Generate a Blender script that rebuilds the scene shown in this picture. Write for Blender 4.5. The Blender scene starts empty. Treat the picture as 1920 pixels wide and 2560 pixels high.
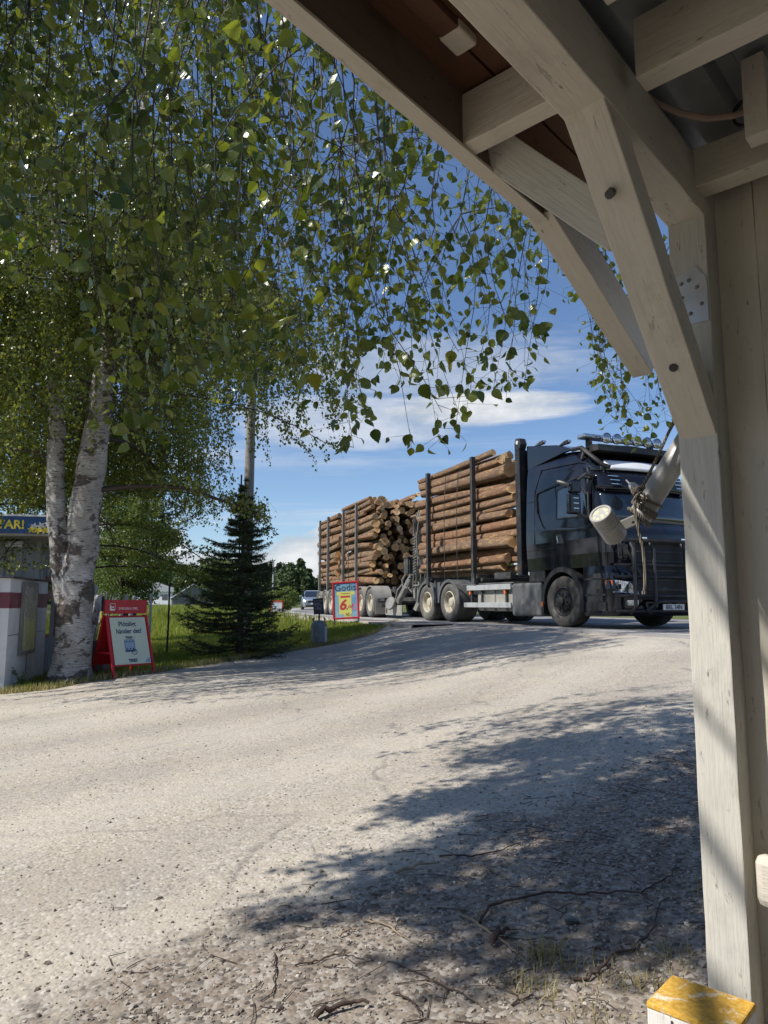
import bpy, math, random
import numpy as np
from mathutils import Matrix, Vector
SC = bpy.context.scene
COL = SC.collection
rng = np.random.default_rng(7)
random.seed(7)
R = math.radians
# ------------------------------------------------------------------ camera
PITCH = R(7.26); FPX = 1790.0; CAMZ = 1.55
cam = bpy.data.cameras.new('camera'); cam.sensor_fit = 'AUTO'; cam.sensor_width = 36.0
cam.lens = FPX / 2560 * 36; cam.clip_start = 0.05; cam.clip_end = 5000
co = bpy.data.objects.new('camera', cam); COL.objects.link(co)
co.location = (0, 0, CAMZ); co.rotation_euler = (math.pi / 2 + PITCH, 0, 0); SC.camera = co
SC.view_settings.view_transform = 'Standard'; SC.view_settings.look = 'None'
SC.view_settings.exposure = 0.22; SC.view_settings.gamma = 1
SC.render.engine = 'CYCLES'
SC.cycles.use_denoising = True
SC.cycles.max_bounces = 8; SC.cycles.transparent_max_bounces = 6
SC.cycles.sample_clamp_indirect = 6
# ------------------------------------------------------------------ sun and sky
SUN_AZ = math.atan2(-0.93, -0.37); SUN_EL = R(47)     # angle from +Y towards +X
sl = bpy.data.lights.new('sun', 'SUN'); sl.energy = 5.0; sl.angle = R(0.53); sl.color = (1.0, 0.95, 0.87)
so = bpy.data.objects.new('sun', sl); COL.objects.link(so)
SUND = Vector((math.sin(SUN_AZ) * math.cos(SUN_EL), math.cos(SUN_AZ) * math.cos(SUN_EL), math.sin(SUN_EL)))
so.rotation_euler = SUND.to_track_quat('Z', 'Y').to_euler(); so.location = (-20, -8, 25)


class NT:
    def __init__(s, tree):
        s.t = tree; s.n = tree.nodes; s.l = tree.links
    def node(s, typ, **kw):
        n = s.n.new(typ)
        for k, v in kw.items(): setattr(n, k, v)
        return n
    def put(s, sock, val):
        if val is None: return
        if hasattr(val, 'is_output') or isinstance(val, bpy.types.NodeSocket): s.l.new(val, sock)
        else:
            try: sock.default_value = val
            except Exception:
                sock.default_value = (*val, 1.0) if len(val) == 3 else val[:3]
    def math(s, op, a, b=None, c=None, clamp=False):
        n = s.node('ShaderNodeMath', operation=op); n.use_clamp = clamp
        s.put(n.inputs[0], a)
        if b is not None: s.put(n.inputs[1], b)
        if c is not None: s.put(n.inputs[2], c)
        return n.outputs[0]
    def mix(s, fac, a, b, mode='MIX'):
        n = s.node('ShaderNodeMix', data_type='RGBA', blend_type=mode)
        s.put(n.inputs[0], fac); s.put(n.inputs[6], a); s.put(n.inputs[7], b)
        return n.outputs[2]
    def coords(s, kind='Object', scale=(1, 1, 1), loc=(0, 0, 0)):
        tc = s.node('ShaderNodeTexCoord'); mp = s.node('ShaderNodeMapping')
        mp.inputs['Scale'].default_value = scale; mp.inputs['Location'].default_value = loc
        s.l.new(tc.outputs[kind], mp.inputs[0]); return mp.outputs[0]
    def noise(s, vec, scale=5, detail=3, rough=0.55, dist=0.0):
        n = s.node('ShaderNodeTexNoise'); s.put(n.inputs['Vector'], vec)
        n.inputs['Scale'].default_value = scale; n.inputs['Detail'].default_value = detail
        n.inputs['Roughness'].default_value = rough; n.inputs['Distortion'].default_value = dist
        return n.outputs['Fac']
    def voro(s, vec, scale=5, feature='F1', out='Distance', rnd=1.0):
        n = s.node('ShaderNodeTexVoronoi', feature=feature); s.put(n.inputs['Vector'], vec)
        n.inputs['Scale'].default_value = scale; n.inputs['Randomness'].default_value = rnd
        return n.outputs[out]
    def ramp(s, fac, stops, interp='LINEAR'):
        n = s.node('ShaderNodeValToRGB'); cr = n.color_ramp; cr.interpolation = interp
        while len(cr.elements) < len(stops): cr.elements.new(0.5)
        for e, (p, c) in zip(cr.elements, stops):
            e.position = p; e.color = (c, c, c, 1) if isinstance(c, (int, float)) else (*c, 1)
        s.put(n.inputs[0], fac); return n.outputs[0]
    def bump(s, h, strength=0.3, dist=0.01, normal=None):
        n = s.node('ShaderNodeBump'); n.inputs['Strength'].default_value = strength
        n.inputs['Distance'].default_value = dist; s.put(n.inputs['Height'], h)
        if normal is not None: s.l.new(normal, n.inputs['Normal'])
        return n.outputs[0]


w = bpy.data.worlds.new('World'); SC.world = w; w.use_nodes = True
T = NT(w.node_tree); bg = T.n['Background']; bg.inputs[1].default_value = 0.092
sk = T.node('ShaderNodeTexSky', sky_type='NISHITA'); sk.sun_disc = False
sk.sun_elevation = SUN_EL; sk.sun_rotation = SUN_AZ % (2 * math.pi)
sk.air_density = 1.0; sk.dust_density = 0.25; sk.ozone_density = 2.0; sk.altitude = 200
tc = T.node('ShaderNodeTexCoord'); sp = T.node('ShaderNodeSeparateXYZ'); T.l.new(tc.outputs['Generated'], sp.inputs[0])
dx, dy, dz = sp.outputs
az = T.math('ARCTAN2', dx, dy); el = T.math('ARCSINE', dz)
zz = T.math('ADD', T.math('MAXIMUM', dz, 0.0), 0.10)
def comb(a, b, c=0.0):
    n = T.node('ShaderNodeCombineXYZ'); T.put(n.inputs[0], a); T.put(n.inputs[1], b); T.put(n.inputs[2], c); return n.outputs[0]
# high thin cirrus: streaks running nearly level across the view
px_ = T.math('DIVIDE', dx, zz); py_ = T.math('DIVIDE', dy, zz)
cv = comb(T.math('MULTIPLY', T.math('ADD', px_, T.math('MULTIPLY', py_, 0.20)), 0.30), T.math('MULTIPLY', py_, 1.25), 3.3)
c1 = T.noise(cv, 1.15, 7, 0.62, 0.35)
c1 = T.ramp(c1, [(0.50, 0.0), (0.60, 0.22), (0.74, 0.75)])
band = T.ramp(T.math('DIVIDE', el, R(60)), [(0.04, 0.2), (0.16, 1.0), (0.36, 0.95), (0.46, 0.10), (1.0, 0.10)])
cir = T.math('MULTIPLY', c1, band)
# one smooth lens-shaped cloud with a soft left end and a second thin sheet
def lens(a0, e0, wa, we, seed):
    u = T.math('DIVIDE', T.math('SUBTRACT', az, R(a0)), R(wa)); v = T.math('DIVIDE', T.math('SUBTRACT', el, R(e0)), R(we))
    nn = T.noise(comb(T.math('ADD', T.math('MULTIPLY', az, 3.2), T.math('MULTIPLY', el, 4.0)), T.math('MULTIPLY', el, 44.0), seed), 1.6, 6, 0.62)
    d = T.math('ADD', T.math('MULTIPLY', u, u), T.math('MULTIPLY', v, v))
    d = T.math('ADD', d, T.math('MULTIPLY', T.math('SUBTRACT', nn, 0.5), 1.6))
    return T.ramp(d, [(0.10, 1.0), (0.55, 0.75), (1.0, 0.0)])
l1 = lens(8.0, 15.3, 9.5, 1.5, 1.0)
l2 = T.math('MULTIPLY', lens(-3.0, 14.4, 10.0, 2.6, 5.0), 0.62)
l3 = T.math('MULTIPLY', lens(3.0, 18.5, 14.0, 2.6, 9.0), 0.5)
# cumulus along the horizon, all round
cum = T.noise(comb(T.math('MULTIPLY', az, 9.0), T.math('MULTIPLY', el, 17.0), 0.7), 1.0, 7, 0.55)
hi = T.noise(comb(T.math('MULTIPLY', az, 4.0), 2.0, 1.7), 1.0, 2, 0.5)
lim = T.math('ADD', T.math('MULTIPLY', hi, R(11.0)), R(0.5))
cm = T.math('SUBTRACT', T.math('ADD', T.math('DIVIDE', T.math('SUBTRACT', lim, el), R(4.0)), T.math('MULTIPLY', cum, 2.0)), 1.05)
cm = T.ramp(cm, [(0.0, 0.0), (0.16, 0.75), (0.40, 0.93)])
shade = T.noise(comb(T.math('MULTIPLY', az, 14.0), T.math('MULTIPLY', T.math('ADD', el, 0.02), 26.0), 4.7), 1.0, 6, 0.6)
ccol = T.mix(T.ramp(shade, [(0.36, 0.0), (0.62, 1.0)]), (5.0, 5.5, 6.2, 1), (8.2, 8.3, 8.4, 1))
mask = T.math('MAXIMUM', T.math('MAXIMUM', cir, l1), T.math('MAXIMUM', T.math('MAXIMUM', l2, l3), cm), clamp=True)
skyc = T.mix(1.0, sk.outputs[0], (1.03, 1.13, 1.28, 1), 'MULTIPLY')
fin = T.mix(mask, skyc, ccol)
T.l.new(fin, bg.inputs[0])
w.cycles.sampling_method = 'MANUAL'; w.cycles.sample_map_resolution = 256

# ------------------------------------------------------------------ helpers
def ray(px, py):
    x = (px - 960) / FPX; u = (1280 - py) / FPX
    return np.array([x, math.cos(PITCH) - u * math.sin(PITCH), math.sin(PITCH) + u * math.cos(PITCH)])
CAMP = np.array([0, 0, CAMZ])
def at_y(px, py, Y):
    r = ray(px, py); return CAMP + r * (Y / r[1])
def at_z(px, py, z):
    r = ray(px, py); return CAMP + r * ((z - CAMZ) / r[2])

def link(o, parent=None):
    COL.objects.link(o)
    if parent is not None: o.parent = parent
    return o
def tag(o, label=None, cat=None, group=None, kind=None):
    if label: o['label'] = label
    if cat: o['category'] = cat
    if group: o['group'] = group
    if kind: o['kind'] = kind
    return o
def empty(name, loc=(0, 0, 0), rz=0.0, parent=None):
    o = bpy.data.objects.new(name, None); o.empty_display_size = 0.2
    o.location = tuple(float(q) for q in loc); o.rotation_euler = (0, 0, rz); return link(o, parent)

def np_mesh(name, V, F, mats, smooth=False, mi=None):
    V = np.asarray(V, dtype=np.float32); F = np.asarray(F, dtype=np.int32); k = F.shape[1]; n = len(F)
    me = bpy.data.meshes.new(name)
    me.vertices.add(len(V)); me.vertices.foreach_set('co', V.ravel())
    me.loops.add(n * k); me.loops.foreach_set('vertex_index', F.ravel())
    me.polygons.add(n); me.polygons.foreach_set('loop_start', np.arange(0, n * k, k, dtype=np.int32))
    me.polygons.foreach_set('use_smooth', np.full(n, smooth, dtype=bool))
    for m in (mats if isinstance(mats, (list, tuple)) else [mats]): me.materials.append(m)
    if mi is not None: me.polygons.foreach_set('material_index', np.asarray(mi, dtype=np.int32))
    me.update(calc_edges=True); return me
def np_obj(name, V, F, mats, parent=None, smooth=False, mi=None):
    return link(bpy.data.objects.new(name, np_mesh(name, V, F, mats, smooth, mi)), parent)

def frame(d):
    d = np.asarray(d, float); d = d / (np.linalg.norm(d) + 1e-12)
    a = np.array([0, 0, 1.0]) if abs(d[2]) < 0.9 else np.array([1.0, 0, 0])
    u = np.cross(a, d); u /= np.linalg.norm(u); return u, np.cross(d, u), d

def tube_np(path, radii, sides=6):
    path = np.asarray(path, float); n = len(path); radii = np.broadcast_to(np.asarray(radii, float), (n,))
    tg = np.gradient(path, axis=0); tg /= np.linalg.norm(tg, axis=1)[:, None] + 1e-12
    u, v, _ = frame(tg[0]); V = []
    ang = np.arange(sides) * 2 * math.pi / sides
    for i in range(n):
        u = u - tg[i] * np.dot(u, tg[i]); u /= np.linalg.norm(u) + 1e-12; v = np.cross(tg[i], u)
        V.append(path[i] + radii[i] * (np.cos(ang)[:, None] * u + np.sin(ang)[:, None] * v))
    V = np.concatenate(V); i = np.arange(n - 1)[:, None] * sides; j = np.arange(sides)[None]; j2 = (j + 1) % sides
    F = np.stack([i + j, i + j2, i + sides + j2, i + sides + j], -1).reshape(-1, 4)
    return V, F

class MB:
    """collects shapes into ONE mesh"""
    def __init__(s): s.v = []; s.f = []; s.m = []; s.s = []
    def add(s, V, F, mat=0, smooth=False):
        b = len(s.v); s.v += [tuple(float(c) for c in p) for p in V]
        for f in F:
            s.f.append([int(i) + b for i in f]); s.m.append(mat); s.s.append(smooth)
        return s
    def box(s, c, size, ax=None, mat=0):
        c = np.array(c, float); h = np.array(size, float) / 2
        A = np.eye(3) if ax is None else np.array(ax, float)      # rows are axes
        V = [c + sx * h[0] * A[0] + sy * h[1] * A[1] + sz * h[2] * A[2] for sz in (-1, 1) for sy in (-1, 1) for sx in (-1, 1)]
        return s.add(V, [(0, 2, 3, 1), (4, 5, 7, 6), (0, 1, 5, 4), (2, 6, 7, 3), (0, 4, 6, 2), (1, 3, 7, 5)], mat)
    def bb(s, x0, x1, y0, y1, z0, z1, mat=0):
        return s.box(((x0 + x1) / 2, (y0 + y1) / 2, (z0 + z1) / 2), (abs(x1 - x0), abs(y1 - y0), abs(z1 - z0)), None, mat)
    def beam(s, p0, p1, w, h, side=None, mat=0):
        p0 = np.array(p0, float); p1 = np.array(p1, float); d = p1 - p0; L = np.linalg.norm(d); d /= L
        if side is None: u, v, _ = frame(d)
        else:
            u = np.array(side, float); u -= d * np.dot(u, d); u /= np.linalg.norm(u); v = np.cross(d, u)
        return s.box((p0 + p1) / 2, (L, w, h), (d, u, v), mat)
    def cyl(s, p0, p1, r0, r1=None, n=14, mat=0, caps=True, capmat=None):
        r1 = r0 if r1 is None else r1
        V, F = tube_np([p0, p1], [r0, r1], n); s.add(V, F, mat, True)
        if caps:
            cm = mat if capmat is None else capmat
            s.add(V[:n], [list(range(n))[::-1]], cm); s.add(V[n:], [list(range(n))], cm)
        return s
    def tube(s, path, r, n=8, mat=0, caps=True):
        V, F = tube_np(path, r, n); s.add(V, F, mat, True)
        if caps: s.add(V[:n], [list(range(n))[::-1]], mat); s.add(V[-n:], [list(range(n))], mat)
        return s
    def lathe(s, prof, o=(0, 0, 0), axis=(0, 0, 1), n=24, mat=0, mats=None):
        u, v, d = frame(axis); o = np.array(o, float); V = []
        for r, h in prof:
            for k in range(n):
                a = 2 * math.pi * k / n; V.append(o + d * h + r * (math.cos(a) * u + math.sin(a) * v))
        b = len(s.v); s.v += [tuple(p) for p in V]
        for i in range(len(prof) - 1):
            for k in range(n):
                k2 = (k + 1) % n; s.f.append([b + i * n + k, b + i * n + k2, b + (i + 1) * n + k2, b + (i + 1) * n + k])
                s.m.append(mats[i] if mats else mat); s.s.append(True)
        return s
    def prism(s, poly, o, u, v, t, mat=0, smooth=False):
        """polygon in the (u,v) plane at o, thickened along t"""
        o, u, v, t = (np.array(q, float) for q in (o, u, v, t)); n = len(poly)
        V = [o + a * u + b * v for a, b in poly] + [o + a * u + b * v + t for a, b in poly]
        F = [list(range(n))[::-1], list(range(n, 2 * n))] + [[i, (i + 1) % n, n + (i + 1) % n, n + i] for i in range(n)]
        return s.add(V, F, mat, smooth)
    def build(s, name, mats, parent=None, bevel=0.0, seg=2, recalc=True):
        me = bpy.data.meshes.new(name); me.from_pydata(s.v, [], s.f)
        for m in (mats if isinstance(mats, (list, tuple)) else [mats]): me.materials.append(m)
        me.polygons.foreach_set('material_index', s.m); me.polygons.foreach_set('use_smooth', s.s)
        if recalc:
            import bmesh
            bm = bmesh.new(); bm.from_mesh(me); bmesh.ops.recalc_face_normals(bm, faces=bm.faces[:]); bm.to_mesh(me); bm.free()
        if any(s.s): me.set_sharp_from_angle(angle=R(38))
        me.update()
        o = link(bpy.data.objects.new(name, me), parent)
        if bevel:
            bv = o.modifiers.new('bevel', 'BEVEL'); bv.width = bevel; bv.segments = seg; bv.limit_method = 'ANGLE'; bv.angle_limit = R(40)
        return o

def text(s, size, M, mat, parent=None, name='lettering', align='LEFT', bold=0.0, xs=1.0, shear=0.0):
    """M: 4x4 with columns right, up, normal, origin"""
    cu = bpy.data.curves.new(name, 'FONT'); cu.body = s; cu.size = size; cu.align_x = align; cu.offset = bold; cu.shear = shear
    cu.extrude = 0.0008; cu.resolution_u = 3; cu.materials.append(mat)
    tmp = bpy.data.objects.new(name, cu); me = bpy.data.meshes.new_from_object(tmp); bpy.data.objects.remove(tmp)
    o = link(bpy.data.objects.new(name, me), parent); o.matrix_basis = Matrix(M) @ Matrix.Diagonal((xs, 1, 1, 1)); return o
def mat4(x, y, z, o):
    return [[x[i], y[i], z[i], o[i]] for i in range(3)] + [[0, 0, 0, 1]]

# ------------------------------------------------------------------ materials
MATS = {}
def principled(name, color, rough=0.6, metal=0.0, spec=None, coat=0.0):
    m = bpy.data.materials.new(name); m.use_nodes = True; t = NT(m.node_tree); p = t.n['Principled BSDF']
    t.put(p.inputs['Base Color'], (*color, 1) if not isinstance(color, bpy.types.NodeSocket) else color)
    p.inputs['Roughness'].default_value = rough; p.inputs['Metallic'].default_value = metal
    if spec is not None: p.inputs['Specular IOR Level'].default_value = spec
    if coat: p.inputs['Coat Weight'].default_value = coat; p.inputs['Coat Roughness'].default_value = 0.03
    MATS[name] = m; return m, t, p
def worn(name, color, rough=0.6, metal=0.0, var=0.25, scale=6.0, bump=0.1, kind='Object', coat=0.0, dirt=None, stretch=(1, 1, 1)):
    """a colour broken up with noise, dirt and fine relief"""
    m, t, p = principled(name, color, rough, metal, coat=coat)
    v = t.coords(kind, stretch); n = t.noise(v, scale, 5, 0.6); n2 = t.noise(v, scale * 7, 3, 0.6)
    dk = tuple(c * (1 - var) for c in color); lt = tuple(min(1, c * (1 + var * 0.6)) for c in color)
    c = t.mix(t.ramp(n, [(0.3, 0), (0.7, 1)]), (*dk, 1), (*lt, 1))
    if dirt is not None:
        c = t.mix(t.ramp(t.noise(v, scale * 0.6, 6, 0.7), [(0.5, 0), (0.72, 0.75)]), c, (*dirt, 1))
    t.l.new(c, p.inputs['Base Color'])
    r = t.math('ADD', t.math('MULTIPLY', n2, 0.25), rough - 0.12, clamp=True); t.l.new(r, p.inputs['Roughness'])
    if bump: t.l.new(t.bump(n2, bump, 0.01), p.inputs['Normal'])
    return m
def wm(o):
    return (wm(o.parent) @ o.matrix_basis) if o.parent else o.matrix_basis.copy()
def place(o, M):
    o.matrix_basis = (wm(o.parent).inverted() @ M) if o.parent else M
    return o

# ------------------------------------------------------------------ plain materials
BLACK, t, p = principled('black_paint', (0.008, 0.009, 0.014), 0.12, 0, 0.5, 0.25)
n_ = t.noise(t.coords('Object'), 1.6, 4, 0.6)
t.l.new(t.math('ADD', t.math('MULTIPLY', n_, 0.10), 0.03), p.inputs['Roughness'])
t.l.new(t.mix(t.ramp(t.noise(t.coords('Object', (1, 1, 2.5)), 2.2, 6, 0.7), [(0.55, 0), (0.85, 0.25)]), (0.008, 0.009, 0.014, 1), (0.05, 0.05, 0.047, 1)), p.inputs['Base Color'])
BLACKM = worn('black_plastic', (0.018, 0.018, 0.02), 0.5, 0, 0.4, 4, 0.05, dirt=(0.08, 0.075, 0.065))
DARKST = worn('dark_steel', (0.045, 0.046, 0.048), 0.55, 0.0, 0.5, 5, 0.1, dirt=(0.16, 0.14, 0.12))
GREYST = worn('dusty_grey_steel', (0.20, 0.20, 0.195), 0.6, 0.1, 0.35, 5, 0.1, dirt=(0.30, 0.27, 0.22))
FENDER = worn('grey_fender_plastic', (0.10, 0.105, 0.11), 0.5, 0, 0.3, 4, 0.05, dirt=(0.22, 0.2, 0.17))
DUSTF = worn('dusty_trailer_fender', (0.27, 0.26, 0.235), 0.65, 0, 0.25, 4, 0.05, dirt=(0.36, 0.32, 0.26))
ALU = worn('aluminium', (0.62, 0.63, 0.63), 0.38, 0.5, 0.15, 5, 0.03, dirt=(0.42, 0.40, 0.36))
TANKM = worn('weathered_tank_aluminium', (0.42, 0.41, 0.37), 0.5, 0.35, 0.3, 3, 0.05, dirt=(0.30, 0.27, 0.22))
RUBBER = worn('tyre_rubber', (0.035, 0.034, 0.033), 0.8, 0, 0.4, 3, 0.15, dirt=(0.15, 0.14, 0.12))
RUBBERD = worn('dusty_tyre_rubber', (0.10, 0.097, 0.09), 0.85, 0, 0.35, 4, 0.15, dirt=(0.19, 0.175, 0.15))
RIMCREAM = worn('cream_rim', (0.50, 0.46, 0.36), 0.55, 0, 0.3, 6, 0.05, dirt=(0.26, 0.23, 0.18))
RIMDARK = worn('dark_alloy_rim', (0.055, 0.055, 0.058), 0.35, 0.7, 0.35, 6, 0.05, dirt=(0.10, 0.095, 0.085))
GLASS, t, p = principled('dark_glass', (0.012, 0.018, 0.026), 0.03, 0, 0.7, 1.0)
LENS, t, p = principled('lamp_glass', (0.55, 0.58, 0.60), 0.08, 0.75, 0.5, 1.0)
t.l.new(t.mix(t.ramp(t.voro(t.coords('Object'), 46), [(0.2, 0), (0.6, 1)]), (0.75, 0.77, 0.8, 1), (0.28, 0.30, 0.33, 1)), p.inputs['Base Color'])
CHROME, _, _ = principled('chrome', (0.75, 0.76, 0.78), 0.12, 1.0)
ORANGE, _, _ = principled('orange_marker', (0.75, 0.16, 0.03), 0.3)
WHITEP = worn('white_panel', (0.80, 0.81, 0.82), 0.3, 0, 0.05, 3, 0.0)
PLATEW, _, _ = principled('plate_white', (0.62, 0.62, 0.60), 0.4)
INK, _, _ = principled('black_ink', (0.012, 0.012, 0.015), 0.6)
REDP = worn('red_paint', (0.46, 0.012, 0.022), 0.4, 0, 0.2, 5, 0.03)
NAVYINK, _, _ = principled('navy_ink', (0.02, 0.035, 0.10), 0.6)
YELLOWINK, _, _ = principled('yellow_ink', (0.80, 0.66, 0.06), 0.6)
REDINK, _, _ = principled('red_ink', (0.42, 0.03, 0.05), 0.6)
WHITEINK, _, _ = principled('white_ink', (0.75, 0.75, 0.75), 0.6)
ROPE, t, p = principled('rope', (0.16, 0.14, 0.11), 0.9)
rv = t.coords('Object', (1, 1, 1)); wv = t.node('ShaderNodeTexWave'); wv.inputs['Scale'].default_value = 60; wv.inputs['Distortion'].default_value = 2; t.l.new(rv, wv.inputs[0])
t.l.new(t.mix(wv.outputs['Fac'], (0.07, 0.06, 0.05, 1), (0.22, 0.19, 0.15, 1)), p.inputs['Base Color']); t.l.new(t.bump(wv.outputs['Fac'], 0.7, 0.004), p.inputs['Normal'])
LAMPM = worn('lamp_grey_paint', (0.34, 0.33, 0.31), 0.42, 0.15, 0.08, 30, 0.02)

def paint_wood(name, base, worncol, wornamt=0.5, grain=1.0):
    m, t, p = principled(name, base, 0.72)
    v = t.coords('Object', (1.2, 9, 9)); vf = t.coords('Object', (3, 60, 60))
    n = t.noise(v, 3.0, 6, 0.65, 0.4); g = t.noise(vf, 3.0, 4, 0.6, 0.3); blot = t.noise(t.coords('Object', (2, 3, 3)), 2.0, 6, 0.7)
    c = t.mix(t.ramp(n, [(0.35, 0), (0.7, 1)]), tuple(b * 0.90 for b in base) + (1,), (*base, 1))
    c = t.mix(t.math('MULTIPLY', t.ramp(blot, [(0.55, 0), (0.72, 1)]), wornamt * 0.85), c, (*worncol, 1))
    fl_ = t.noise(t.coords('Object', (6, 22, 22), (5, 2, 1)), 2.0, 6, 0.72); c = t.mix(t.ramp(fl_, [(0.635, 0), (0.655, 0.9 * min(1, wornamt))]), c, tuple(b * 0.62 for b in worncol) + (1,))
    c = t.mix(t.math('MULTIPLY', t.ramp(g, [(0.30, 1), (0.44, 0)]), 0.10 * grain), c, tuple(b * 0.45 for b in worncol) + (1,))
    c = t.mix(t.math('MULTIPLY', t.ramp(t.noise(t.coords('Object', (0.8, 14, 14)), 2.0, 5, 0.7, 0.6), [(0.66, 0), (0.72, 1)]), 0.3), c, tuple(b * 0.55 for b in worncol) + (1,))
    ring = t.noise(t.coords('Object', (1.0, 5, 5), (3, 1, 2)), 1.3, 1, 0.4); rw = t.math('SINE', t.math('MULTIPLY', ring, 95)); c = t.mix(t.math('MULTIPLY', t.ramp(rw, [(0.55, 0), (0.95, 1)]), 0.02 * grain), c, tuple(b * 0.5 for b in worncol) + (1,))
    spots = t.voro(t.coords('Object', (5, 14, 14)), 1.4)
    c = t.mix(t.ramp(spots, [(0.03, 0.7), (0.07, 0)]), c, (0.08, 0.06, 0.05, 1))
    t.l.new(c, p.inputs['Base Color'])
    b = t.bump(g, 0.35 * grain, 0.004); t.l.new(t.bump(n, 0.25, 0.01, b), p.inputs['Normal'])
    return m
PWOOD = paint_wood('white_painted_timber', (0.62, 0.57, 0.475), (0.40, 0.36, 0.29), 0.7, 1.1)
PGREY = paint_wood('grey_weathered_timber', (0.56, 0.54, 0.48), (0.35, 0.335, 0.30), 0.85, 1.5)
BROWNW = paint_wood('brown_bare_boards', (0.12, 0.052, 0.026), (0.05, 0.028, 0.016), 0.9, 1.4)
DBROWN = paint_wood('dark_stained_fascia', (0.16, 0.11, 0.08), (0.07, 0.045, 0.03), 0.9, 1.2)
ROOFM, t, p = principled('corrugated_roof_metal', (0.30, 0.32, 0.33), 0.5, 0.3)
t.l.new(t.mix(t.noise(t.coords('Object'), 9, 6, 0.7), (0.18, 0.19, 0.20, 1), (0.40, 0.42, 0.43, 1)), p.inputs['Base Color'])

# ------------------------------------------------------------------ terrain
WHEEL = np.array([(24, -33), (20.2, -24.5), (17.0, -16.8), (14.0, -9.8), (11.45, -3.7), (8.9, 2.3), (6.3, 8.45), (3.65, 14.7), (1.24, 20.4), (-1.03, 26.5), (-3.0, 32.6), (-4.6, 39.5), (-5.8, 47), (-6.5, 55), (-7, 64), (-7.2, 74), (-7.0, 86), (-6.3, 100), (-5, 116), (-3, 136), (0, 160), (5, 190), (11, 225), (19, 270), (28, 320)], float)
def smooth_curve(P, n=8):
    """Catmull-Rom through the points"""
    Q = np.vstack([2 * P[0] - P[1], P, 2 * P[-1] - P[-2]]); out = []
    for i in range(1, len(Q) - 2):
        a, b, c, d = Q[i - 1], Q[i], Q[i + 1], Q[i + 2]
        for k in range(n):
            s = k / n; out.append(0.5 * (2 * b + (c - a) * s + (2 * a - 5 * b + 4 * c - d) * s * s + (3 * b - a - 3 * c + d) * s ** 3))
    return np.array(out + [P[-1]])
WC = smooth_curve(WHEEL, 3)
def road_d(x, y):
    P = np.stack([np.ravel(x), np.ravel(y)], -1).astype(float); best = np.full(len(P), 1e9); sg = np.ones(len(P))
    for a, b in zip(WC[:-1], WC[1:]):
        e = b - a; w_ = P - a; s = np.clip((w_ @ e) / (e @ e), 0, 1); q = w_ - s[:, None] * e; dd = np.hypot(q[:, 0], q[:, 1])
        up = dd < best - 1e-9; best = np.where(up, dd, best); cr = e[0] * w_[:, 1] - e[1] * w_[:, 0]; sg = np.where(up, np.sign(cr), sg)
    return (best * sg).reshape(np.shape(x))
def lump(x, y):
    return (np.sin(x * 1.3 + 0.7 * np.sin(y * 0.9)) * np.cos(y * 1.1 + 0.5 * np.sin(x * 0.7))) * 0.012 + np.sin(x * 0.45 + 1) * np.sin(y * 0.38) * 0.02
DD = [-60, -12, -8.5, -7.2, 0, 1.6, 2.6, 4.2, 8.4, 10, 14, 30]; ZZ = [1.3, 0.9, 0.95, 1.05, 1.05, 1.03, 0.86, 0.62, 0.44, 0.32, 0.27, 0.27]
DD2 = [-60, -12, -8.5, -7.2, 0, 1.2, 8.4, 10, 14, 30]; ZZ2 = [1.3, 0.9, 0.95, 1.05, 1.05, 1.02, 0.44, 0.34, 0.27, 0.27]
def H(x, y):
    x = np.asarray(x, float); y = np.asarray(y, float); d = road_d(x, y)
    z = sum(np.interp(d + k, DD, ZZ) for k in (-0.6, -0.3, 0, 0.3, 0.6)) / 5
    z2 = sum(np.interp(d + k, DD2, ZZ2) for k in (-0.6, -0.3, 0, 0.3, 0.6)) / 5
    q = np.clip((x + 0.6) / 2.2, 0, 1); z = z * (1 - q) + z2 * q
    s = np.clip((y - 20) / 35.0, 0, 1); s = s * s * (3 - 2 * s); s = s * np.clip((np.abs(d) - 1.5) / 3, 0, 1)
    z = z * (1 - s) + 1.38 * s
    k = np.clip((np.abs(d + 3) - 4.2) / 1.5, 0, 1)
    return z + lump(x, y) * k
def hz(x, y): return float(H(np.array([x]), np.array([y]))[0])
def ground_hit(px, py, off=0.0):
    r = ray(px, py); lo, hi = 0.5, 400.0; s = np.geomspace(0.8, 400, 700); P = CAMP + s[:, None] * r
    below = P[:, 2] < H(P[:, 0], P[:, 1]) + off; i = int(np.argmax(below))
    if not below[i]: return P[-1]
    a, b = s[max(i - 1, 0)], s[i]
    for _ in range(18):
        m = (a + b) / 2; q = CAMP + m * r
        if q[2] < hz(q[0], q[1]) + off: b = m
        else: a = m
    return CAMP + b * r
def G(px, py):
    q = ground_hit(px, py); return q

# materials of the ground
GRASSG, t, p = principled('meadow_ground', (0.08, 0.12, 0.03), 0.95, 0, 0.2)
v = t.coords('Object')
c = t.mix(t.ramp(t.noise(v, 0.35, 5, 0.6), [(0.35, 0), (0.7, 1)]), (0.055, 0.095, 0.022, 1), (0.13, 0.15, 0.045, 1))
c = t.mix(t.ramp(t.noise(v, 14, 4, 0.7), [(0.4, 0), (0.75, 0.6)]), c, (0.17, 0.15, 0.07, 1))
t.l.new(c, p.inputs['Base Color']); t.l.new(t.bump(t.noise(v, 30, 3), 0.6, 0.05), p.inputs['Normal'])

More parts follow.
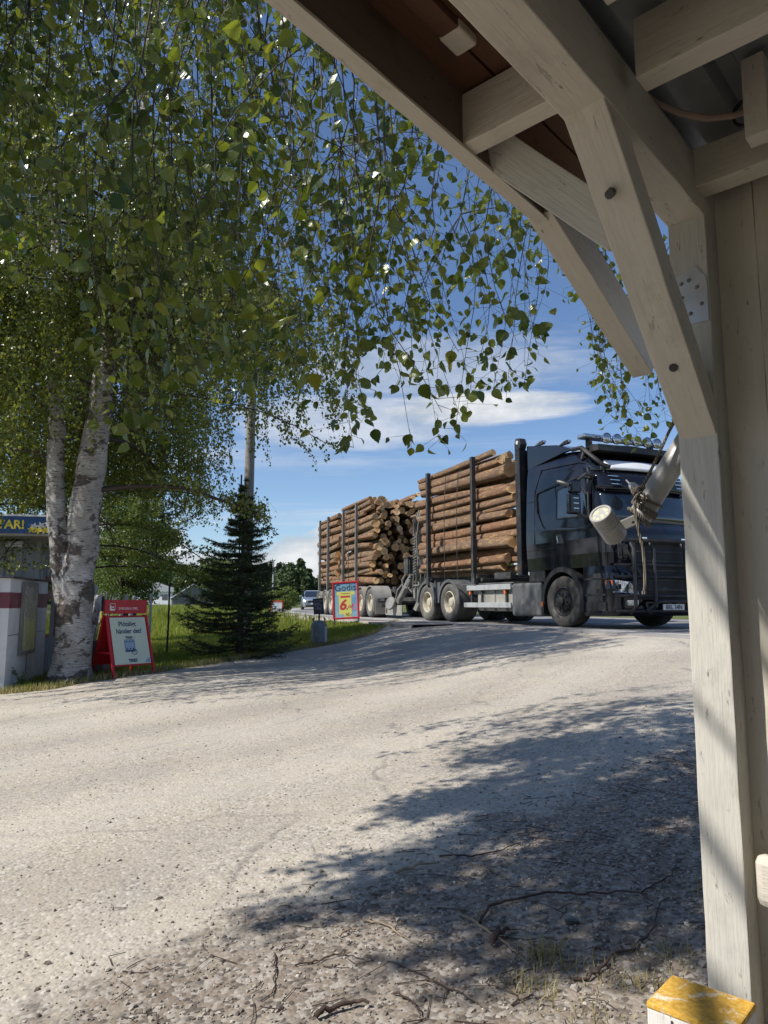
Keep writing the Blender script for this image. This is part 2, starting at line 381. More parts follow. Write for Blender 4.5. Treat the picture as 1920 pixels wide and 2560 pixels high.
GRAVEL, t, p = principled('worn_gravel_asphalt', (0.33, 0.30, 0.26), 0.92, 0, 0.25)
v = t.coords('Object')
big = t.noise(v, 0.32, 6, 0.62, 0.4); mid = t.noise(v, 1.9, 6, 0.68, 0.3)
stone = t.voro(v, 62, 'F1', 'Color'); sdist = t.voro(v, 62, 'F1', 'Distance'); st2 = t.voro(v, 24, 'F1', 'Distance', 1.0); st2c = t.voro(v, 24, 'F1', 'Color', 1.0)
sx = t.node('ShaderNodeSeparateColor'); t.l.new(stone, sx.inputs[0]); sx2 = t.node('ShaderNodeSeparateColor'); t.l.new(st2c, sx2.inputs[0])
c = t.mix(t.ramp(big, [(0.34, 0), (0.66, 1)]), (0.362, 0.315, 0.252, 1), (0.488, 0.435, 0.354, 1))
c = t.mix(t.ramp(mid, [(0.44, 0), (0.66, 0.65)]), c, (0.33, 0.305, 0.27, 1))
c = t.mix(t.math('MULTIPLY', t.ramp(sx.outputs[0], [(0.0, 1), (0.16, 0.9), (0.24, 0)]), 0.42), c, (0.14, 0.125, 0.11, 1))
c = t.mix(t.math('MULTIPLY', t.ramp(sx.outputs[1], [(0.78, 0), (0.9, 1)]), 0.45), c, (0.62, 0.58, 0.52, 1))
c = t.mix(t.ramp(t.math('MULTIPLY', t.ramp(st2, [(0.16, 1), (0.24, 0)]), t.ramp(sx2.outputs[0], [(0.80, 0), (0.84, 1)])), [(0, 0), (1, 0.75)]), c, (0.13, 0.12, 0.11, 1))
# tar seams and tyre wear: long soft darker bands
cr = t.node('ShaderNodeTexVoronoi', feature='DISTANCE_TO_EDGE'); cr.inputs['Scale'].default_value = 0.42
nz = t.node('ShaderNodeTexNoise'); nz.inputs['Scale'].default_value = 1.4; nz.inputs['Detail'].default_value = 5; t.l.new(v, nz.inputs['Vector'])
vm = t.node('ShaderNodeVectorMath', operation='MULTIPLY_ADD'); t.l.new(nz.outputs['Color'], vm.inputs[0]); vm.inputs[1].default_value = (0.8, 0.8, 0.8); t.l.new(v, vm.inputs[2]); t.l.new(vm.outputs[0], cr.inputs['Vector'])
c = t.mix(t.math('MULTIPLY', t.ramp(cr.outputs['Distance'], [(0.003, 0.55), (0.010, 0)]), t.ramp(mid, [(0.38, 0), (0.55, 1)])), c, (0.14, 0.13, 0.12, 1))
# faint wheel paths: long curved bands where traffic has worn the surface
wp = t.node('ShaderNodeTexWave', wave_type='RINGS', rings_direction='Z'); mpw = t.node('ShaderNodeMapping'); mpw.inputs['Location'].default_value = (9.0, -16.0, 0); t.l.new(v, mpw.inputs[0]); t.l.new(mpw.outputs[0], wp.inputs[0])
wp.inputs['Scale'].default_value = 0.19; wp.inputs['Distortion'].default_value = 3.0; wp.inputs['Detail'].default_value = 3; wp.inputs['Detail Scale'].default_value = 0.6
c = t.mix(t.math('MULTIPLY', t.ramp(wp.outputs['Fac'], [(0.55, 0), (0.9, 1)]), 0.30), c, (0.50, 0.457, 0.385, 1)); c = t.mix(t.math('MULTIPLY', t.ramp(wp.outputs['Fac'], [(0.05, 1), (0.3, 0)]), 0.28), c, (0.30, 0.265, 0.225, 1))
c = t.mix(t.ramp(t.noise(mpw.outputs[0], 0.8, 7, 0.72), [(0.63, 0), (0.74, 0.5)]), c, (0.27, 0.245, 0.215, 1))
# loose dark humus and gravel towards the shelter (a patch of its own, darkened and warmed to strengthen the shade there)
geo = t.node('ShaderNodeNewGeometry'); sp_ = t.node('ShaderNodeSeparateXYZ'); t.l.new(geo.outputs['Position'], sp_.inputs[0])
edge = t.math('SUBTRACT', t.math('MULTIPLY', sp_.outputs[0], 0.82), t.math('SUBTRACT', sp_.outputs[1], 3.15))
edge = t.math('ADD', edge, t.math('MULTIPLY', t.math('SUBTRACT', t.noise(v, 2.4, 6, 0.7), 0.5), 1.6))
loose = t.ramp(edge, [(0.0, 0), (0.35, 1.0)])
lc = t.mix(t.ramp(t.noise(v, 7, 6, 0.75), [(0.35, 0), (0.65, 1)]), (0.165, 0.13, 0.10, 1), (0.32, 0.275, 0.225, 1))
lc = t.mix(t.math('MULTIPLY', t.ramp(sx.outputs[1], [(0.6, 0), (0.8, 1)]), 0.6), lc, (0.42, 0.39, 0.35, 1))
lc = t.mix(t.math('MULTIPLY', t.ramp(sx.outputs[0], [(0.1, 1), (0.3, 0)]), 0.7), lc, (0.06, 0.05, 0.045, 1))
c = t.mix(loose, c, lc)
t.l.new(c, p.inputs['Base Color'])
h = t.math('ADD', t.math('MULTIPLY', t.ramp(sdist, [(0.0, 1), (0.6, 0)]), 0.6), t.math('ADD', t.math('MULTIPLY', t.ramp(st2, [(0.1, 1), (0.35, 0)]), t.math('MULTIPLY', sx2.outputs[1], 0.6)), t.math('MULTIPLY', mid, 1.2)))
t.l.new(t.bump(h, 0.42, 0.010), p.inputs['Normal'])

ROADM, t, p = principled('road_asphalt', (0.20, 0.19, 0.185), 0.85, 0, 0.3)
v = t.coords('Object')
c = t.mix(t.ramp(t.noise(v, 0.5, 6, 0.6), [(0.35, 0), (0.7, 1)]), (0.20, 0.195, 0.19, 1), (0.30, 0.285, 0.27, 1))
c = t.mix(t.ramp(t.noise(v, 90, 2, 0.5), [(0.4, 0), (0.7, 0.5)]), c, (0.10, 0.10, 0.10, 1)); t.l.new(c, p.inputs['Base Color'])
t.l.new(t.bump(t.noise(v, 120, 2), 0.4, 0.006), p.inputs['Normal'])
LINEM = worn('road_line_paint', (0.74, 0.74, 0.71), 0.7, 0, 0.2, 3, 0.05, dirt=(0.40, 0.38, 0.35))
SHOULD = worn('shoulder_gravel', (0.34, 0.30, 0.27), 0.95, 0, 0.3, 9, 0.4)

# one big sheet for the ground, dense near the camera
def axis(lo, hi, a, b, fine, n):
    core = np.arange(a, b + 1e-6, fine); l = a - np.geomspace(fine, a - lo, n)[::-1]; r = b + np.geomspace(fine, hi - b, n)
    return np.concatenate([l, core, r])
gx = axis(-1500, 1500, -16, 13, 0.33, 34); gy = axis(-1200, 2600, -6, 42, 0.4, 36)
X, Y = np.meshgrid(gx, gy); Z = H(X, Y) - 0.05
n0, m0 = X.shape; idx = np.arange(n0 * m0).reshape(n0, m0)
F = np.stack([idx[:-1, :-1], idx[:-1, 1:], idx[1:, 1:], idx[1:, :-1]], -1).reshape(-1, 4)
tag(np_obj('ground', np.stack([X, Y, Z], -1).reshape(-1, 3), F, GRASSG, None, True), kind='structure')

# edge of the gravel lot, from the birch foot out to the tip of the grass and along the road
BX = np.array([-30, -14, -7.2, -5.4] + [0.0] * 9); BY = np.array([3.0, 7.6, 9.2, 9.75] + [0.0] * 9)
ept = [(140, 1722), (232, 1703), (330, 1690), (430, 1676), (520, 1662), (640, 1643), (740, 1626), (830, 1610), (940, 1583)]
for i, q in enumerate(ept):
    g = ground_hit(*q); BX[4 + i] = g[0]; BY[4 + i] = g[1]
edge_c = WC + 0.0
tn = np.gradient(WC, axis=0); tn /= np.linalg.norm(tn, axis=1)[:, None]; LEFT = np.stack([-tn[:, 1], tn[:, 0]], -1)
RE = WC + LEFT * 0.85                                     # near edge of the road
ok = (RE[:, 0] > BX[-1] + 0.25) & (RE[:, 1] < 24); o_ = np.argsort(RE[ok][:, 0]); rx = RE[ok][o_, 0]; ry = RE[ok][o_, 1]
LX = np.concatenate([BX, rx]); LY = np.concatenate([BY, ry + 0.55])
def lot_edge(x): return np.interp(x, LX, LY)
xs = np.concatenate([np.linspace(-30, -9, 22)[:-1], np.arange(-9, 10.01, 0.11), np.linspace(10, 13, 8)[1:]])
wob = np.interp(xs, np.linspace(-30, 13, 260), rng.normal(0, 0.09, 260)) * (xs < 1.0)
rows = []
for s in np.concatenate([np.linspace(0, 0.7, 60), np.linspace(0.7, 1.0, 70)[1:]]):
    yy = -7 + (np.maximum(lot_edge(xs), -6.5) + wob + 7) * s; rows.append(np.stack([xs, yy, H(xs, yy) + 0.006], -1))
V = np.stack(rows); n0, m0 = V.shape[:2]; idx = np.arange(n0 * m0).reshape(n0, m0)
F = np.stack([idx[:-1, :-1], idx[:-1, 1:], idx[1:, 1:], idx[1:, :-1]], -1).reshape(-1, 4)
V[-1, :, 2] -= 0.03 * (xs < BX[-1])
tag(np_obj('gravel_lot', V.reshape(-1, 3), F, GRAVEL, None, True), kind='structure')

def strip(name, off0, off1, mat, lift, i0=0, i1=None, kind='structure', wob=0.0):
    C = WC[i0:i1]; L = LEFT[i0:i1]; V = []
    offs = np.linspace(off0, off1, max(2, int(abs(off1 - off0) / 1.2) + 2)); skirt = 0.03 * np.sign(off0 - off1)
    rows_ = [(q, 0.0) for q in offs]
    if abs(off1 - off0) > 1: rows_ = [(off0 + skirt, -0.12)] + rows_ + [(off1 - skirt, -0.12)]
    for q, dz_ in rows_:
        P = C + L * (q + (rng.normal(0, wob, len(C))[:, None] if wob and q in (offs[0], offs[-1]) else 0)); V.append(np.stack([P[:, 0], P[:, 1], H(P[:, 0], P[:, 1]) * 0 + 1.05 + lift + dz_], -1))
    V = np.stack(V, 1); n0, m0 = V.shape[:2]; idx = np.arange(n0 * m0).reshape(n0, m0)
    F = np.stack([idx[:-1, :-1], idx[:-1, 1:], idx[1:, 1:], idx[1:, :-1]], -1).reshape(-1, 4)
    return tag(np_obj(name, V.reshape(-1, 3), F, mat, None, True), kind=kind)
WC0 = WC; WC = smooth_curve(WHEEL, 6); tn = np.gradient(WC, axis=0); tn /= np.linalg.norm(tn, axis=1)[:, None]; LEFT = np.stack([-tn[:, 1], tn[:, 0]], -1)
iS = int(np.argmax(WC[:, 1] > 17.0))
strip('road_shoulder', 1.9, 0.8, SHOULD, 0.004, iS, wob=0.12)
strip('road_shoulder', -6.8, -8.2, SHOULD, 0.004, wob=0.12)
strip('road', 0.85, -6.9, ROADM, 0.012)
rl = strip('road_edge_line', 0.42, 0.30, LINEM, 0.016); rl['kind'] = 'structure'
strip('road_edge_line', -6.35, -6.47, LINEM, 0.016)
# broken centre line
for i in range(20, len(WC) - 40, 6): strip('road_centre_line', -2.96, -3.08, LINEM, 0.016, i, i + 3)
WC = WC0; tn = np.gradient(WC, axis=0); tn /= np.linalg.norm(tn, axis=1)[:, None]; LEFT = np.stack([-tn[:, 1], tn[:, 0]], -1)
# ------------------------------------------------------------------ wheels (axis along local y, outer face towards -y)
ROADZ = 1.066
def make_wheel_meshes(key, r, wd, rim_r, tyre_m, rim_m, front):
    mb = MB(); hw = wd
    prof = [(rim_r - 0.01, 0.03), (rim_r + 0.02, 0.0), (r * 0.80, -0.012), (r * 0.93, 0.0), (r * 0.985, 0.03), (r, 0.055)]
    for k in range(3):
        a = 0.055 + (k + 0.5) * (hw - 0.11) / 3
        prof += [(r, a - 0.03), (r - 0.012, a - 0.012), (r - 0.012, a + 0.012), (r, a + 0.03)]
    prof += [(r, hw - 0.055), (r * 0.93, hw), (rim_r, hw)]
    mb.lathe(prof, (0, 0, 0), (0, 1, 0), 36)
    ty = mb.build('tyre', tyre_m); me_t = ty.data; bpy.data.objects.remove(ty)
    mb = MB()
    if front:      # convex alloy disc with hand holes and nuts
        mb.lathe([(rim_r + 0.004, 0.01), (rim_r - 0.02, 0.0), (rim_r - 0.045, 0.03), (rim_r * 0.72, 0.035), (rim_r * 0.60, -0.03), (0.14, -0.045), (0.105, -0.05), (0.10, -0.10), (0.07, -0.115), (0.0, -0.115)], (0, 0, 0), (0, 1, 0), 32)
        nr, ny = 0.165, -0.042
    else:          # deep dished disc
        mb.lathe([(rim_r + 0.004, 0.012), (rim_r - 0.018, 0.0), (rim_r - 0.035, 0.02), (rim_r - 0.05, 0.13), (rim_r - 0.075, 0.15), (0.17, 0.16), (0.16, 0.14), (0.13, 0.10), (0.115, 0.05), (0.06, 0.03), (0.0, 0.03)], (0, 0, 0), (0, 1, 0), 32)
        nr, ny = 0.19, 0.155
    rm = mb.build('rim', rim_m); me_r = rm.data; bpy.data.objects.remove(rm)
    mb = MB()
    for k in range(10):
        a = 2 * math.pi * k / 10; q = np.array([math.cos(a) * nr, ny, math.sin(a) * nr]); mb.cyl(q, q + np.array([0, -0.045, 0]), 0.018, 0.014, 6)
    nb = mb.build('wheel_nuts', BLACKM if front else GREYST); me_n = nb.data; bpy.data.objects.remove(nb)
    return me_t, me_r, me_n
WM = {'front': make_wheel_meshes('f', 0.52, 0.36, 0.30, RUBBER, RIMDARK, True),
      'rear': make_wheel_meshes('r', 0.51, 0.62, 0.295, RUBBERD, RIMCREAM, False),
      'trailer': make_wheel_meshes('t', 0.50, 0.60, 0.29, RUBBERD, RIMCREAM, False)}
def wheel(parent, kind, x, y, flip=False, steer=0.0):
    r = {'front': 0.52, 'rear': 0.51, 'trailer': 0.50}[kind]
    e = empty('wheel', (x, y, r), (math.pi if flip else 0) + steer, parent)
    for nm, me in zip(('tyre', 'rim', 'wheel_nuts'), WM[kind]): link(bpy.data.objects.new(nm, me), e)
    return e

# ------------------------------------------------------------------ truck (local: x forward, y to its left, z up; origin under the right front wheel)
AT = R(23); HT = (math.sin(AT), -math.cos(AT))
TR = empty('timber_truck', (3.65, 14.7, ROADZ), math.atan2(HT[1], HT[0]))
tag(TR, 'black timber truck with a high cab and roof lamps, hauling cut logs', 'truck')
Wd = 2.5
def section(z, fx, rx, r, ins, bulge=0.10, n=7):
    """plan outline of the cab at height z"""
    P = [(rx, ins)]
    for k in range(n):
        a = math.pi / 2 * k / (n - 1); P.append((fx - bulge - r + r * math.sin(a), ins + r - r * math.cos(a)))
    for s in (0.25, 0.5, 0.75): P.append((fx - bulge + bulge * math.sin(math.pi * s), ins + r + (Wd - 2 * ins - 2 * r) * s))
    for k in range(n):
        a = math.pi / 2 * (1 - k / (n - 1)); P.append((fx - bulge - r + r * math.sin(a), Wd - ins - r + r * math.cos(a)))
    P.append((rx, Wd - ins))
    return [(x, y, z) for x, y in P]
def loft(mb, secs, mat=0, cap=True, shear=None):
    S = [np.array(s) for s in secs]
    if shear: S = [shear(s) for s in S]
    n = len(S[0])
    for a, b in zip(S[:-1], S[1:]):
        mb.add(np.vstack([a, b]), [(i, (i + 1) % n, n + (i + 1) % n, n + i) for i in range(n)], mat, True)
    if cap: mb.add(S[-1], [list(range(n))], mat); mb.add(S[0], [list(range(n))[::-1]], mat)
def cab_shear(s):
    s = s.copy(); k = np.clip((s[:, 2] - 2.9) / 0.8, 0, 1); s[:, 2] -= 0.085 * (s[:, 0] + 1.25) * k; return s
RXc = -1.25
CS = [(1.18, 1.40, 0.20, 0.03), (1.45, 1.42, 0.22, 0.01), (1.75, 1.42, 0.24, 0.0), (2.02, 1.37, 0.26, 0.0), (2.35, 1.27, 0.26, 0.012), (2.68, 1.16, 0.26, 0.03), (2.95, 1.09, 0.26, 0.045), (3.25, 0.98, 0.26, 0.065), (3.50, 0.84, 0.26, 0.10), (3.66, 0.66, 0.25, 0.17), (3.74, 0.45, 0.22, 0.28), (3.77, 0.2, 0.2, 0.5)]
mb = MB(); loft(mb, [section(z, fx, RXc, r, i) for z, fx, r, i in CS], 0, True, cab_shear)
CAB = mb.build('cab', BLACK, TR)
def side_y(z):
    zz = [c[0] for c in CS]; return float(np.interp(z, zz, [c[3] for c in CS]))
def side_poly(pts, out=0.006):
    """points (x, z) on the right side of the cab"""
    return [(x, side_y(z) - out, z) for x, z in pts]
def patch(mb, P, mat=0, thick=(0, 0.02, 0)):
    n = len(P); P = np.array(P); Q = P + np.array(thick)
    mb.add(np.vstack([P, Q]), [list(range(n)), list(range(n, 2 * n))[::-1]] + [[i, (i + 1) % n, n + (i + 1) % n, n + i] for i in range(n)], mat)
# side window and its black surround
win = [(-0.13, 2.22), (-0.13, 2.82), (0.10, 2.86), (0.62, 2.80), (0.80, 2.60), (0.86, 2.20)]
mb = MB(); patch(mb, side_poly(win, 0.012)); mb.build('side_window', GLASS, CAB)
mb = MB()
def bandline(pts, wdt=0.02, out=0.016):
    for (x0, z0), (x1, z1) in zip(pts[:-1], pts[1:]):
        mb.beam((x0, side_y(z0) - out * 0.5, z0), (x1, side_y(z1) - out * 0.5, z1), out, wdt, (0, 1, 0))
bandline([(-0.80, 2.42), (-0.86, 2.76), (-0.84, 2.86), (-0.1, 2.95), (0.62, 3.0), (0.96, 2.94)], 0.03, 0.03)
bandline(win + [win[0]], 0.028, 0.02)
bandline([(-0.80, 2.42), (-0.62, 2.12), (-0.52, 2.05)], 0.012, 0.02)
mb.build('window_trim', BLACKM, CAB)
mb = MB()                                                   # panel gaps
bandline([(-0.20, 2.95), (-0.20, 1.2)], 0.008, 0.014); bandline([(-0.93, 1.75), (-0.93, 2.9), (-0.72, 3.36), (0.7, 3.30)], 0.008, 0.014)
bandline([(-1.22, 1.62), (-0.2, 1.62)], 0.008, 0.014); bandline([(0.98, 3.0), (1.03, 1.2)], 0.010, 0.012); bandline([(-1.2, 2.70), (-0.93, 2.70)], 0.008, 0.014)
mb.build('panel_gap', INK, CAB)
mb = MB(); patch(mb, [(x, side_y(z) - 0.035 + 0.03 * abs(x + 0.1), z) for x, z in [(-1.05, 2.10), (-0.9, 2.13), (0.95, 1.92), (0.95, 1.86), (-0.85, 2.05)]], 0, (0, 0.05, 0)); mb.build('side_crease', BLACK, CAB)
hd = MB(); patch(hd, side_poly([(-0.16, 1.70), (-0.16, 1.90), (-0.02, 1.89), (0.10, 1.70)], 0.010)); dh = hd.build('door_handle', BLACKM, CAB)
hb = MB(); hb.beam((-0.10, -0.03, 1.86), (-0.06, -0.03, 1.72), 0.02, 0.03, (0, 1, 0)); hb.build('handle_grip', CHROME, dh)
# windscreen, visor, light panel, front panels
def front_patch(mb, z0, z1, y0, y1, out=0.012, nz=5, ny=14, mat=0, rows=None):
    """a skin following the cab's nose between y0..y1 and z0..z1"""
    zz = [c[0] for c in CS]; fx = [c[1] for c in CS]; rr = [c[2] for c in CS]; ii = [c[3] for c in CS]; V = []
    for a in np.linspace(0, 1, nz):
        for b in np.linspace(0, 1, ny):
            z = z0 + (z1 - z0) * a; y = y0 + (y1 - y0) * b; f = np.interp(z, zz, fx); r = np.interp(z, zz, rr); ins = np.interp(z, zz, ii)
            ye = min(y - ins, Wd - ins - y); x = f - 0.10 + 0.10 * math.sin(math.pi * min(max((y - ins - r) / (Wd - 2 * ins - 2 * r), 0), 1)); yo = y
            if ye < r: x = f - 0.10 - r + math.sqrt(max(r * r - (r - ye) ** 2, 0))
            zs = z - 0.085 * (x + 1.25) * min(max((z - 2.9) / 0.8, 0), 1)
            V.append((x + out, yo, zs))
    F = [(i * ny + j, i * ny + j + 1, (i + 1) * ny + j + 1, (i + 1) * ny + j) for i in range(nz - 1) for j in range(ny - 1)]
    mb.add(V, F, mat, True)
mb = MB(); front_patch(mb, 2.04, 2.72, 0.13, 2.37, 0.016); o = mb.build('windscreen', GLASS, CAB)
s_ = o.modifiers.new('s', 'SOLIDIFY'); s_.thickness = 0.01
mb = MB(); front_patch(mb, 2.70, 3.08, 0.06, 2.44, 0.10); o = mb.build('sun_visor', BLACK, CAB); s_ = o.modifiers.new('s', 'SOLIDIFY'); s_.thickness = 0.05
for k in range(3):
    for yy in (0.30, 1.95): mb = MB(); mb.bb(1.20 - 0.04 * k, 1.235 - 0.04 * k, yy, yy + 0.24, 2.78 + 0.085 * k, 2.79 + 0.085 * k); mb.build('visor_slot', CHROME, CAB)
mb = MB(); front_patch(mb, 3.20, 3.44, 0.42, 2.08, 0.10); o = mb.build('light_panel', WHITEP, CAB); s_ = o.modifiers.new('s', 'SOLIDIFY'); s_.thickness = 0.05
mb = MB(); front_patch(mb, 3.16, 3.36, 0.10, 0.36, 0.03, 3, 5); o = mb.build('corner_window', GLASS, CAB); s_ = o.modifiers.new('s', 'SOLIDIFY'); s_.thickness = 0.02
mb = MB()
mb.tube([(1.18, 0.35, 2.12), (1.33, 0.75, 2.11), (1.30, 1.15, 2.10)], 0.012, 6); mb.tube([(1.24, 1.35, 2.12), (1.32, 1.75, 2.10)], 0.012, 6); mb.build('wiper', BLACKM, CAB)
mb = MB(); front_patch(mb, 1.20, 1.98, 0.28, 2.22, 0.03, 5, 14); o = mb.build('front_hatch', BLACK, CAB); s_ = o.modifiers.new('s', 'SOLIDIFY'); s_.thickness = 0.03
for yy in (0.16, 2.34): mb = MB(); mb.tube([(1.25, yy, 1.35), (1.30, yy, 1.6), (1.27, yy, 1.9)], 0.03, 6); mb.build('corner_deflector', BLACKM, CAB)
# bumper and grille
BX_ = [(0.24, 1.40, 0.25, 0.02), (0.34, 1.50, 0.25, 0.0), (0.75, 1.52, 0.25, 0.0), (1.05, 1.48, 0.25, 0.0), (1.19, 1.42, 0.25, 0.01)]
mb = MB(); loft(mb, [section(z, fx, 0.66, r, i, 0.08) for z, fx, r, i in BX_]); BUMP = mb.build('bumper', BLACK, TR)
GR = MB(); GR.bb(1.40, 1.515, 0.55, 1.95, 0.55, 1.72); GR_ = GR.build('grille', INK, TR)
mb = MB()
for z in (0.72, 0.90, 1.08, 1.26, 1.44, 1.62): mb.bb(1.50, 1.545, 0.57, 1.93, z, z + 0.035)
mb.build('grille_slat', BLACKM, GR_)
mb = MB()
for k in range(24): mb.bb(1.535, 1.548, 0.80 + k * 0.038, 0.818 + k * 0.038, 1.655, 1.672)
mb.build('grille_mesh', GREYST, GR_)
for yy in (0.62, 1.68): mb = MB(); mb.bb(1.52, 1.55, yy, yy + 0.20, 1.69, 1.73); mb.build('grille_lamp', CHROME, GR_)
# headlamps
for sgn, y0, y1 in ((1, 0.03, 0.56), (-1, Wd - 0.03, Wd - 0.56)):
    def hp(a, b, z): yy = y0 + (y1 - y0) * a; return (1.24 + 0.27 * min(1, max(0, a) * 1.6) ** 0.6 + b, yy, z)
    mb = MB(); mb.add([hp(0, .03, .70), hp(.35, .03, .68), hp(1, .03, .66), hp(.93, .03, .74), hp(.62, .03, .88), hp(.3, .03, .91), hp(0, .03, .92), hp(0, -.1, .70), hp(1, -.1, .66), hp(.62, -.1, .88), hp(0, -.1, .92)],
           [(0, 1, 5, 6), (1, 2, 3, 4), (1, 4, 5), (0, 7, 8, 2, 1), (2, 8, 9, 4, 3), (4, 9, 10, 6, 5)]); hl = mb.build('headlight', LENS, TR)
    mb = MB(); mb.tube([hp(.12, .045, .695), hp(.5, .045, .675), hp(1, .045, .66), hp(.95, .045, .72)], 0.010, 6); mb.build('light_strip', CHROME, hl)
    mb = MB(); mb.add([hp(-.02, .035, .70), hp(.13, .035, .70), hp(.13, .035, .91), hp(-.02, .035, .92)], [(0, 1, 2, 3)]); mb.build('indicator', ORANGE, hl)
    for a in (.32, .6): mb = MB(); q = np.array(hp(a, .02, .79)); mb.cyl(q, q + np.array([0.025, 0, 0]), 0.055, 0.05, 14); mb.build('projector', GLASS, hl)
    mb = MB(); mb.bb(1.44, 1.50, y0 + sgn * 0.30, y0 + sgn * 0.56, 0.44, 0.54); mb.build('fog_lamp', LENS, TR)
# bull bar
mb = MB(); XB = 1.66
for yy in (0.38, 0.86, 1.64, 2.12): mb.tube([(XB - 0.14, yy, 0.30), (XB, yy, 0.42), (XB, yy, 1.50), (XB - 0.08, yy, 1.62)], 0.036, 8)
for z in (0.34, 0.62, 0.98, 1.20): mb.tube([(XB - 0.22, 0.10, z), (XB - 0.03, 0.42, z), (XB, 1.25, z), (XB - 0.03, 2.08, z), (XB - 0.22, 2.40, z)], 0.026, 8)
mb.tube([(XB - 0.1, 0.30, 1.66), (XB - 0.02, 0.55, 1.66), (XB, 1.25, 1.66), (XB - 0.02, 1.95, 1.66), (XB - 0.1, 2.2, 1.66)], 0.034, 8)
mb.tube([(XB - 0.12, 0.25, 1.60), (XB - 0.03, 0.55, 1.0), (XB, 0.70, 0.95)], 0.03, 8); mb.tube([(XB - 0.12, 2.25, 1.60), (XB - 0.03, 1.95, 1.0), (XB, 1.8, 0.95)], 0.03, 8)
mb.tube([(XB, 0.62, 0.35), (XB + 0.02, 0.92, 0.52), (XB + 0.02, 1.58, 0.52), (XB, 1.88, 0.35)], 0.03, 8)
mb.build('bull_bar', BLACKM, TR)
mb = MB(); mb.bb(XB + 0.035, XB + 0.05, 0.99, 1.51, 0.355, 0.465); pl = mb.build('number_plate', PLATEW, TR, 0.003)
text('BRL 34N', 0.118, mat4((0, 1, 0), (0, 0, 1), (1, 0, 0), (XB + 0.052, 1.25, 0.370)), INK, pl, 'plate_lettering', 'CENTER', 0.002, 0.92)
# steps, arch and mudguard at the front wheel
def arch(mb, x, z, r0, r1, y0, y1, a0=0, a1=180, n=16, mat=0):
    V = []; 
    for k in range(n + 1):
        a = R(a0 + (a1 - a0) * k / n)
        for rr in (r0, r1):
            for yy in (y0, y1): V.append((x + rr * math.cos(a), yy, z + rr * math.sin(a)))
    F = []
    for k in range(n):
        i = 4 * k; j = i + 4
        F += [(i, i + 1, j + 1, j), (i + 2, j + 2, j + 3, i + 3), (i, j, j + 2, i + 2), (i + 1, i + 3, j + 3, j + 1)]
    F += [(0, 2, 3, 1), (4 * n, 4 * n + 1, 4 * n + 3, 4 * n + 2)]
    mb.add(V, F, mat, True)
for y0, y1 in ((-0.04, 0.40), (2.10, 2.54)):
    mb = MB(); arch(mb, 0, 0.52, 0.60, 0.70, y0, y1, -18, 186, 20)
    mb.bb(-0.70, -0.62, y0, y1, 0.25, 0.50); mb.build('wheel_arch', BLACKM, TR)
mb = MB(); mb.bb(-1.24, -0.66, 0.04, 2.46, 0.93, 1.20); mb.bb(-0.66, 0.66, 0.45, 2.05, 0.55, 1.2); mb.build('cab_floor', BLACKM, TR, 0.02)
mb = MB(); mb.bb(0.71, 1.30, -0.012, 0.03, 0.62, 0.66); mb.bb(0.71, 1.36, -0.012, 0.03, 0.93, 0.96); mb.bb(0.71, 1.30, -0.010, 0.02, 0.34, 0.50); mb.build('entry_step', BLACKM, TR)
mb = MB(); mb.bb(-0.67, -0.64, -0.055, -0.035, 0.42, 0.52); mb.build('side_marker', ORANGE, TR)
# mirrors
mb = MB(); mb.box((0.86, -0.30, 2.74), (0.16, 0.24, 0.26)); mi = mb.build('mirror', BLACK, TR, 0.04, 3)
mb = MB(); mb.box((0.84, -0.32, 2.40), (0.17, 0.26, 0.40)); mb.build('mirror_housing', BLACK, mi, 0.04, 3)
for z in (2.30, 2.40, 2.50): mb = MB(); mb.bb(0.925, 0.932, -0.38, -0.26, z, z + 0.012); mb.build('mirror_slot', CHROME, mi)
mb = MB(); mb.tube([(0.98, 0.10, 2.96), (0.99, -0.12, 2.98), (0.92, -0.26, 2.86)], 0.03, 8); mb.tube([(1.02, 0.06, 2.10), (0.98, -0.14, 2.13), (0.86, -0.28, 2.24)], 0.035, 8); mb.tube([(0.93, -0.02, 2.9), (0.95, -0.05, 2.5), (0.97, -0.06, 2.16)], 0.022, 8); mb.build('mirror_arm', BLACKM, mi)
mb = MB(); mb.lathe([(0.0, -0.05), (0.10, -0.03), (0.13, 0.0), (0.12, 0.03), (0, 0.04)], (0.80, -0.52, 2.80), (0.3, 0.2, 0.95), 14); mb.build('kerb_mirror', GREYST, mi)
mb = MB(); mb.lathe([(0.0, -0.05), (0.11, -0.03), (0.15, 0.0), (0.13, 0.03), (0, 0.04)], (1.50, 0.62, 2.66), (0.9, 0.1, 0.4), 16); mb.tube([(1.46, 0.62, 2.68), (1.30, 0.60, 2.86)], 0.018, 6); mb.build('front_mirror', FENDER, TR)
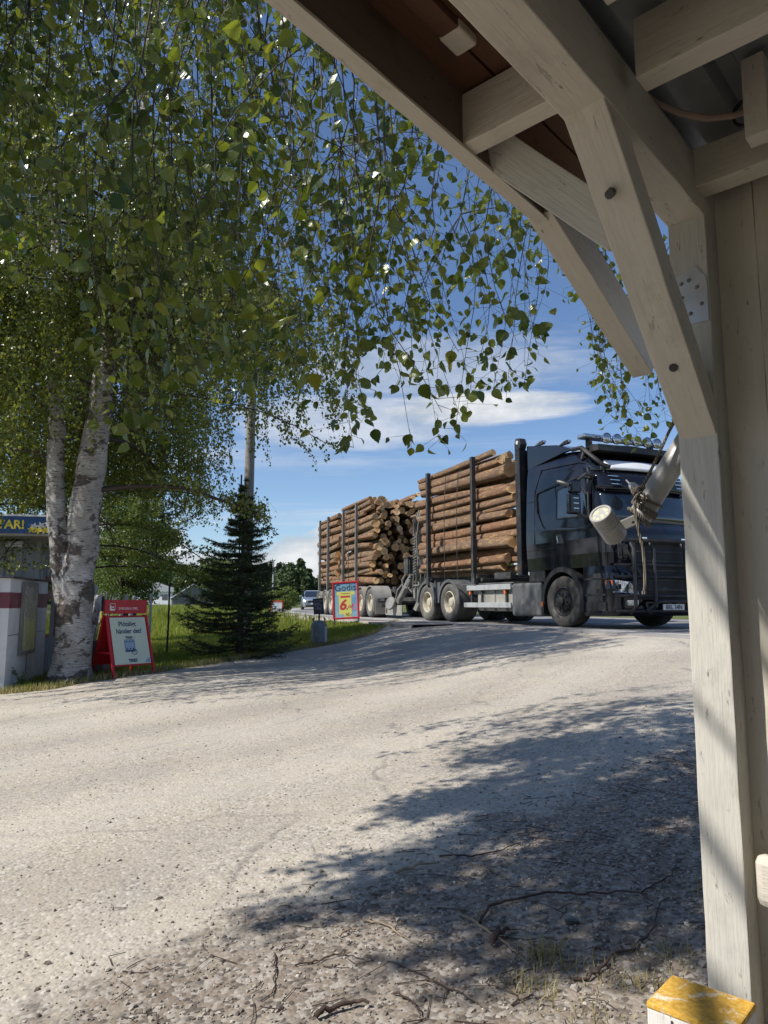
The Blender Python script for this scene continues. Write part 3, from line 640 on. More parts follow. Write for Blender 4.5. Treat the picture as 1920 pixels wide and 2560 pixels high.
# roof: deflector wings, bar, lamps, beacon
mb = MB(); mb.prism([(-1.30, 3.45), (-1.30, 4.02), (-0.2, 3.82), (0.35, 3.62), (0.0, 3.60)], (0, 0.10, 0), (1, 0, 0), (0, 0, 1), (0, 0.06, 0)); mb.prism([(-1.30, 3.45), (-1.30, 4.02), (-0.2, 3.82), (0.35, 3.62), (0.0, 3.60)], (0, 2.34, 0), (1, 0, 0), (0, 0, 1), (0, 0.06, 0))
mb.add([(-1.3, .13, 4.02), (-1.3, 2.37, 4.02), (-.2, 2.37, 3.82), (-.2, .13, 3.82), (.35, 2.37, 3.62), (.35, .13, 3.62)], [(0, 1, 2, 3), (3, 2, 4, 5)]); mb.build('roof_deflector', BLACK, CAB, 0.015)
BAR = MB(); BAR.tube([(0.62, 0.10, 3.36), (0.66, 0.14, 3.56), (0.70, 0.30, 3.64), (0.78, 1.25, 3.66), (0.70, 2.20, 3.64), (0.66, 2.36, 3.56)], 0.035, 8)
BAR.tube([(0.30, 0.12, 3.62), (0.62, 0.10, 3.60), (0.92, 0.12, 3.36), (1.10, 0.20, 3.18), (1.16, 0.34, 3.12)], 0.045, 8); BAR.tube([(0.30, 2.38, 3.62), (0.62, 2.40, 3.60), (0.92, 2.38, 3.36), (1.10, 2.30, 3.18)], 0.045, 8)
for yy in np.linspace(0.5, 1.95, 9): BAR.cyl((0.74, yy, 3.64), (0.74, yy, 3.52), 0.014, None, 6)
BAR.bb(0.42, 0.98, 0.22, 2.28, 3.50, 3.62)
BR = BAR.build('lamp_bar', BLACKM, TR)
ml = MB(); ml.lathe([(0.0, -0.12), (0.06, -0.11), (0.10, -0.04), (0.112, 0.0), (0.112, 0.02), (0.102, 0.025)], (0, 0, 0), (1, 0, 0), 20); a_ = ml.build('roof_lamp', CHROME); mlm = a_.data; bpy.data.objects.remove(a_)
mg = MB(); mg.lathe([(0.102, 0.012), (0.07, 0.024), (0.0, 0.03)], (0, 0, 0), (1, 0, 0), 20); a_ = mg.build('lens', LENS); mgm = a_.data; bpy.data.objects.remove(a_)
for k in range(6):
    o = link(bpy.data.objects.new('roof_lamp', mlm), BR); o.location = (0.84, 0.56 + 0.262 * k, 3.79); link(bpy.data.objects.new('lens', mgm), o)
mb = MB(); mb.bb(0.45, 0.70, 0.12, 2.10, 3.80, 3.89); mb.build('beacon_bar', LENS, BR, 0.03, 3)
for yy in (0.3, 1.9): mb = MB(); mb.bb(0.50, 0.64, yy, yy + 0.06, 3.6, 3.8); mb.build('beacon_foot', BLACKM, BR)
for x, z in ((-0.75, 3.97), (0.12, 3.80)):
    mb = MB(); mb.prism([(0, 0), (-0.32, 0), (-0.1, 0.07), (0.02, 0.08), (0.05, 0.03)], (x, 0.13, z - 0.01), (1, 0, 0), (0, 0, 1), (0, 0.07, 0)); ml_ = mb.build('position_lamp', BLACKM, CAB)
    mb = MB(); mb.cyl((x + 0.02, 0.165, z + 0.03), (x + 0.07, 0.165, z + 0.03), 0.035, 0.03, 10); mb.build('lamp_lens', LENS, ml_)
# headboard behind the cab
mb = MB(); XH = -1.52
for y0, y1 in ((-0.02, 0.16), (2.34, 2.52)):
    mb.bb(XH - 0.09, XH + 0.09, y0, y1, 1.10, 3.95)
    mb.prism([(-0.09, 3.95), (0.09, 3.95), (0.16, 4.08), (0.10, 4.22), (-0.04, 4.24), (-0.09, 4.12)], (XH, y0, 0), (1, 0, 0), (0, 0, 1), (0, y1 - y0, 0))
for z in (1.25, 2.1, 2.95, 3.85): mb.bb(XH - 0.05, XH + 0.05, 0.16, 2.34, z, z + 0.12)
mb.bb(XH - 0.02, XH + 0.02, 0.16, 2.34, 1.2, 3.9)
HB_ = mb.build('headboard', BLACKM, TR, 0.012)
mb = MB(); mb.cyl((XH + 0.03, -0.024, 4.13), (XH + 0.03, -0.03, 4.13), 0.045, None, 14); mb.build('lifting_eye', PLATEW, HB_)
# chassis
mb = MB()
for yy in (0.82, 1.60): mb.bb(-7.15, 1.0, yy, yy + 0.08, 0.72, 1.0)
for x in (-1.9, -2.9, -3.9, -4.9, -6.2, -7.1): mb.bb(x - 0.05, x + 0.05, 0.9, 1.6, 0.78, 0.96)
for x in (-4.91, -6.23): mb.cyl((x, 0.3, 0.51), (x, 2.2, 0.51), 0.09, None, 10); mb.lathe([(0, -0.24), (0.2, -0.2), (0.28, 0), (0.2, 0.2), (0, 0.24)], (x, 1.25, 0.53), (0, 1, 0), 16)
mb.cyl((0, 0.2, 0.5), (0, 2.3, 0.5), 0.07, None, 10)
mb.bb(-4.2, -1.3, 0.9, 1.6, 0.62, 0.72); mb.bb(-3.9, -1.9, 2.0, 2.45, 0.35, 0.95)
mb.build('chassis', DARKST, TR)
mb = MB(); mb.bb(-7.2, -1.65, 0.72, 1.78, 1.0, 1.10)
for x in (-3.56, -6.10): mb.bb(x - 0.14, x + 0.14, 0.0, Wd, 1.10, 1.20); mb.bb(x - 0.22, x + 0.22, 0.1, 2.4, 1.02, 1.1)
mb.bb(-2.65, -1.95, 0.02, 0.10, 1.06, 1.20); mb.bb(-2.65, -1.95, 0.02, 0.5, 1.05, 1.08)
BK = mb.build('bunk', DARKST, TR, 0.006)
for x in (-3.56, -6.10):
    for yy in (0.0, Wd):
        mb = MB(); mb.bb(x - 0.045, x + 0.045, yy - 0.05, yy + 0.05, 1.05, 4.19); mb.bb(x - 0.06, x + 0.10, yy - 0.065, yy + 0.065, 0.98, 1.22)
        for s in (-1, 1): mb.bb(x + s * 0.045 - 0.006, x + s * 0.045 + 0.006, yy - 0.058, yy + 0.058, 1.2, 4.19)
        mb.build('stake', DARKST, BK, 0.004)
# side tank, fairing and rails
mb = MB(); rr = 0.10; mb.prism([(-3.62 + q[0], q[1]) for q in [(0, .30), (0, .92), (1.72, .92), (1.72, .30)]], (0, 0.10, 0), (1, 0, 0), (0, 0, 1), (0, 0.62, 0)); TK = mb.build('fuel_tank', TANKM, TR, 0.08, 4)
mb = MB()
for x in (-3.25, -2.75, -2.25): mb.bb(x - 0.03, x + 0.03, 0.088, 0.74, 0.29, 0.935)
mb.build('tank_strap', GREYST, TK, 0.01)
mb = MB(); mb.bb(-1.92, -0.80, 0.02, 0.60, 0.20, 0.93); mb.build('side_fairing', FENDER, TR, 0.05, 3)
mb = MB(); mb.bb(-4.30, -1.90, 0.06, 0.66, 0.94, 0.97); mb.build('tank_cover', FENDER, TR, 0.01)
for z0, z1, x0, x1 in ((0.80, 0.93, -3.95, -1.94), (0.38, 0.50, -4.10, -1.94)):
    mb = MB(); mb.bb(x0, x1, -0.005, 0.045, z0, z1); mb.build('side_rail', ALU, TR, 0.008)
mb = MB()
for x in (-3.8, -3.3, -2.2): mb.bb(x - 0.03, x + 0.03, 0.045, 0.10, 0.40, 0.9)
mb.bb(-4.45, -3.95, 0.02, 0.05, 0.84, 0.87); mb.build('rail_bracket', DARKST, TR)
mb = MB()
for x in (-3.84, -2.22): mb.bb(x - 0.035, x + 0.035, 0.02, 0.045, 0.70, 0.79)
mb.build('side_marker', ORANGE, TR)
# rear wheels and their mudguards
for x in (-4.91, -6.23):
    wheel(TR, 'rear', x, 0.0); wheel(TR, 'rear', x, Wd, True)
    for y0, y1 in ((-0.01, 0.62), (1.88, 2.51)):
        mb = MB(); arch(mb, x, 0.51, 0.575, 0.60, y0, y1, -2, 182, 18); arch(mb, x, 0.51, 0.53, 0.61, y0 - 0.015, y0 + 0.02, -2, 182, 18)
        mb.build('mudguard', FENDER, TR)
wheel(TR, 'front', 0, 0.0, False, R(5)); wheel(TR, 'front', 0, Wd, True, R(5))
mb = MB(); mb.bb(-5.70, -5.44, 0.0, 0.6, 0.62, 1.05); mb.build('mudguard_web', FENDER, TR, 0.02)
# rear gear: tail box, hitch, hoses
mb = MB(); mb.bb(-7.25, -6.86, 0.05, 0.6, 0.98, 1.03); mb.bb(-7.22, -7.10, 0.04, 2.46, 0.62, 0.92); mb.prism([(-6.95, 0.95), (-6.75, 0.55), (-7.05, 0.25), (-7.25, 0.30), (-7.0, 0.55)], (0, 0.04, 0), (1, 0, 0), (0, 0, 1), (0, 0.5, 0)); mb.build('tail_frame', GREYST, TR, 0.01)
mb = MB(); mb.bb(-7.22, -7.20, 0.10, 0.20, 0.78, 0.86); mb.build('tail_lamp', ORANGE, TR)
mb = MB(); mb.bb(-8.35, -8.05, 0.25, 1.25, 1.40, 1.88); mb.bb(-8.38, -8.02, 0.23, 1.27, 1.88, 1.92)
for k in range(4): mb.bb(-8.06, -8.03, 0.30 + k * 0.05, 0.325 + k * 0.05, 1.42, 1.86); mb.bb(-8.06, -8.03, 1.02 + k * 0.05, 1.045 + k * 0.05, 1.42, 1.86)
mb.bb(-8.2, -8.15, 0.7, 0.8, 0.9, 1.4); mb.build('oil_cooler', DARKST, TR, 0.01)
mb = MB()
for q, (y0, sag) in enumerate(((0.35, 0.5), (0.45, 0.62), (0.6, 0.42), (0.75, 0.55), (0.9, 0.7))):
    mb.tube([(-7.25, y0, 1.55 + 0.05 * q), (-7.5, y0, 1.9 + 0.12 * q), (-7.75, y0 - 0.03, 1.7), (-7.85, y0, 1.25 + 0.05 * q), (-8.05, y0 + 0.05, 1.0 - sag * 0.4), (-8.4, y0 + 0.1, 0.95), (-8.6, y0 + 0.1, 1.2)], 0.022, 6)
mb.tube([(-8.2, .3, 1.45), (-8.35, .2, 1.2), (-8.3, .2, 1.0), (-8.1, .25, .95), (-8.0, .3, 1.2)], 0.03, 6)
for q in range(4):     # tall hose loop rising behind the truck's load
    mb.tube([(-7.55, 0.30 + .05 * q, 2.0), (-7.7, 0.3 + .05 * q, 2.6 + .03 * q), (-7.62, 0.25 + .05 * q, 3.0 + .05 * q), (-7.35, 0.2 + .05 * q, 3.15 + .06 * q), (-7.15, 0.2 + .05 * q, 2.9), (-7.3, .2 + .05 * q, 2.4), (-7.2, .2 + .05 * q, 1.6)], 0.02, 6)
mb.build('hose', GREYST, TR)
mb = MB()
for yy in (0.28, 0.42):
    a = np.linspace(0, 14 * 2 * math.pi, 140); zq = np.linspace(1.35, 2.55, 140)
    mb.tube(np.stack([-7.62 + 0.045 * np.cos(a), yy + 0.045 * np.sin(a), zq], -1), 0.016, 5)
mb.build('coiled_hose', GREYST, TR)
# a timber crane folded behind the truck: stub column, cylinder and hanging head
mb = MB(); mb.beam((-8.35, 0.55, 1.35), (-9.0, 0.35, 0.50), 0.14, 0.16); mb.beam((-7.5, 1.2, 0.9), (-8.4, 0.7, 1.3), 0.16, 0.18); mb.cyl((-8.3, 0.45, 1.25), (-8.85, 0.3, 0.55), 0.05, None, 10); mb.lathe([(0.0, -0.05), (0.2, -0.05), (0.22, 0), (0.2, 0.05), (0, 0.05)], (-9.15, 0.15, 0.48), (0.3, -0.9, 0.25), 18)
mb.tube([(-8.5, .3, 1.1), (-8.75, .22, .9), (-8.85, .2, .62), (-9.0, .18, .42), (-9.2, .15, .42)], 0.03, 6); mb.build('crane_arm', GREYST, TR, 0.008)

# ------------------------------------------------------------------ trailer
AL = R(18); HL = (math.sin(AL), -math.cos(AL))
TL = empty('timber_trailer', (-1.028, 26.5, ROADZ), math.atan2(HL[1], HL[0]))
tag(TL, 'dusty grey timber trailer stacked with logs behind the black truck', 'trailer')
mb = MB()
for yy in (0.80, 1.62): mb.bb(-7.0, 2.2, yy, yy + 0.09, 0.80, 1.05)
mb.beam((2.0, 1.25, 0.62), (5.5, 1.4, 0.62), 0.16, 0.14)
for s in (-1, 1): mb.beam((2.0, 1.25 + 0.4 * s, 0.62), (3.6, 1.28, 0.62), 0.1, 0.12)
mb.bb(1.8, 2.9, 0.15, 0.3, 0.55, 0.66); mb.bb(2.3, 2.4, 0.1, 2.4, 0.5, 0.64); mb.cyl((2.7, 0.1, 0.42), (2.7, 0.5, 0.42), 0.07, None, 10)
for x in (-7.0, -5.5, -3.5, -2.0, 0.0, 1.5, 2.2): mb.bb(x - .05, x + .05, .85, 1.65, .82, 1.0)
mb.bb(-3.6, -0.9, 0.3, 2.2, 0.55, 0.80); mb.build('chassis', DARKST, TL)
for x in (0.0, -1.9, -4.45, -6.0):
    mb = MB(); mb.bb(x - 0.12, x + 0.12, 0, Wd, 1.05, 1.17); BKt = mb.build('bunk', DARKST, TL, 0.006)
    for yy in (0.0, Wd):
        mb = MB(); mb.bb(x - 0.045, x + 0.045, yy - 0.05, yy + 0.05, 1.0, 4.19); mb.build('stake', GREYST, BKt, 0.008)
for x in (0.55, 1.75, -3.9, -5.0, -6.1):
    for y0, fl in ((0.0, False), (Wd, True)): wheel(TL, 'trailer', x, y0, fl)
    mb = MB(); mb.cyl((x, .3, .5), (x, 2.2, .5), .08, None, 10); mb.build('axle', DARKST, TL)
for x in (0.55, 1.75):
    for y0, y1 in ((-0.02, 0.62), (1.88, 2.52)):
        mb = MB(); arch(mb, x, 0.5, 0.56, 0.585, y0, y1, -30 if x > 1 else 20, 165, 14); mb.build('mudguard', DUSTF, TL)
for x in (-3.9, -5.0, -6.1):
    mb = MB(); arch(mb, x, 0.5, 0.535, 0.555, -0.01, 0.6, 25, 155, 12); mb.build('mudguard', DUSTF, TL)
mb = MB(); mb.bb(2.42, 2.45, -0.02, 0.62, 0.12, 0.52); mb.bb(2.55, 4.2, 0.3, 0.33, 0.1, 0.42); mb.build('mud_flap', DUSTF, TL)

# ------------------------------------------------------------------ logs
def log_meshes(n=7):
    out = []
    for q in range(n):
        r_ = np.random.default_rng(100 + q); S = 14; K = 10; V = []; F = []; M_ = []
        ph = r_.uniform(0, 6.28, 4); bend = r_.uniform(-0.45, 0.45, 2)
        for i in range(K + 1):
            s = i / K; tap = 1.08 - 0.26 * s + 0.02 * math.sin(s * 9 + ph[0])
            if q % 3 == 0 and i == 0: tap *= 1.14
            oy = bend[0] * math.sin(math.pi * s); oz = bend[1] * math.sin(math.pi * s * 1.3)
            for k in range(S):
                a = 2 * math.pi * k / S; rr = tap * (1 + 0.05 * math.sin(3 * a + ph[1] + s * 3) + 0.03 * math.sin(5 * a + ph[2]) + r_.normal(0, 0.018))
                V.append((s + (r_.normal(0, 0.002) if i in (0, K) else 0) + (0.006 * math.cos(a + ph[3]) if i in (0, K) else 0), oy + rr * math.cos(a), oz + rr * math.sin(a)))
        for i in range(K):
            for k in range(S): F.append((i * S + k, i * S + (k + 1) % S, (i + 1) * S + (k + 1) % S, (i + 1) * S + k)); M_.append(0)
        F.append(tuple(range(S))); M_.append(1); F.append(tuple(range(K * S, K * S + S))[::-1]); M_.append(1)
        me = bpy.data.meshes.new('log'); me.from_pydata(V, [], F); me.materials.append(BARKM); me.materials.append(CUTM)
        me.polygons.foreach_set('material_index', M_); me.polygons.foreach_set('use_smooth', [m == 0 for m in M_])
        import bmesh
        bm = bmesh.new(); bm.from_mesh(me); bmesh.ops.recalc_face_normals(bm, faces=bm.faces[:]); bm.to_mesh(me); bm.free(); out.append(me)
    return out
BARKM, t, p = principled('pine_bark', (0.28, 0.15, 0.09), 0.9, 0, 0.2)
oi = t.node('ShaderNodeObjectInfo'); rn = oi.outputs['Random']
v = t.coords('Object', (42, 3.2, 3.2)); vv = t.node('ShaderNodeVectorMath', operation='ADD'); t.l.new(v, vv.inputs[0])
cmb = t.node('ShaderNodeCombineXYZ'); t.l.new(t.math('MULTIPLY', rn, 50), cmb.inputs[0]); t.l.new(cmb.outputs[0], vv.inputs[1]); v = vv.outputs[0]
base = t.mix(t.ramp(rn, [(0.15, 0), (0.85, 1)]), (0.52, 0.265, 0.15, 1), (0.37, 0.285, 0.22, 1))
fl = t.voro(v, 2.6, 'F1', 'Color'); fs = t.node('ShaderNodeSeparateColor'); t.l.new(fl, fs.inputs[0])
c = t.mix(t.ramp(fs.outputs[0], [(0.2, 0), (0.8, 0.75)]), base, (0.25, 0.175, 0.13, 1)); c = t.mix(t.ramp(t.noise(v, 2.2, 5, 0.7), [(0.52, 0), (0.66, 0.7)]), c, (0.34, 0.29, 0.24, 1))
c = t.mix(t.ramp(t.noise(v, 1.1, 6, 0.7), [(0.48, 0), (0.62, 0.85)]), c, (0.42, 0.25, 0.145, 1))
c = t.mix(t.ramp(t.noise(v, 0.5, 5, 0.65), [(0.56, 0), (0.60, 0.9)]), c, (0.66, 0.43, 0.20, 1))
c = t.mix(t.ramp(t.noise(v, 4, 4, 0.7), [(0.30, 0.6), (0.42, 0)]), c, (0.06, 0.04, 0.03, 1))
t.l.new(c, p.inputs['Base Color']); t.l.new(t.bump(t.math('ADD', t.noise(v, 3.2, 5, 0.7), t.voro(v, 2.6)), 0.9, 0.08), p.inputs['Normal'])
CUTM, t, p = principled('cut_wood', (0.6, 0.4, 0.2), 0.8, 0, 0.2)
oi = t.node('ShaderNodeObjectInfo'); rn = oi.outputs['Random']
tc_ = t.node('ShaderNodeTexCoord'); sp_ = t.node('ShaderNodeSeparateXYZ'); t.l.new(tc_.outputs['Object'], sp_.inputs[0])
rad = t.math('SQRT', t.math('ADD', t.math('MULTIPLY', sp_.outputs[1], sp_.outputs[1]), t.math('MULTIPLY', sp_.outputs[2], sp_.outputs[2])))
rings = t.math('SINE', t.math('ADD', t.math('MULTIPLY', rad, 42), t.math('MULTIPLY', t.noise(tc_.outputs['Object'], 3, 3), 6)))
c = t.mix(t.ramp(rn, [(0.1, 0), (0.9, 1)]), (0.72, 0.52, 0.29, 1), (0.62, 0.35, 0.15, 1))
c = t.mix(t.ramp(rad, [(0.3, 0.55), (0.75, 0)]), c, (0.50, 0.25, 0.10, 1)); c = t.mix(t.math('MULTIPLY', t.ramp(rings, [(0.3, 0), (0.9, 1)]), 0.25), c, (0.36, 0.2, 0.09, 1))
c = t.mix(t.ramp(t.noise(tc_.outputs['Object'], 2.2, 5, 0.7), [(0.5, 0), (0.75, 0.6)]), c, (0.30, 0.20, 0.12, 1)); t.l.new(c, p.inputs['Base Color'])
LOGS = log_meshes()
def pack(z0, ztop, seed, rmin=0.075, rmax=0.165, y0=0.07, y1=2.43):
    r_ = np.random.default_rng(seed); C = []
    for _ in range(400):
        r = rmin + (rmax - rmin) * r_.beta(1.6, 2.2); best = None
        for y in r_.uniform(y0 + r, y1 - r, 26):
            z = z0 + r
            for (cy, cz, cr) in C:
                dy_ = abs(cy - y)
                if dy_ < r + cr: z = max(z, cz + math.sqrt((r + cr) ** 2 - dy_ ** 2) * 0.985)
            if best is None or z < best[1]: best = (y, z)
        if best[1] + r > ztop: 
            if len(C) > 60 and _ > 150 and best[1] > ztop: break
            continue
        C.append((best[0], best[1], r))
    return C
ORD = ['lowest', 'second', 'third', 'fourth', 'fifth', 'sixth', 'seventh', 'eighth', 'ninth', 'tenth', 'eleventh', 'twelfth', 'thirteenth', 'fourteenth', 'fifteenth', 'sixteenth', 'seventeenth', 'eighteenth', 'nineteenth', 'twentieth']
def lay(frame_o, C, xr, xf, jr, jf, label, group, seed, keep=None):
    where = {'logs on the truck': 'the load behind the black cab', 'logs in the front stack of the trailer': "the trailer's front stack", 'logs in the rear stack of the trailer': "the trailer's rear stack"}[group]
    side = sorted([c_ for c_ in C if c_[0] - c_[2] < 0.13], key=lambda c_: c_[1]); own = {}
    for k, c_ in enumerate(side[:20]): own[c_] = ('lowest log' if k == 0 else ORD[k] + ' log from the bottom') + ' on the near side of ' + where
    own[side[-1]] = 'uppermost log on the near side of ' + where
    tall = [c_ for c_ in sorted(C, key=lambda c_: -(c_[1] + c_[2])) if c_ not in own and (not keep or keep(*c_))]; own[tall[0]] = 'log lying highest of all on ' + where
    r_ = np.random.default_rng(seed); M0 = frame_o.matrix_basis.copy(); n = 0
    for (y, z, r) in C:
        if keep and not keep(y, z, r): continue
        xb = xr + r_.uniform(-jr, jr); xe = xf + r_.uniform(-1, 0.35) * jf
        if group == 'logs on the truck' and z > 3.72: xe = -2.55 - r_.random() * 0.5
        if r_.random() < 0.5: a, b = xb, xe
        else: a, b = xe, xb
        o = link(bpy.data.objects.new('log', LOGS[r_.integers(len(LOGS))]))
        yaw = r_.normal(0, 0.008); pit = r_.normal(0, 0.012)
        Mx = Matrix.Translation((a, y, z)) @ Matrix.Rotation((0 if b > a else math.pi) + yaw, 4, 'Z') @ Matrix.Rotation(pit, 4, 'Y') @ Matrix.Rotation(r_.uniform(0, 6.28), 4, 'X') @ Matrix.Diagonal((abs(b - a), r * 1.03, r * 1.03, 1))
        o.matrix_basis = M0 @ Mx; tag(o, own.get((y, z, r), label), 'log', group); n += 1
    return n
bpy.context.view_layer.update()
for o in (TR, TL): o.matrix_basis = Matrix.Translation(o.location) @ Matrix.Rotation(o.rotation_euler[2], 4, 'Z')
C1 = pack(1.21, 4.26, 11, 0.075, 0.15)
lay(TR, C1, -7.0, -1.72, 0.22, 1.0, 'log deeper in the load behind the black cab, behind the near-side row', 'logs on the truck', 5, lambda y, z, r: y < 0.62 or z > 3.85)
C2 = pack(1.18, 4.36, 12, 0.062, 0.155)
lay(TL, C2, -2.5, 1.55, 0.2, 0.8, "log deeper in the trailer's front stack, showing only its cut end", 'logs in the front stack of the trailer', 6)
C3 = pack(1.18, 4.26, 13, 0.08, 0.16)
lay(TL, C3, -6.75, -3.2, 0.3, 0.4, "log deeper in the trailer's rear stack, behind the near-side row", 'logs in the rear stack of the trailer', 7, lambda y, z, r: y < 0.6 or z > 3.85)
# chains over the loads
for fr, x, zt, nm in ((TR, -5.05, 3.95, 'thin load strap over the logs on the truck'), (TR, -4.35, 3.95, 'second thin load strap over the truck logs, nearer the cab'), (TL, -0.9, 4.05, 'thin load strap over the front stack of the trailer')):
    mb = MB(); mb.tube([(x, -0.045, 1.1), (x + 0.02, -0.06, 2.0), (x, -0.05, 3.0), (x, 0.02, zt), (x, 0.5, zt + 0.18), (x, 1.25, zt + 0.2), (x, 2.0, zt + 0.18), (x, 2.5, zt), (x, 2.56, 1.1)], 0.011, 5)
    o = mb.build('load_strap', DARKST); o.matrix_basis = fr.matrix_basis.copy(); tag(o, nm, 'strap')
# ------------------------------------------------------------------ the timber shelter over the camera
TH = R(42); bD = np.array([math.sin(TH), math.cos(TH), 0.0]); cD = np.array([math.cos(TH), -math.sin(TH), 0.0]); zD = np.array([0, 0, 1.0])
PC = np.array([0.868, 1.90, 0.0])
SH = empty('timber_shelter', (PC[0], PC[1], hz(PC[0], PC[1])))
tag(SH, 'weathered white timber porch with post, braces and tin roof', 'shelter')
def timber(name, p0, p1, w, h, side, mat, parent=SH, bevel=0.003, rough=True):
    """a plank or post of its own from p0 to p1, w along side, h across; gently uneven"""
    p0 = np.array(p0, float); p1 = np.array(p1, float); d = p1 - p0; L = np.linalg.norm(d); d /= L
    u = np.array(side, float); u -= d * np.dot(u, d); u /= np.linalg.norm(u); v = np.cross(d, u)
    n = max(2, int(L / 0.08)) if rough else 1; V = []
    for i in range(n + 1):
        x = -L / 2 + L * i / n; q = rng.normal(0, 0.0006, (4, 2)) if rough else np.zeros((4, 2))
        for k, (a, b) in enumerate(((-1, -1), (1, -1), (1, 1), (-1, 1))): V.append((x, a * w / 2 + q[k, 0], b * h / 2 + q[k, 1]))
    mb = MB(); F = [(3, 2, 1, 0), tuple(4 * n + k for k in range(4))]
    for i in range(n): F += [(4 * i + k, 4 * i + (k + 1) % 4, 4 * i + 4 + (k + 1) % 4, 4 * i + 4 + k) for k in range(4)]
    mb.add(V, F); o = mb.build(name, mat, parent, bevel)
    M = Matrix([[d[i], u[i], v[i], ((p0 + p1) / 2)[i]] for i in range(3)] + [[0, 0, 0, 1]]); return place(o, M)
def wpart(mb, name, mat, parent=SH, bevel=0.0):
    o = mb.build(name, mat, parent, bevel); return place(o, Matrix.Identity(4))
ZB = 2.60; ZJ = 2.67
post = timber('post', PC + zD * 0.20, PC + zD * 2.602, 0.10, 0.10, cD, PGREY)
beam = timber('beam', PC - bD * 4.2 + zD * (ZB + 0.075), PC + bD * 0.9 + zD * (ZB + 0.075), 0.10, 0.15, cD, PWOOD)
# knee brace from post to beam
br = timber('knee_brace', PC - bD * 0.02 + zD * 2.01, PC - bD * 0.68 + zD * 2.672, 0.095, 0.075, cD, PWOOD)
mb = MB()
for a, b in ((0.16, 2.185), (0.50, 2.50)):
    q = PC - bD * (a + 0.035) + zD * (b - 0.035); mb.cyl(q, q - bD * 0.012 - zD * 0.012, 0.011, None, 8); wpart(mb, 'bolt', DARKST, br); mb = MB()
# fascia and outriggers
F0 = at_z(700, 20, ZJ); F1 = at_z(1375, 583, ZJ); fd = F1 - F0; fd /= np.linalg.norm(fd)
timber('fascia', F0 - fd * 3.4 + zD * 0.085 + cD * 0.018, F1 + fd * 0.06 + zD * 0.085 + cD * 0.018, 0.036, 0.17, cD, DBROWN)
timber('fascia_lip', F0 - fd * 3.4 - zD * 0.004 + cD * 0.018, F1 + fd * 0.03 - zD * 0.004 + cD * 0.018, 0.042, 0.008, cD, PWOOD, bevel=0.001)
def joist(px0, py0, length, back=0.0, w=0.055, h=0.135, z=ZJ, name='joist', mat=PWOOD):
    q = at_z(px0, py0, z) - cD * back + bD * w / 2 + zD * h / 2
    return timber(name, q, q + cD * length, w, h, bD, mat)
joist(1140, 371, 0.30, 0.0)
j2 = at_z(1140, 371, ZJ)
for k in (1, 2): q = j2 - bD * 0.75 * k + bD * 0.03 + zD * 0.067; timber('joist', q, q + cD * 0.28, 0.055, 0.135, bD, PWOOD)
joist(1588, 195, 1.6, 0.0, 0.06, 0.14)
joist(1729, 472, 1.6, 0.0, 0.07, 0.11, ZJ - 0.02, 'wall_plate')
joist(1360, 40, 1.6, -0.1, 0.06, 0.14)
# light board bracing the outrigger, and the sloping board at the end of the fascia
s0 = at_y(1195, 345, 1.74); s1 = at_y(1555, 585, 1.66)
timber('brace_board', s0, s1, 0.03, 0.098, ray(1380, 460), PGREY, bevel=0.003)
A0 = at_z(1368, 560, ZJ + 0.03) + cD * 0.03; rB = ray(1612, 905); tt = (rB[0] * A0[1] - rB[1] * A0[0]) / (rB[1] * bD[0] - rB[0] * bD[1])
B0 = A0 + bD * tt; B0[2] = CAMZ + rB[2] / rB[1] * B0[1]
timber('sloping_board', A0 - (B0 - A0) * 0.12, B0, 0.075, 0.13, cD, PWOOD)
# gusset plate with screws on the post above the brace
mb = MB(); mb.prism([(-0.036, 2.30), (0.046, 2.30), (0.046, 2.42), (0.02, 2.46), (-0.036, 2.44)], PC - bD * 0.053, cD, zD, bD * 0.004); gp = wpart(mb, 'gusset_plate', ALU)
for a, z in ((0.0, 2.33), (0.03, 2.35), (-0.02, 2.38), (0.02, 2.40), (0.0, 2.425), (-0.02, 2.42)):
    mb = MB(); q = PC + cD * a + zD * z - bD * 0.053; mb.cyl(q, q - bD * 0.004, 0.006, 0.004, 8); wpart(mb, 'screw', GREYST, gp)
# boards of the wall behind the post
for k in range(4):
    q = PC + bD * 0.055 + cD * (0.075 + 0.148 * k); timber('wall_board', q + zD * 0.22, q + zD * 2.83, 0.1475, 0.022, cD, PWOOD, bevel=0.002)
mb = MB(); mb.box(PC + bD * 0.085 + cD * 0.35 + zD * 1.45, (0.72, 0.02, 2.7), (cD, bD, zD)); wpart(mb, 'wall_backing', DBROWN)
q = at_y(1893, 2196, 1.80); timber('rail', q, q + cD * 1.0, 0.05, 0.115, bD, PWOOD, bevel=0.018)
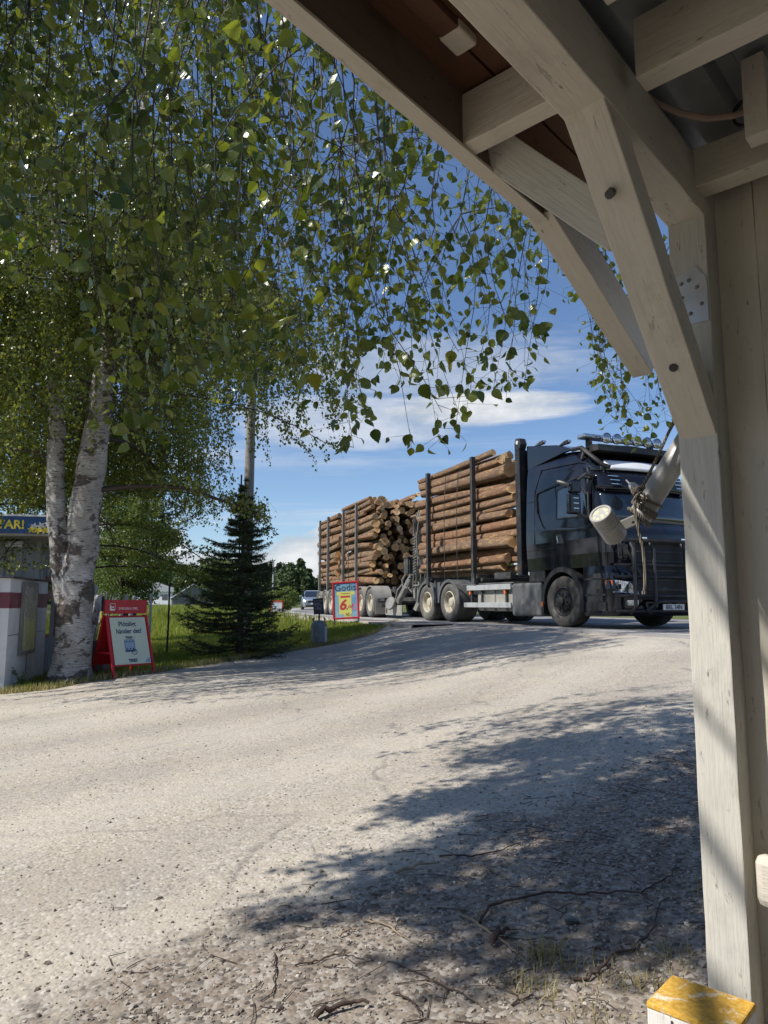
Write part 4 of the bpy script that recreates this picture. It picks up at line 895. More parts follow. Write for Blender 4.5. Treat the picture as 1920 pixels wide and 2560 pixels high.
# roof: brown boards over the overhang, corrugated sheets elsewhere, battens
oc = float(np.dot(F0, cD)); bc = float(np.dot(PC, cD))
for k in range(3):
    cc = oc + 0.055 + 0.105 * k; o_ = cD * cc
    timber('roof_board', o_ + bD * -4.0 + zD * 2.823, o_ + bD * 2.15 + zD * 2.823, 0.10, 0.022, cD, BROWNW, bevel=0.003)
q = at_z(1165, 112, 2.80); timber('batten', q - bD * 0.9, q, 0.05, 0.022, cD, BROWNW); mb = MB(); mb.box(q - bD * 0.03 - zD * 0.001, (0.07, 0.056, 0.027), (bD, cD, zD)); wpart(mb, 'painted_batten_end', PWOOD, SH, 0.006)
for sh in range(5):  # sheets extended out of view to dim the porch
    mb = MB(); c0 = oc - 0.06 + sh * 0.80; prof = []
    for k in range(5):
        x = c0 + k * 0.16; prof += [(x, 0), (x + 0.06, 0), (x + 0.075, 0.035), (x + 0.115, 0.035), (x + 0.13, 0)]
    prof.append((c0 + 0.815, 0.0)); prof[-2] = (prof[-2][0], 0.0); V = []
    for b_ in (-4.6, 2.2): V += [cD * x + bD * b_ + zD * (2.842 + h_ + 0.004 * sh) for x, h_ in prof]
    n = len(prof); mb.add(V, [(i, i + 1, n + i + 1, n + i) for i in range(n - 1)]); o = wpart(mb, 'roof_sheet', ROOFM); s_ = o.modifiers.new('s', 'SOLIDIFY'); s_.thickness = 0.0015
# cable, loop and junction box under the roof
mb = MB(); mb.tube([at_z(1614, 236, 2.79), at_z(1640, 258, 2.77), at_z(1700, 283, 2.755), at_z(1765, 296, 2.75), at_z(1830, 290, 2.76), at_z(1960, 250, 2.79)], 0.008, 8); o = mb.build('cable', worn('cable_sheath', (0.42, 0.30, 0.24), 0.6)); tag(o, 'thin brown cable sagging under the tin roof of the porch', 'cable')
mb = MB(); ce = at_z(1868, 276, 2.77); a = np.linspace(0, 11, 40); mb.tube(ce + np.outer(np.cos(a) * 0.034, cD) + np.outer(np.sin(a) * 0.034, zD) + np.outer(a * 0.001, bD), 0.0035, 6); o = mb.build('wire_loop', BLACKM); tag(o, 'small coil of black wire under the porch roof', 'wire')
q = at_z(1893, 250, 2.72); timber('hanger_block', q - zD * 0.10, q + zD * 0.10, 0.05, 0.05, cD, PWOOD)

# unseen house wall behind and right of the camera, added to dim the porch
hw = MB(); q = cD * 2.05; hw.box(q + bD * -1.3 + zD * 1.6, (6.6, 0.2, 2.9), (bD, cD, zD)); wpart(hw, 'added_house_wall', worn('added_wall_paint', (0.36, 0.33, 0.28), 0.8, 0, 0.2, 2, 0.1), SH)
# stub post with yellow lichen on top
LICH, t, p = principled('lichen_top', (0.5, 0.3, 0.04), 0.85)
v = t.coords('Object'); nn = t.noise(v, 26, 6, 0.7); n2 = t.noise(v, 90, 3, 0.6)
c = t.mix(t.ramp(n2, [(0.35, 0), (0.65, 1)]), (0.52, 0.28, 0.03, 1), (0.72, 0.45, 0.08, 1)); c = t.mix(t.ramp(nn, [(0.54, 0), (0.62, 0.9)]), c, (0.74, 0.70, 0.58, 1)); c = t.mix(t.ramp(t.noise(v, 12, 4), [(0.62, 0), (0.7, 0.6)]), c, (0.30, 0.17, 0.05, 1))
t.l.new(c, p.inputs['Base Color']); t.l.new(t.bump(n2, 0.5, 0.003), p.inputs['Normal'])
STUBW = paint_wood('white_stub_paint', (0.74, 0.72, 0.68), (0.40, 0.37, 0.33), 0.35, 1.2)
sc_ = np.array([0.615, 1.717, 0]) + cD * 0.088
SB = empty('stub_post', (sc_[0], sc_[1], hz(*sc_[:2]))); tag(SB, 'short white post with a yellow lichen-covered top, beside the porch post', 'post')
timber('post', sc_ + zD * 0.10, sc_ + zD * 0.688, 0.176, 0.15, cD, STUBW, SB)
mb = MB(); mb.box(sc_ + zD * 0.694, (0.178, 0.152, 0.014), (cD, bD, zD)); wpart(mb, 'lichen_top', LICH, SB, 0.004)
for a in (-0.035, 0.03, 0.06):
    mb = MB(); mb.box(sc_ - bD * 0.0755 + cD * a + zD * 0.60, (0.004, 0.003, 0.16), (cD, bD, zD)); wpart(mb, 'crack', DARKST, SB)

# ------------------------------------------------------------------ spotlight on its arm, tied up with rope
a0 = at_y(1600, 1290, 2.03); a1 = at_y(1688, 1150, 2.00); ad = (a1 - a0) / np.linalg.norm(a1 - a0)
LP = empty('spotlight', tuple(a1 + ad * 0.10)); tag(LP, 'grey cylindrical spotlight on a round arm, tied to the porch post', 'spotlight')
mb = MB(); mb.cyl(a0, a1 + ad * 0.16, 0.033, 0.033, 24); wpart(mb, 'arm', LAMPM, LP)
h0 = at_y(1500, 1283, 1.985); h1 = at_y(1541, 1343, 2.04); hd_ = (h1 - h0); hl_ = np.linalg.norm(hd_); hd_ /= hl_
mb = MB(); mb.lathe([(0.0, hl_), (0.028, hl_), (0.0335, hl_ - 0.006), (0.0335, 0.046), (0.032, 0.045), (0.032, 0.0435), (0.0335, 0.0425), (0.0335, 0.037), (0.032, 0.036), (0.032, 0.0345), (0.0335, 0.0335), (0.0335, 0.028), (0.032, 0.027), (0.032, 0.0255), (0.0335, 0.0245), (0.0335, 0.004), (0.0315, 0.0), (0.0255, 0.0), (0.0245, 0.003)], h0, hd_, 32)
hdp = wpart(mb, 'lamp_head', LAMPM, LP)
LEDM, t, p = principled('led_lens', (0.62, 0.58, 0.42), 0.15, 0, 0.6, 0.6)
t.l.new(t.mix(t.ramp(t.voro(t.coords('Object'), 95), [(0.25, 0), (0.55, 1)]), (0.75, 0.70, 0.45, 1), (0.42, 0.42, 0.40, 1)), p.inputs['Base Color'])
mb = MB(); mb.lathe([(0.0255, 0.0025), (0.0, 0.0025)], h0, hd_, 28); wpart(mb, 'lens', LEDM, hdp)
mb = MB(); mb.beam(at_y(1548, 1318, 2.03), at_y(1592, 1298, 2.03), 0.014, 0.030, ray(1560, 1300)); br_ = wpart(mb, 'bracket', LAMPM, LP, 0.003)
mb = MB(); q = at_y(1582, 1306, 2.018); mb.cyl(q, q - np.array([0, 0.006, 0]), 0.004, None, 8); wpart(mb, 'bracket_screw', DARKST, br_)
# rope
mb = MB(); kn = at_y(1597, 1235, 1.975)
mb.tube([kn, at_y(1640, 1150, 1.96), at_y(1672, 1080, 1.955), at_y(1700, 1030, 1.95)], 0.0042, 7)
u_, v_, d_ = frame(ad)
for off, r_ in ((0.018, 0.0375), (0.024, 0.038), (0.030, 0.0375), (-0.004, 0.038), (0.05, 0.037)):
    a = np.linspace(0, 2 * math.pi, 28); mb.tube(a0 + np.outer(np.ones(28), ad * off) + np.outer(np.cos(a), u_) * r_ + np.outer(np.sin(a), v_) * r_ + np.outer(np.sin(a + off * 40) * 0.007, ad), 0.0042, 7, caps=False)
a = np.linspace(0, 14, 46); mb.tube(np.array([kn + np.array([0.013 * math.sin(1.7 * q), 0.012 * math.cos(2.3 * q), 0.020 * math.sin(q)]) for q in a]), 0.0042, 7)
mb.tube([kn, at_y(1586, 1262, 1.97), at_y(1590, 1290, 1.97), at_y(1597, 1330, 1.975), at_y(1607, 1370, 1.98), at_y(1612, 1420, 1.98), at_y(1612, 1462, 1.98), at_y(1610, 1480, 1.98)], 0.0046, 7)
mb.tube([at_y(1610, 1478, 1.98), at_y(1610, 1486, 1.98)], [0.008, 0.006], 8)
o = mb.build('rope', ROPE); tag(o, 'grey-brown rope knotted round the spotlight arm, its loose end hanging', 'rope')
# ------------------------------------------------------------------ kiosk, booth, signs
SIDING = worn('grey_siding', (0.34, 0.34, 0.35), 0.7, 0, 0.2, 3, 0.1, dirt=(0.24, 0.23, 0.22))
SOFFIT = worn('beige_soffit', (0.50, 0.46, 0.40), 0.7, 0, 0.15, 2, 0.05)
BLUEP = worn('blue_fascia', (0.02, 0.09, 0.27), 0.45, 0, 0.2, 2, 0.0)
BOOTHW = worn('booth_white', (0.60, 0.60, 0.60), 0.6, 0, 0.12, 2, 0.08, dirt=(0.40, 0.39, 0.36))
BOOTHR = worn('booth_red_band', (0.15, 0.035, 0.05), 0.6, 0, 0.25, 3, 0.05, dirt=(0.30, 0.16, 0.16))
REDFR = worn('red_window_frame', (0.26, 0.02, 0.02), 0.5, 0, 0.2, 4, 0.05)
e1 = np.array([-0.19, 0.982, 0]); e1 /= np.linalg.norm(e1); e2 = np.array([-e1[1], e1[0], 0])       # back along the side wall, left along the front
KC = np.array([-5.98, 12.6, 0]); kz = hz(KC[0], KC[1]) - 0.05
KI = empty('kiosk', (KC[0], KC[1], kz)); tag(KI, 'grey boarded kiosk with a blue sign fascia behind the white booth', 'kiosk')
def kp(a, b, z): return KC + e1 * a + e2 * b + zD * z            # a back, b left
def ibox(mb, a0, a1, b0, b1, z0, z1, C=None, mat=0):
    C = KC if C is None else C; c = C + e1 * (a0 + a1) / 2 + e2 * (b0 + b1) / 2 + zD * (z0 + z1) / 2; mb.box(c, (abs(a1 - a0), abs(b1 - b0), abs(z1 - z0)), (e1, e2, zD), mat)
mb = MB(); ibox(mb, 0, 1.85, 0, 4.0, kz, 2.78); wpart(mb, 'wall', SIDING, KI)
for k in range(14):
    mb = MB(); ibox(mb, -0.025, 0.0, 0.06 + 0.29 * k, 0.13 + 0.29 * k, kz, 2.66); wpart(mb, 'batten', SIDING, KI)
for k in range(16):
    mb = MB(); ibox(mb, 0.04 + 0.11 * k, 0.09 + 0.11 * k, -0.018, 0.0, kz, 2.66); wpart(mb, 'batten', SIDING, KI)
mb = MB(); ibox(mb, -0.75, 1.95, -0.28, 4.2, 2.66, 2.74); rf = wpart(mb, 'roof', SOFFIT, KI)
mb = MB(); ibox(mb, -0.79, -0.75, -0.28, 4.2, 2.70, 2.98); fa = wpart(mb, 'sign_fascia', BLUEP, KI)
mb = MB(); ibox(mb, -0.81, -0.74, -0.30, 4.2, 2.98, 3.01); wpart(mb, 'fascia_cap', WHITEP, KI)
mb = MB(); ibox(mb, -0.75, 1.95, -0.32, -0.28, 2.68, 2.96); wpart(mb, 'side_fascia', SOFFIT, KI)
M0_ = wm(fa).inverted() @ Matrix.Identity(4)
o = kp(-0.80, 0.125, 2.775); text('TAR!', 0.20, mat4(-e2, zD, -e1, o), YELLOWINK, None, 'fascia_lettering', 'RIGHT', 0.006); bpy.data.objects['fascia_lettering'].parent = fa; place(bpy.data.objects['fascia_lettering'], Matrix(mat4(-e2, zD, -e1, o)))
for k, (b_, z_, r_, m_) in enumerate(((0.02, 2.76, 0.035, YELLOWINK), (-0.02, 2.82, 0.03, WHITEINK), (-0.08, 2.75, 0.04, YELLOWINK), (-0.13, 2.83, 0.035, WHITEINK), (-0.19, 2.76, 0.04, YELLOWINK), (-0.23, 2.86, 0.03, WHITEINK))):
    mb = MB(); 
    for j in range(5):
        a = j * 1.257 + k; mb.prism([(0, 0), (0.5 * r_, 0.9 * r_), (0, 2 * r_), (-0.5 * r_, 0.9 * r_)], kp(-0.794, b_, z_), -e2 * math.cos(a) + zD * math.sin(a), -(-e2) * math.sin(a) + zD * math.cos(a), -e1 * 0.002)
    wpart(mb, 'painted_flower', m_, fa)
mb = MB(); ibox(mb, -0.012, -0.03, 1.08, 1.9, 1.75, 2.28); bs = wpart(mb, 'blue_notice', BLUEP, KI); mb = MB(); ibox(mb, -0.03, -0.034, 1.18, 1.8, 2.05, 2.2); wpart(mb, 'notice_panel', WHITEP, bs)
mb = MB(); ibox(mb, -0.12, 0, 0.34, 0.62, 2.52, 2.62); wpart(mb, 'wall_lamp', WHITEP, KI, 0.01)
for a0_, a1_, z0, z1 in ((0.12, 0.50, 1.72, 2.02), (0.10, 0.55, 0.95, 1.68), (0.85, 1.4, 0.95, 2.02)):
    mb = MB(); ibox(mb, a0_, a1_, -0.03, 0.0, z0, z1); wf = wpart(mb, 'window', REDFR, KI); mb = MB(); ibox(mb, a0_ + .06, a1_ - .06, -0.034, -0.02, z0 + .05, z1 - .05); wpart(mb, 'pane', GLASS, wf)
# booth
BC = np.array([-5.20, 10.02, 0]); bz = hz(BC[0], BC[1]) - 0.04
BO = empty('booth', (BC[0], BC[1], bz)); tag(BO, 'low white booth with a dark red band and a framed panel, left of the birch', 'booth')
mb = MB(); ibox(mb, 0, 1.95, 0, 1.8, bz, 1.90, BC); wpart(mb, 'wall', BOOTHW, BO, 0.006)
mb = MB(); ibox(mb, -0.004, 1.954, -0.004, 1.804, 1.48, 1.70, BC); wpart(mb, 'red_band', BOOTHR, BO)
mb = MB(); ibox(mb, -0.05, 2.0, -0.05, 1.85, 1.90, 1.925, BC); wpart(mb, 'cap', DARKST, BO, 0.005)
mb = MB(); ibox(mb, 0.95, 0.957, -0.007, 0.0, bz, 1.48, BC); wpart(mb, 'panel_joint', DARKST, BO)
mb = MB(); ibox(mb, 0.02, 1.93, -0.006, 0.0, 1.10, 1.107, BC); wpart(mb, 'panel_joint', DARKST, BO)
PANELM, t, p = principled('crumpled_film_panel', (0.4, 0.4, 0.3), 0.12, 0, 0.6)
v = t.coords('Object'); sp_ = t.node('ShaderNodeSeparateXYZ'); g_ = t.node('ShaderNodeNewGeometry'); t.l.new(g_.outputs['Position'], sp_.inputs[0])
c = t.mix(t.ramp(t.math('ADD', t.math('SUBTRACT', sp_.outputs[2], 0.95), t.math('MULTIPLY', t.noise(v, 6, 3), 0.35)), [(0.54, 0), (0.57, 1)]), (0.40, 0.38, 0.27, 1), (0.27, 0.25, 0.28, 1))
c = t.mix(t.ramp(t.noise(t.coords('Object', (3, 3, 1.0)), 5, 3, 0.5, 1.5), [(0.6, 0), (0.66, 0.8)]), c, (0.62, 0.62, 0.62, 1))
t.l.new(c, p.inputs['Base Color']); t.l.new(t.bump(t.noise(t.coords('Object', (5, 5, 2.2)), 3, 4, 0.5, 2.0), 0.7, 0.03), p.inputs['Normal'])
mb = MB(); ibox(mb, 0.50, 1.24, -0.045, -0.004, 0.80, 1.86, BC); pf = wpart(mb, 'display_frame', GREYST, BO, 0.006)
mb = MB(); ibox(mb, 0.555, 1.185, -0.048, -0.03, 0.855, 1.80, BC); wpart(mb, 'display_panel', PANELM, pf)
mb = MB(); ibox(mb, -0.045, -0.004, 0.16, 0.86, 0.72, 1.84, BC); pf = wpart(mb, 'display_frame', ALU, BO, 0.006)
mb = MB(); ibox(mb, -0.048, -0.03, 0.21, 0.81, 0.77, 1.79, BC); wpart(mb, 'display_panel', PANELM, pf)

# ------------------------------------------------------------------ red A-board by the birch
nA = np.array([0.75, -0.66, 0]); nA /= np.linalg.norm(nA); wA = np.array([-nA[1], nA[0], 0])
TA = np.array([-4.24, 11.0, 0]); za = hz(TA[0] + 0.2, TA[1]) - 0.01
AB = empty('pavement_sign', (TA[0] + wA[0] * .32, TA[1] + wA[1] * .32, za)); tag(AB, 'red A-board with a pale poster reading Plötsligt händer det, beside the birch', 'sign')
POSTER = worn('pale_poster', (0.62, 0.66, 0.50), 0.35, 0, 0.06, 2, 0.0)
WA = 0.66; SP = 0.36; HA = 0.93
def ap(w_, s, side):      # w_ across, s 0 at top..1 at foot, side +1 front -1 back
    g = TA + wA * w_ + nA * side * (0.03 + (SP - 0.03) * s); return g + zD * (za + HA * (1 - s))
for side in (1, -1):
    for w_ in (0.0, WA):
        mb = MB(); mb.beam(ap(w_, 0.0, side), ap(w_, 1.0, side), 0.035, 0.035, wA); wpart(mb, 'leg', REDP, AB, 0.004)
    mb = MB(); fd_ = ap(0, 1, side) - ap(0, 0, side); fd_ /= np.linalg.norm(fd_); nn_ = np.cross(wA, fd_) * -side; nn_ /= np.linalg.norm(nn_)
    pc_ = (ap(0, 0.02, side) + ap(WA, 0.80, side)) / 2
    mb.box(pc_, (WA, 0.79, 0.012), (wA, fd_, np.cross(wA, fd_))); pn = wpart(mb, 'panel', REDP, AB)
    if side == 1:
        nf = np.cross(wA, -fd_); nf = nf if np.dot(nf, nA) > 0 else -nf
        mb = MB(); mb.box((ap(0, 0.045, 1) + ap(WA, 0.785, 1)) / 2 + nf * 0.013, (WA - 0.075, 0.735, 0.010), (wA, fd_, np.cross(wA, fd_))); po = wpart(mb, 'poster', POSTER, AB)
        def on(w_, s): return ap(w_, s, 1) + nf * 0.0195
        def lab(s_, size, w_, s, mt, al='CENTER', bold=0.0, xs=1.0):
            o = text(s_, size, mat4(wA, -fd_, nf, on(w_, s)), mt, None, 'poster_lettering', al, bold); o.parent = po; place(o, Matrix(mat4(wA, -fd_, nf, on(w_, s))) @ Matrix.Diagonal((xs, 1, 1, 1)))
        lab('Plötsligt', 0.105, 0.31, 0.185, NAVYINK, bold=0.002, xs=0.86); lab('händer det!', 0.105, 0.325, 0.30, NAVYINK, bold=0.002, xs=0.86)
        lab('TRISS', 0.05, 0.31, 0.385, NAVYINK, bold=0.002); lab('TM', 0.018, 0.40, 0.37, NAVYINK); lab('TRISS', 0.066, 0.33, 0.755, NAVYINK, bold=0.003, xs=0.9)
        TICK, _, _ = principled('ticket_blue', (0.30, 0.38, 0.50), 0.5)
        mb = MB(); mb.box(on(0.31, 0.50), (0.16, 0.19, 0.001), (wA, fd_, np.cross(wA, fd_))); tk = wpart(mb, 'ticket_print', TICK, po)
        for a_, b_, w2, h2 in ((-0.08, 0, 0.006, 0.19), (0.08, 0, 0.006, 0.19), (0, -0.095, 0.166, 0.006), (0, 0.095, 0.166, 0.006), (0, 0.075, 0.15, 0.02)):
            mb = MB(); mb.box(on(0.31, 0.50) + wA * a_ + fd_ * b_ + nf * 0.001, (w2, h2, 0.001), (wA, fd_, np.cross(wA, fd_))); wpart(mb, 'ticket_border', NAVYINK, tk)
        for a_ in (-0.05, 0, 0.05):
            for b_ in (-0.065, 0.045):
                mb = MB(); mb.prism([(-0.016, -0.01), (0.016, -0.01), (0, 0.018)], on(0.31, 0.50) + wA * a_ + fd_ * b_ + nf * 0.0008, wA, -fd_, nf * 0.001); wpart(mb, 'ticket_clover', NAVYINK, tk)
        mb = MB(); mb.lathe([(0.046, 0), (0.040, 0.001), (0.036, 0.0)], on(0.375, 0.60) + nf * 0.001, nf, 20); wpart(mb, 'ticket_ring', NAVYINK, tk)
        mb = MB(); mb.prism([(0, 0), (-0.09, 0), (-0.06, 0.05), (0, 0.08)], on(WA - 0.045, 0.775), wA, -fd_, nf * 0.001); wpart(mb, 'poster_corner', TICK, po)
mb = MB(); hc = TA + wA * WA / 2 + zD * (za + HA + 0.13); mb.box(hc, (WA + 0.04, 0.045, 0.21), (wA, nA, zD)); hdr = wpart(mb, 'header', REDP, AB, 0.005)
M_ = mat4(wA, zD, nA, TA + wA * 0.20 + nA * 0.0240 + zD * (za + HA + 0.085)); o = text('SVENSKA SPEL', 0.052, M_, WHITEINK, None, 'header_lettering'); o.parent = hdr; place(o, Matrix(M_))
for a_, b_, w2, h2 in ((0.10, 0.075, 0.085, 0.005), (0.10, 0.18, 0.085, 0.005), (0.06, 0.1275, 0.005, 0.105), (0.14, 0.1275, 0.005, 0.105), (0.10, 0.088, 0.07, 0.02), (0.075, 0.12, 0.02, 0.05)):
    mb = MB(); mb.box(TA + wA * a_ + nA * 0.024 + zD * (za + HA + b_), (w2, 0.002, h2), (wA, nA, zD)); wpart(mb, 'header_emblem', WHITEINK, hdr)
mb = MB(); mb.cyl(TA + wA * 0.107 + nA * 0.024 + zD * (za + HA + 0.125), TA + wA * 0.107 + nA * 0.0255 + zD * (za + HA + 0.125), 0.013, None, 12); wpart(mb, 'header_emblem', WHITEINK, hdr)
mb = MB(); mb.beam(ap(0, 0.60, 1), ap(0, 0.60, -1), 0.02, 0.03); wpart(mb, 'spreader_bar', REDP, AB); mb = MB(); mb.beam(ap(WA, 0.60, 1), ap(WA, 0.60, -1), 0.02, 0.03); wpart(mb, 'spreader_bar', REDP, AB)

# ------------------------------------------------------------------ bundle of poles, flag sheet and bin between birch and A-board
POLEM = worn('weathered_pole', (0.36, 0.33, 0.28), 0.8, 0, 0.25, 5, 0.1); POLEG = worn('grey_pipe', (0.42, 0.43, 0.42), 0.5, 0.2, 0.15, 5, 0.05)
pls = [((222, 1622), (256, 1478)), ((226, 1628), (262, 1484)), ((231, 1630), (270, 1480)), ((236, 1632), (278, 1486)), ((241, 1632), (285, 1490)), ((248, 1632), (292, 1494))]
for k, ((x0, y0), (x1, y1)) in enumerate(pls):
    p0 = at_y(x0, y0, 11.9); p0[2] = hz(p0[0], p0[1]); p1 = at_y(x1, y1, 12.1); mb = MB(); mb.tube([p0, (p0 + p1) / 2 + rng.normal(0, 0.01, 3), p1], 0.013, 6); o = mb.build('pole', POLEM); tag(o, ('leftmost', 'second', 'third', 'fourth', 'fifth', 'rightmost')[k] + (' from the left' if 0 < k < 5 else '') + ' of the six thin poles leaning beside the birch', 'pole', 'poles leaning beside the birch')
for k, ((x0, y0), (x1, y1), nm) in enumerate((((262, 1600), (318, 1487), 'thick grey pipe leaning steeply, its end above the red sign header'), ((300, 1570), (337, 1490), 'shorter grey pipe end showing above the right of the red sign header'), ((228, 1640), (240, 1464), 'upright grey pipe rising just right of the birch trunk'))):
    p0 = at_y(x0, y0, 12.2); p0[2] = hz(p0[0], p0[1]); p1 = at_y(x1, y1, 12.4); mb = MB(); mb.cyl(p0, p1, 0.035, None, 10); o = mb.build('pipe', POLEG); tag(o, nm, 'pipe')
p0 = at_y(250, 1640, 11.7); p0[2] = hz(p0[0], p0[1]); p1 = at_y(257, 1490, 11.8); SN = empty('snow_stake', tuple(p0)); tag(SN, 'yellow and black banded snow stake standing among the leaning poles', 'stake')
for k in range(5):
    mb = MB(); mb.cyl(p0 + (p1 - p0) * k / 5, p0 + (p1 - p0) * (k + 1) / 5, 0.022, None, 10); wpart(mb, 'band', (YELLOWINK, INK)[(k + 1) % 2], SN)
SHEET = worn('white_sheet', (0.62, 0.62, 0.60), 0.7, 0, 0.1, 8, 0.2); FS = empty('flag_sheet', tuple(at_y(236, 1560, 11.6))); tag(FS, 'white printed sheet hanging on the poles right of the birch', 'sheet')
V = []; n = 9
for i in range(n):
    for j in range(5): q = at_y(222 + 28 * j / 4 + (1 - i / 8) * 5, 1487 + 75 * i / 8, 11.6 + 0.05 * math.sin(j * 1.9 + i * 0.5)); V.append(q)
o = np_obj('sheet', V, [(i * 5 + j, i * 5 + j + 1, (i + 1) * 5 + j + 1, (i + 1) * 5 + j) for i in range(n - 1) for j in range(4)], SHEET, FS, True); place(o, Matrix.Identity(4)); s_ = o.modifiers.new('s', 'SOLIDIFY'); s_.thickness = 0.003
for k, (x, y, w2, h2) in enumerate(((228, 1497, 4, 6), (235, 1500, 6, 2), (228, 1527, 4, 7), (238, 1528, 5, 5), (232, 1552, 3, 5), (240, 1549, 4, 6))):
    mb = MB(); mb.box(at_y(x, y, 11.535), (w2 / 155, 0.002, h2 / 155)); wpart(mb, 'printed_mark', INK, FS)
p0 = at_y(250, 1648, 11.75); p0[2] = hz(p0[0], p0[1]); mb = MB(); mb.box(p0 + zD * 0.25, (0.22, 0.3, 0.56)); o = mb.build('bin', worn('grey_bin', (0.16, 0.17, 0.18), 0.6), None, 0.02); tag(o, 'small grey bin half hidden behind the red A-board', 'bin')

# ------------------------------------------------------------------ sweets sign, gas cylinder and its notice
gp_ = ground_hit(866, 1562); GS = empty('poster_stand', tuple(gp_), R(-8)); tag(GS, 'red framed Godis poster stand with a price, on the roadside grass', 'sign')
ang = R(-14); PB, t, p = principled('blue_poster', (0.2, 0.4, 0.5), 0.35)
t.l.new(t.mix(t.ramp(t.noise(t.coords('Object', (1, 1, 1)), 2.3, 4, 0.6), [(0.35, 0), (0.65, 1)]), (0.28, 0.47, 0.52, 1), (0.10, 0.24, 0.42, 1)), p.inputs['Base Color'])
tilt = Matrix.Rotation(R(-3.5), 4, 'Y') @ Matrix.Rotation(R(-6), 4, 'X'); GB = empty('board', (0, 0, 0.16), 0, GS); GB.matrix_basis = Matrix.Translation((0, 0, 0.16)) @ tilt
mb = MB(); mb.bb(-0.34, 0.34, -0.012, 0.012, 0.03, 1.02); mb.build('poster', PB, GB)
for x0, x1, z0, z1 in ((-0.38, -0.33, 0, 1.06), (0.33, 0.38, 0, 1.06), (-0.33, 0.33, 0, 0.05), (-0.33, 0.33, 1.01, 1.06)):
    mb = MB(); mb.bb(x0, x1, -0.03, 0.03, z0, z1); mb.build('frame_rail', REDP, GB, 0.008)
for x in (-0.345, 0.345): mb = MB(); mb.bb(x - 0.022, x + 0.022, -0.02, 0.02, -0.16, 0.02); mb.build('leg', DARKST, GB)
def gl(x0, x1, z0, z1, m, d=0.0135, nm='print_block'): mb = MB(); mb.bb(x0, x1, -d, -d + 0.001, z0, z1); return mb.build(nm, m, GB)
PY, _, _ = principled('price_yellow', (0.60, 0.56, 0.14), 0.5)
gl(-0.20, 0.16, 0.14, 0.68, PY); gl(-0.26, 0.26, 0.68, 0.77, PY, 0.0138); gl(-0.15, 0.13, 0.60, 0.655, REDINK, 0.0142); gl(-0.06, 0.14, 0.06, 0.16, PY, 0.0136)
TX = (1, 0, 0); TZ = (0, 0, 1); TN = (0, -1, 0)
def gt(s, sz, x, z, m, al='CENTER', bold=0.0, sh=0.0, xs=1.0): return text(s, sz, mat4(TX, TZ, TN, (x, -0.0150, z)), m, GB, 'poster_lettering', al, bold, xs, sh)
gt('Godis', 0.265, 0.0, 0.80, INK, 'CENTER', 0.001); gt('Storköpspris', 0.05, 0.0, 0.705, INK); gt('6', 0.40, -0.10, 0.27, REDINK, 'CENTER', 0.014, 0.25); gt(',', 0.20, 0.03, 0.28, INK, 'CENTER', 0.004); gt('of', 0.17, 0.12, 0.30, REDINK, 'CENTER', 0.004, 0.3); gt('10.-', 0.12, 0.05, 0.085, INK, 'CENTER', 0.002, 0.3)
mb = MB(); mb.lathe([(0.10, 0), (0.08, 0.002), (0.05, 0.0)], (0.26, -0.0135, 0.33), (0, -1, 0), 20); mb.build('candy_swirl', principled('pink_print', (0.42, 0.20, 0.36), 0.5)[0], GB)

gq = ground_hit(797, 1614); GC = empty('gas_cylinder', tuple(gq)); tag(GC, 'grey steel gas cylinder standing on the grass edge', 'gas cylinder')
GASM = worn('grey_gas_paint', (0.16, 0.185, 0.21), 0.5, 0, 0.15, 3, 0.05)
mb = MB(); mb.lathe([(0.0, 0.03), (0.155, 0.03), (0.17, 0.06), (0.178, 0.10), (0.178, 0.40), (0.17, 0.45), (0.145, 0.495), (0.10, 0.525), (0.04, 0.54), (0, 0.54)], n=28); gb = mb.build('body', GASM, GC)
mb = MB(); mb.lathe([(0.145, 0.0), (0.155, 0.0), (0.155, 0.05), (0.145, 0.05)], n=24); mb.build('foot_ring', DARKST, GC)
for s in (-1, 1):
    mb = MB(); mb.tube([(s * 0.11, -0.05, 0.50), (s * 0.135, -0.05, 0.575), (s * 0.10, 0.0, 0.60), (s * 0.13, 0.06, 0.575), (s * 0.11, 0.06, 0.50)], 0.014, 6); mb.build('handle', GASM, GC)
mb = MB(); mb.cyl((0, 0, 0.53), (0, 0, 0.60), 0.022, None, 10); mb.build('valve', DARKST, GC)
mb = MB(); arc = [(0.1815 * math.sin(a), -0.1815 * math.cos(a)) for a in np.linspace(R(48), R(80), 6)]
mb.add([(x, y, z) for z in (0.08, 0.42) for x, y in arc], [(i, i + 1, 6 + i + 1, 6 + i) for i in range(5)]); mb.build('label_strip', principled('label_grey', (0.42, 0.46, 0.52), 0.5)[0], GC)
NB = empty('notice_board', tuple(gq + np.array([0, 0.02, 0.60]))); tag(NB, 'small dark blue chalk-style notice about gas, mounted on the gas cylinder', 'notice')
DKB = worn('dark_notice', (0.012, 0.012, 0.028), 0.35, 0, 0.3, 5, 0.0)
bdm = Matrix.Translation((0.0, 0, 0.075)) @ Matrix.Rotation(R(-6), 4, 'Y')
mb = MB(); mb.bb(-0.115, 0.115, -0.006, 0.006, 0, 0.345); bd = mb.build('board', DKB, NB, 0.002); bd.matrix_basis = bdm
mb = MB(); mb.cyl((0, 0, 0), (0, 0, 0.09), 0.018, None, 8); mb.build('stem', BLACKM, NB); 
CHK, _, _ = principled('chalk_grey', (0.30, 0.30, 0.36), 0.7)
for s, sz, x, z in (('BYT TILL', 0.048, -0.09, 0.272), ('gas', 0.10, -0.09, 0.205), ('HOS OSS', 0.034, -0.055, 0.165), ('idag', 0.085, -0.075, 0.105)):
    text(s, sz, mat4(TX, TZ, TN, (x, -0.0072, z)), CHK, bd, 'notice_lettering', 'LEFT', 0.001)
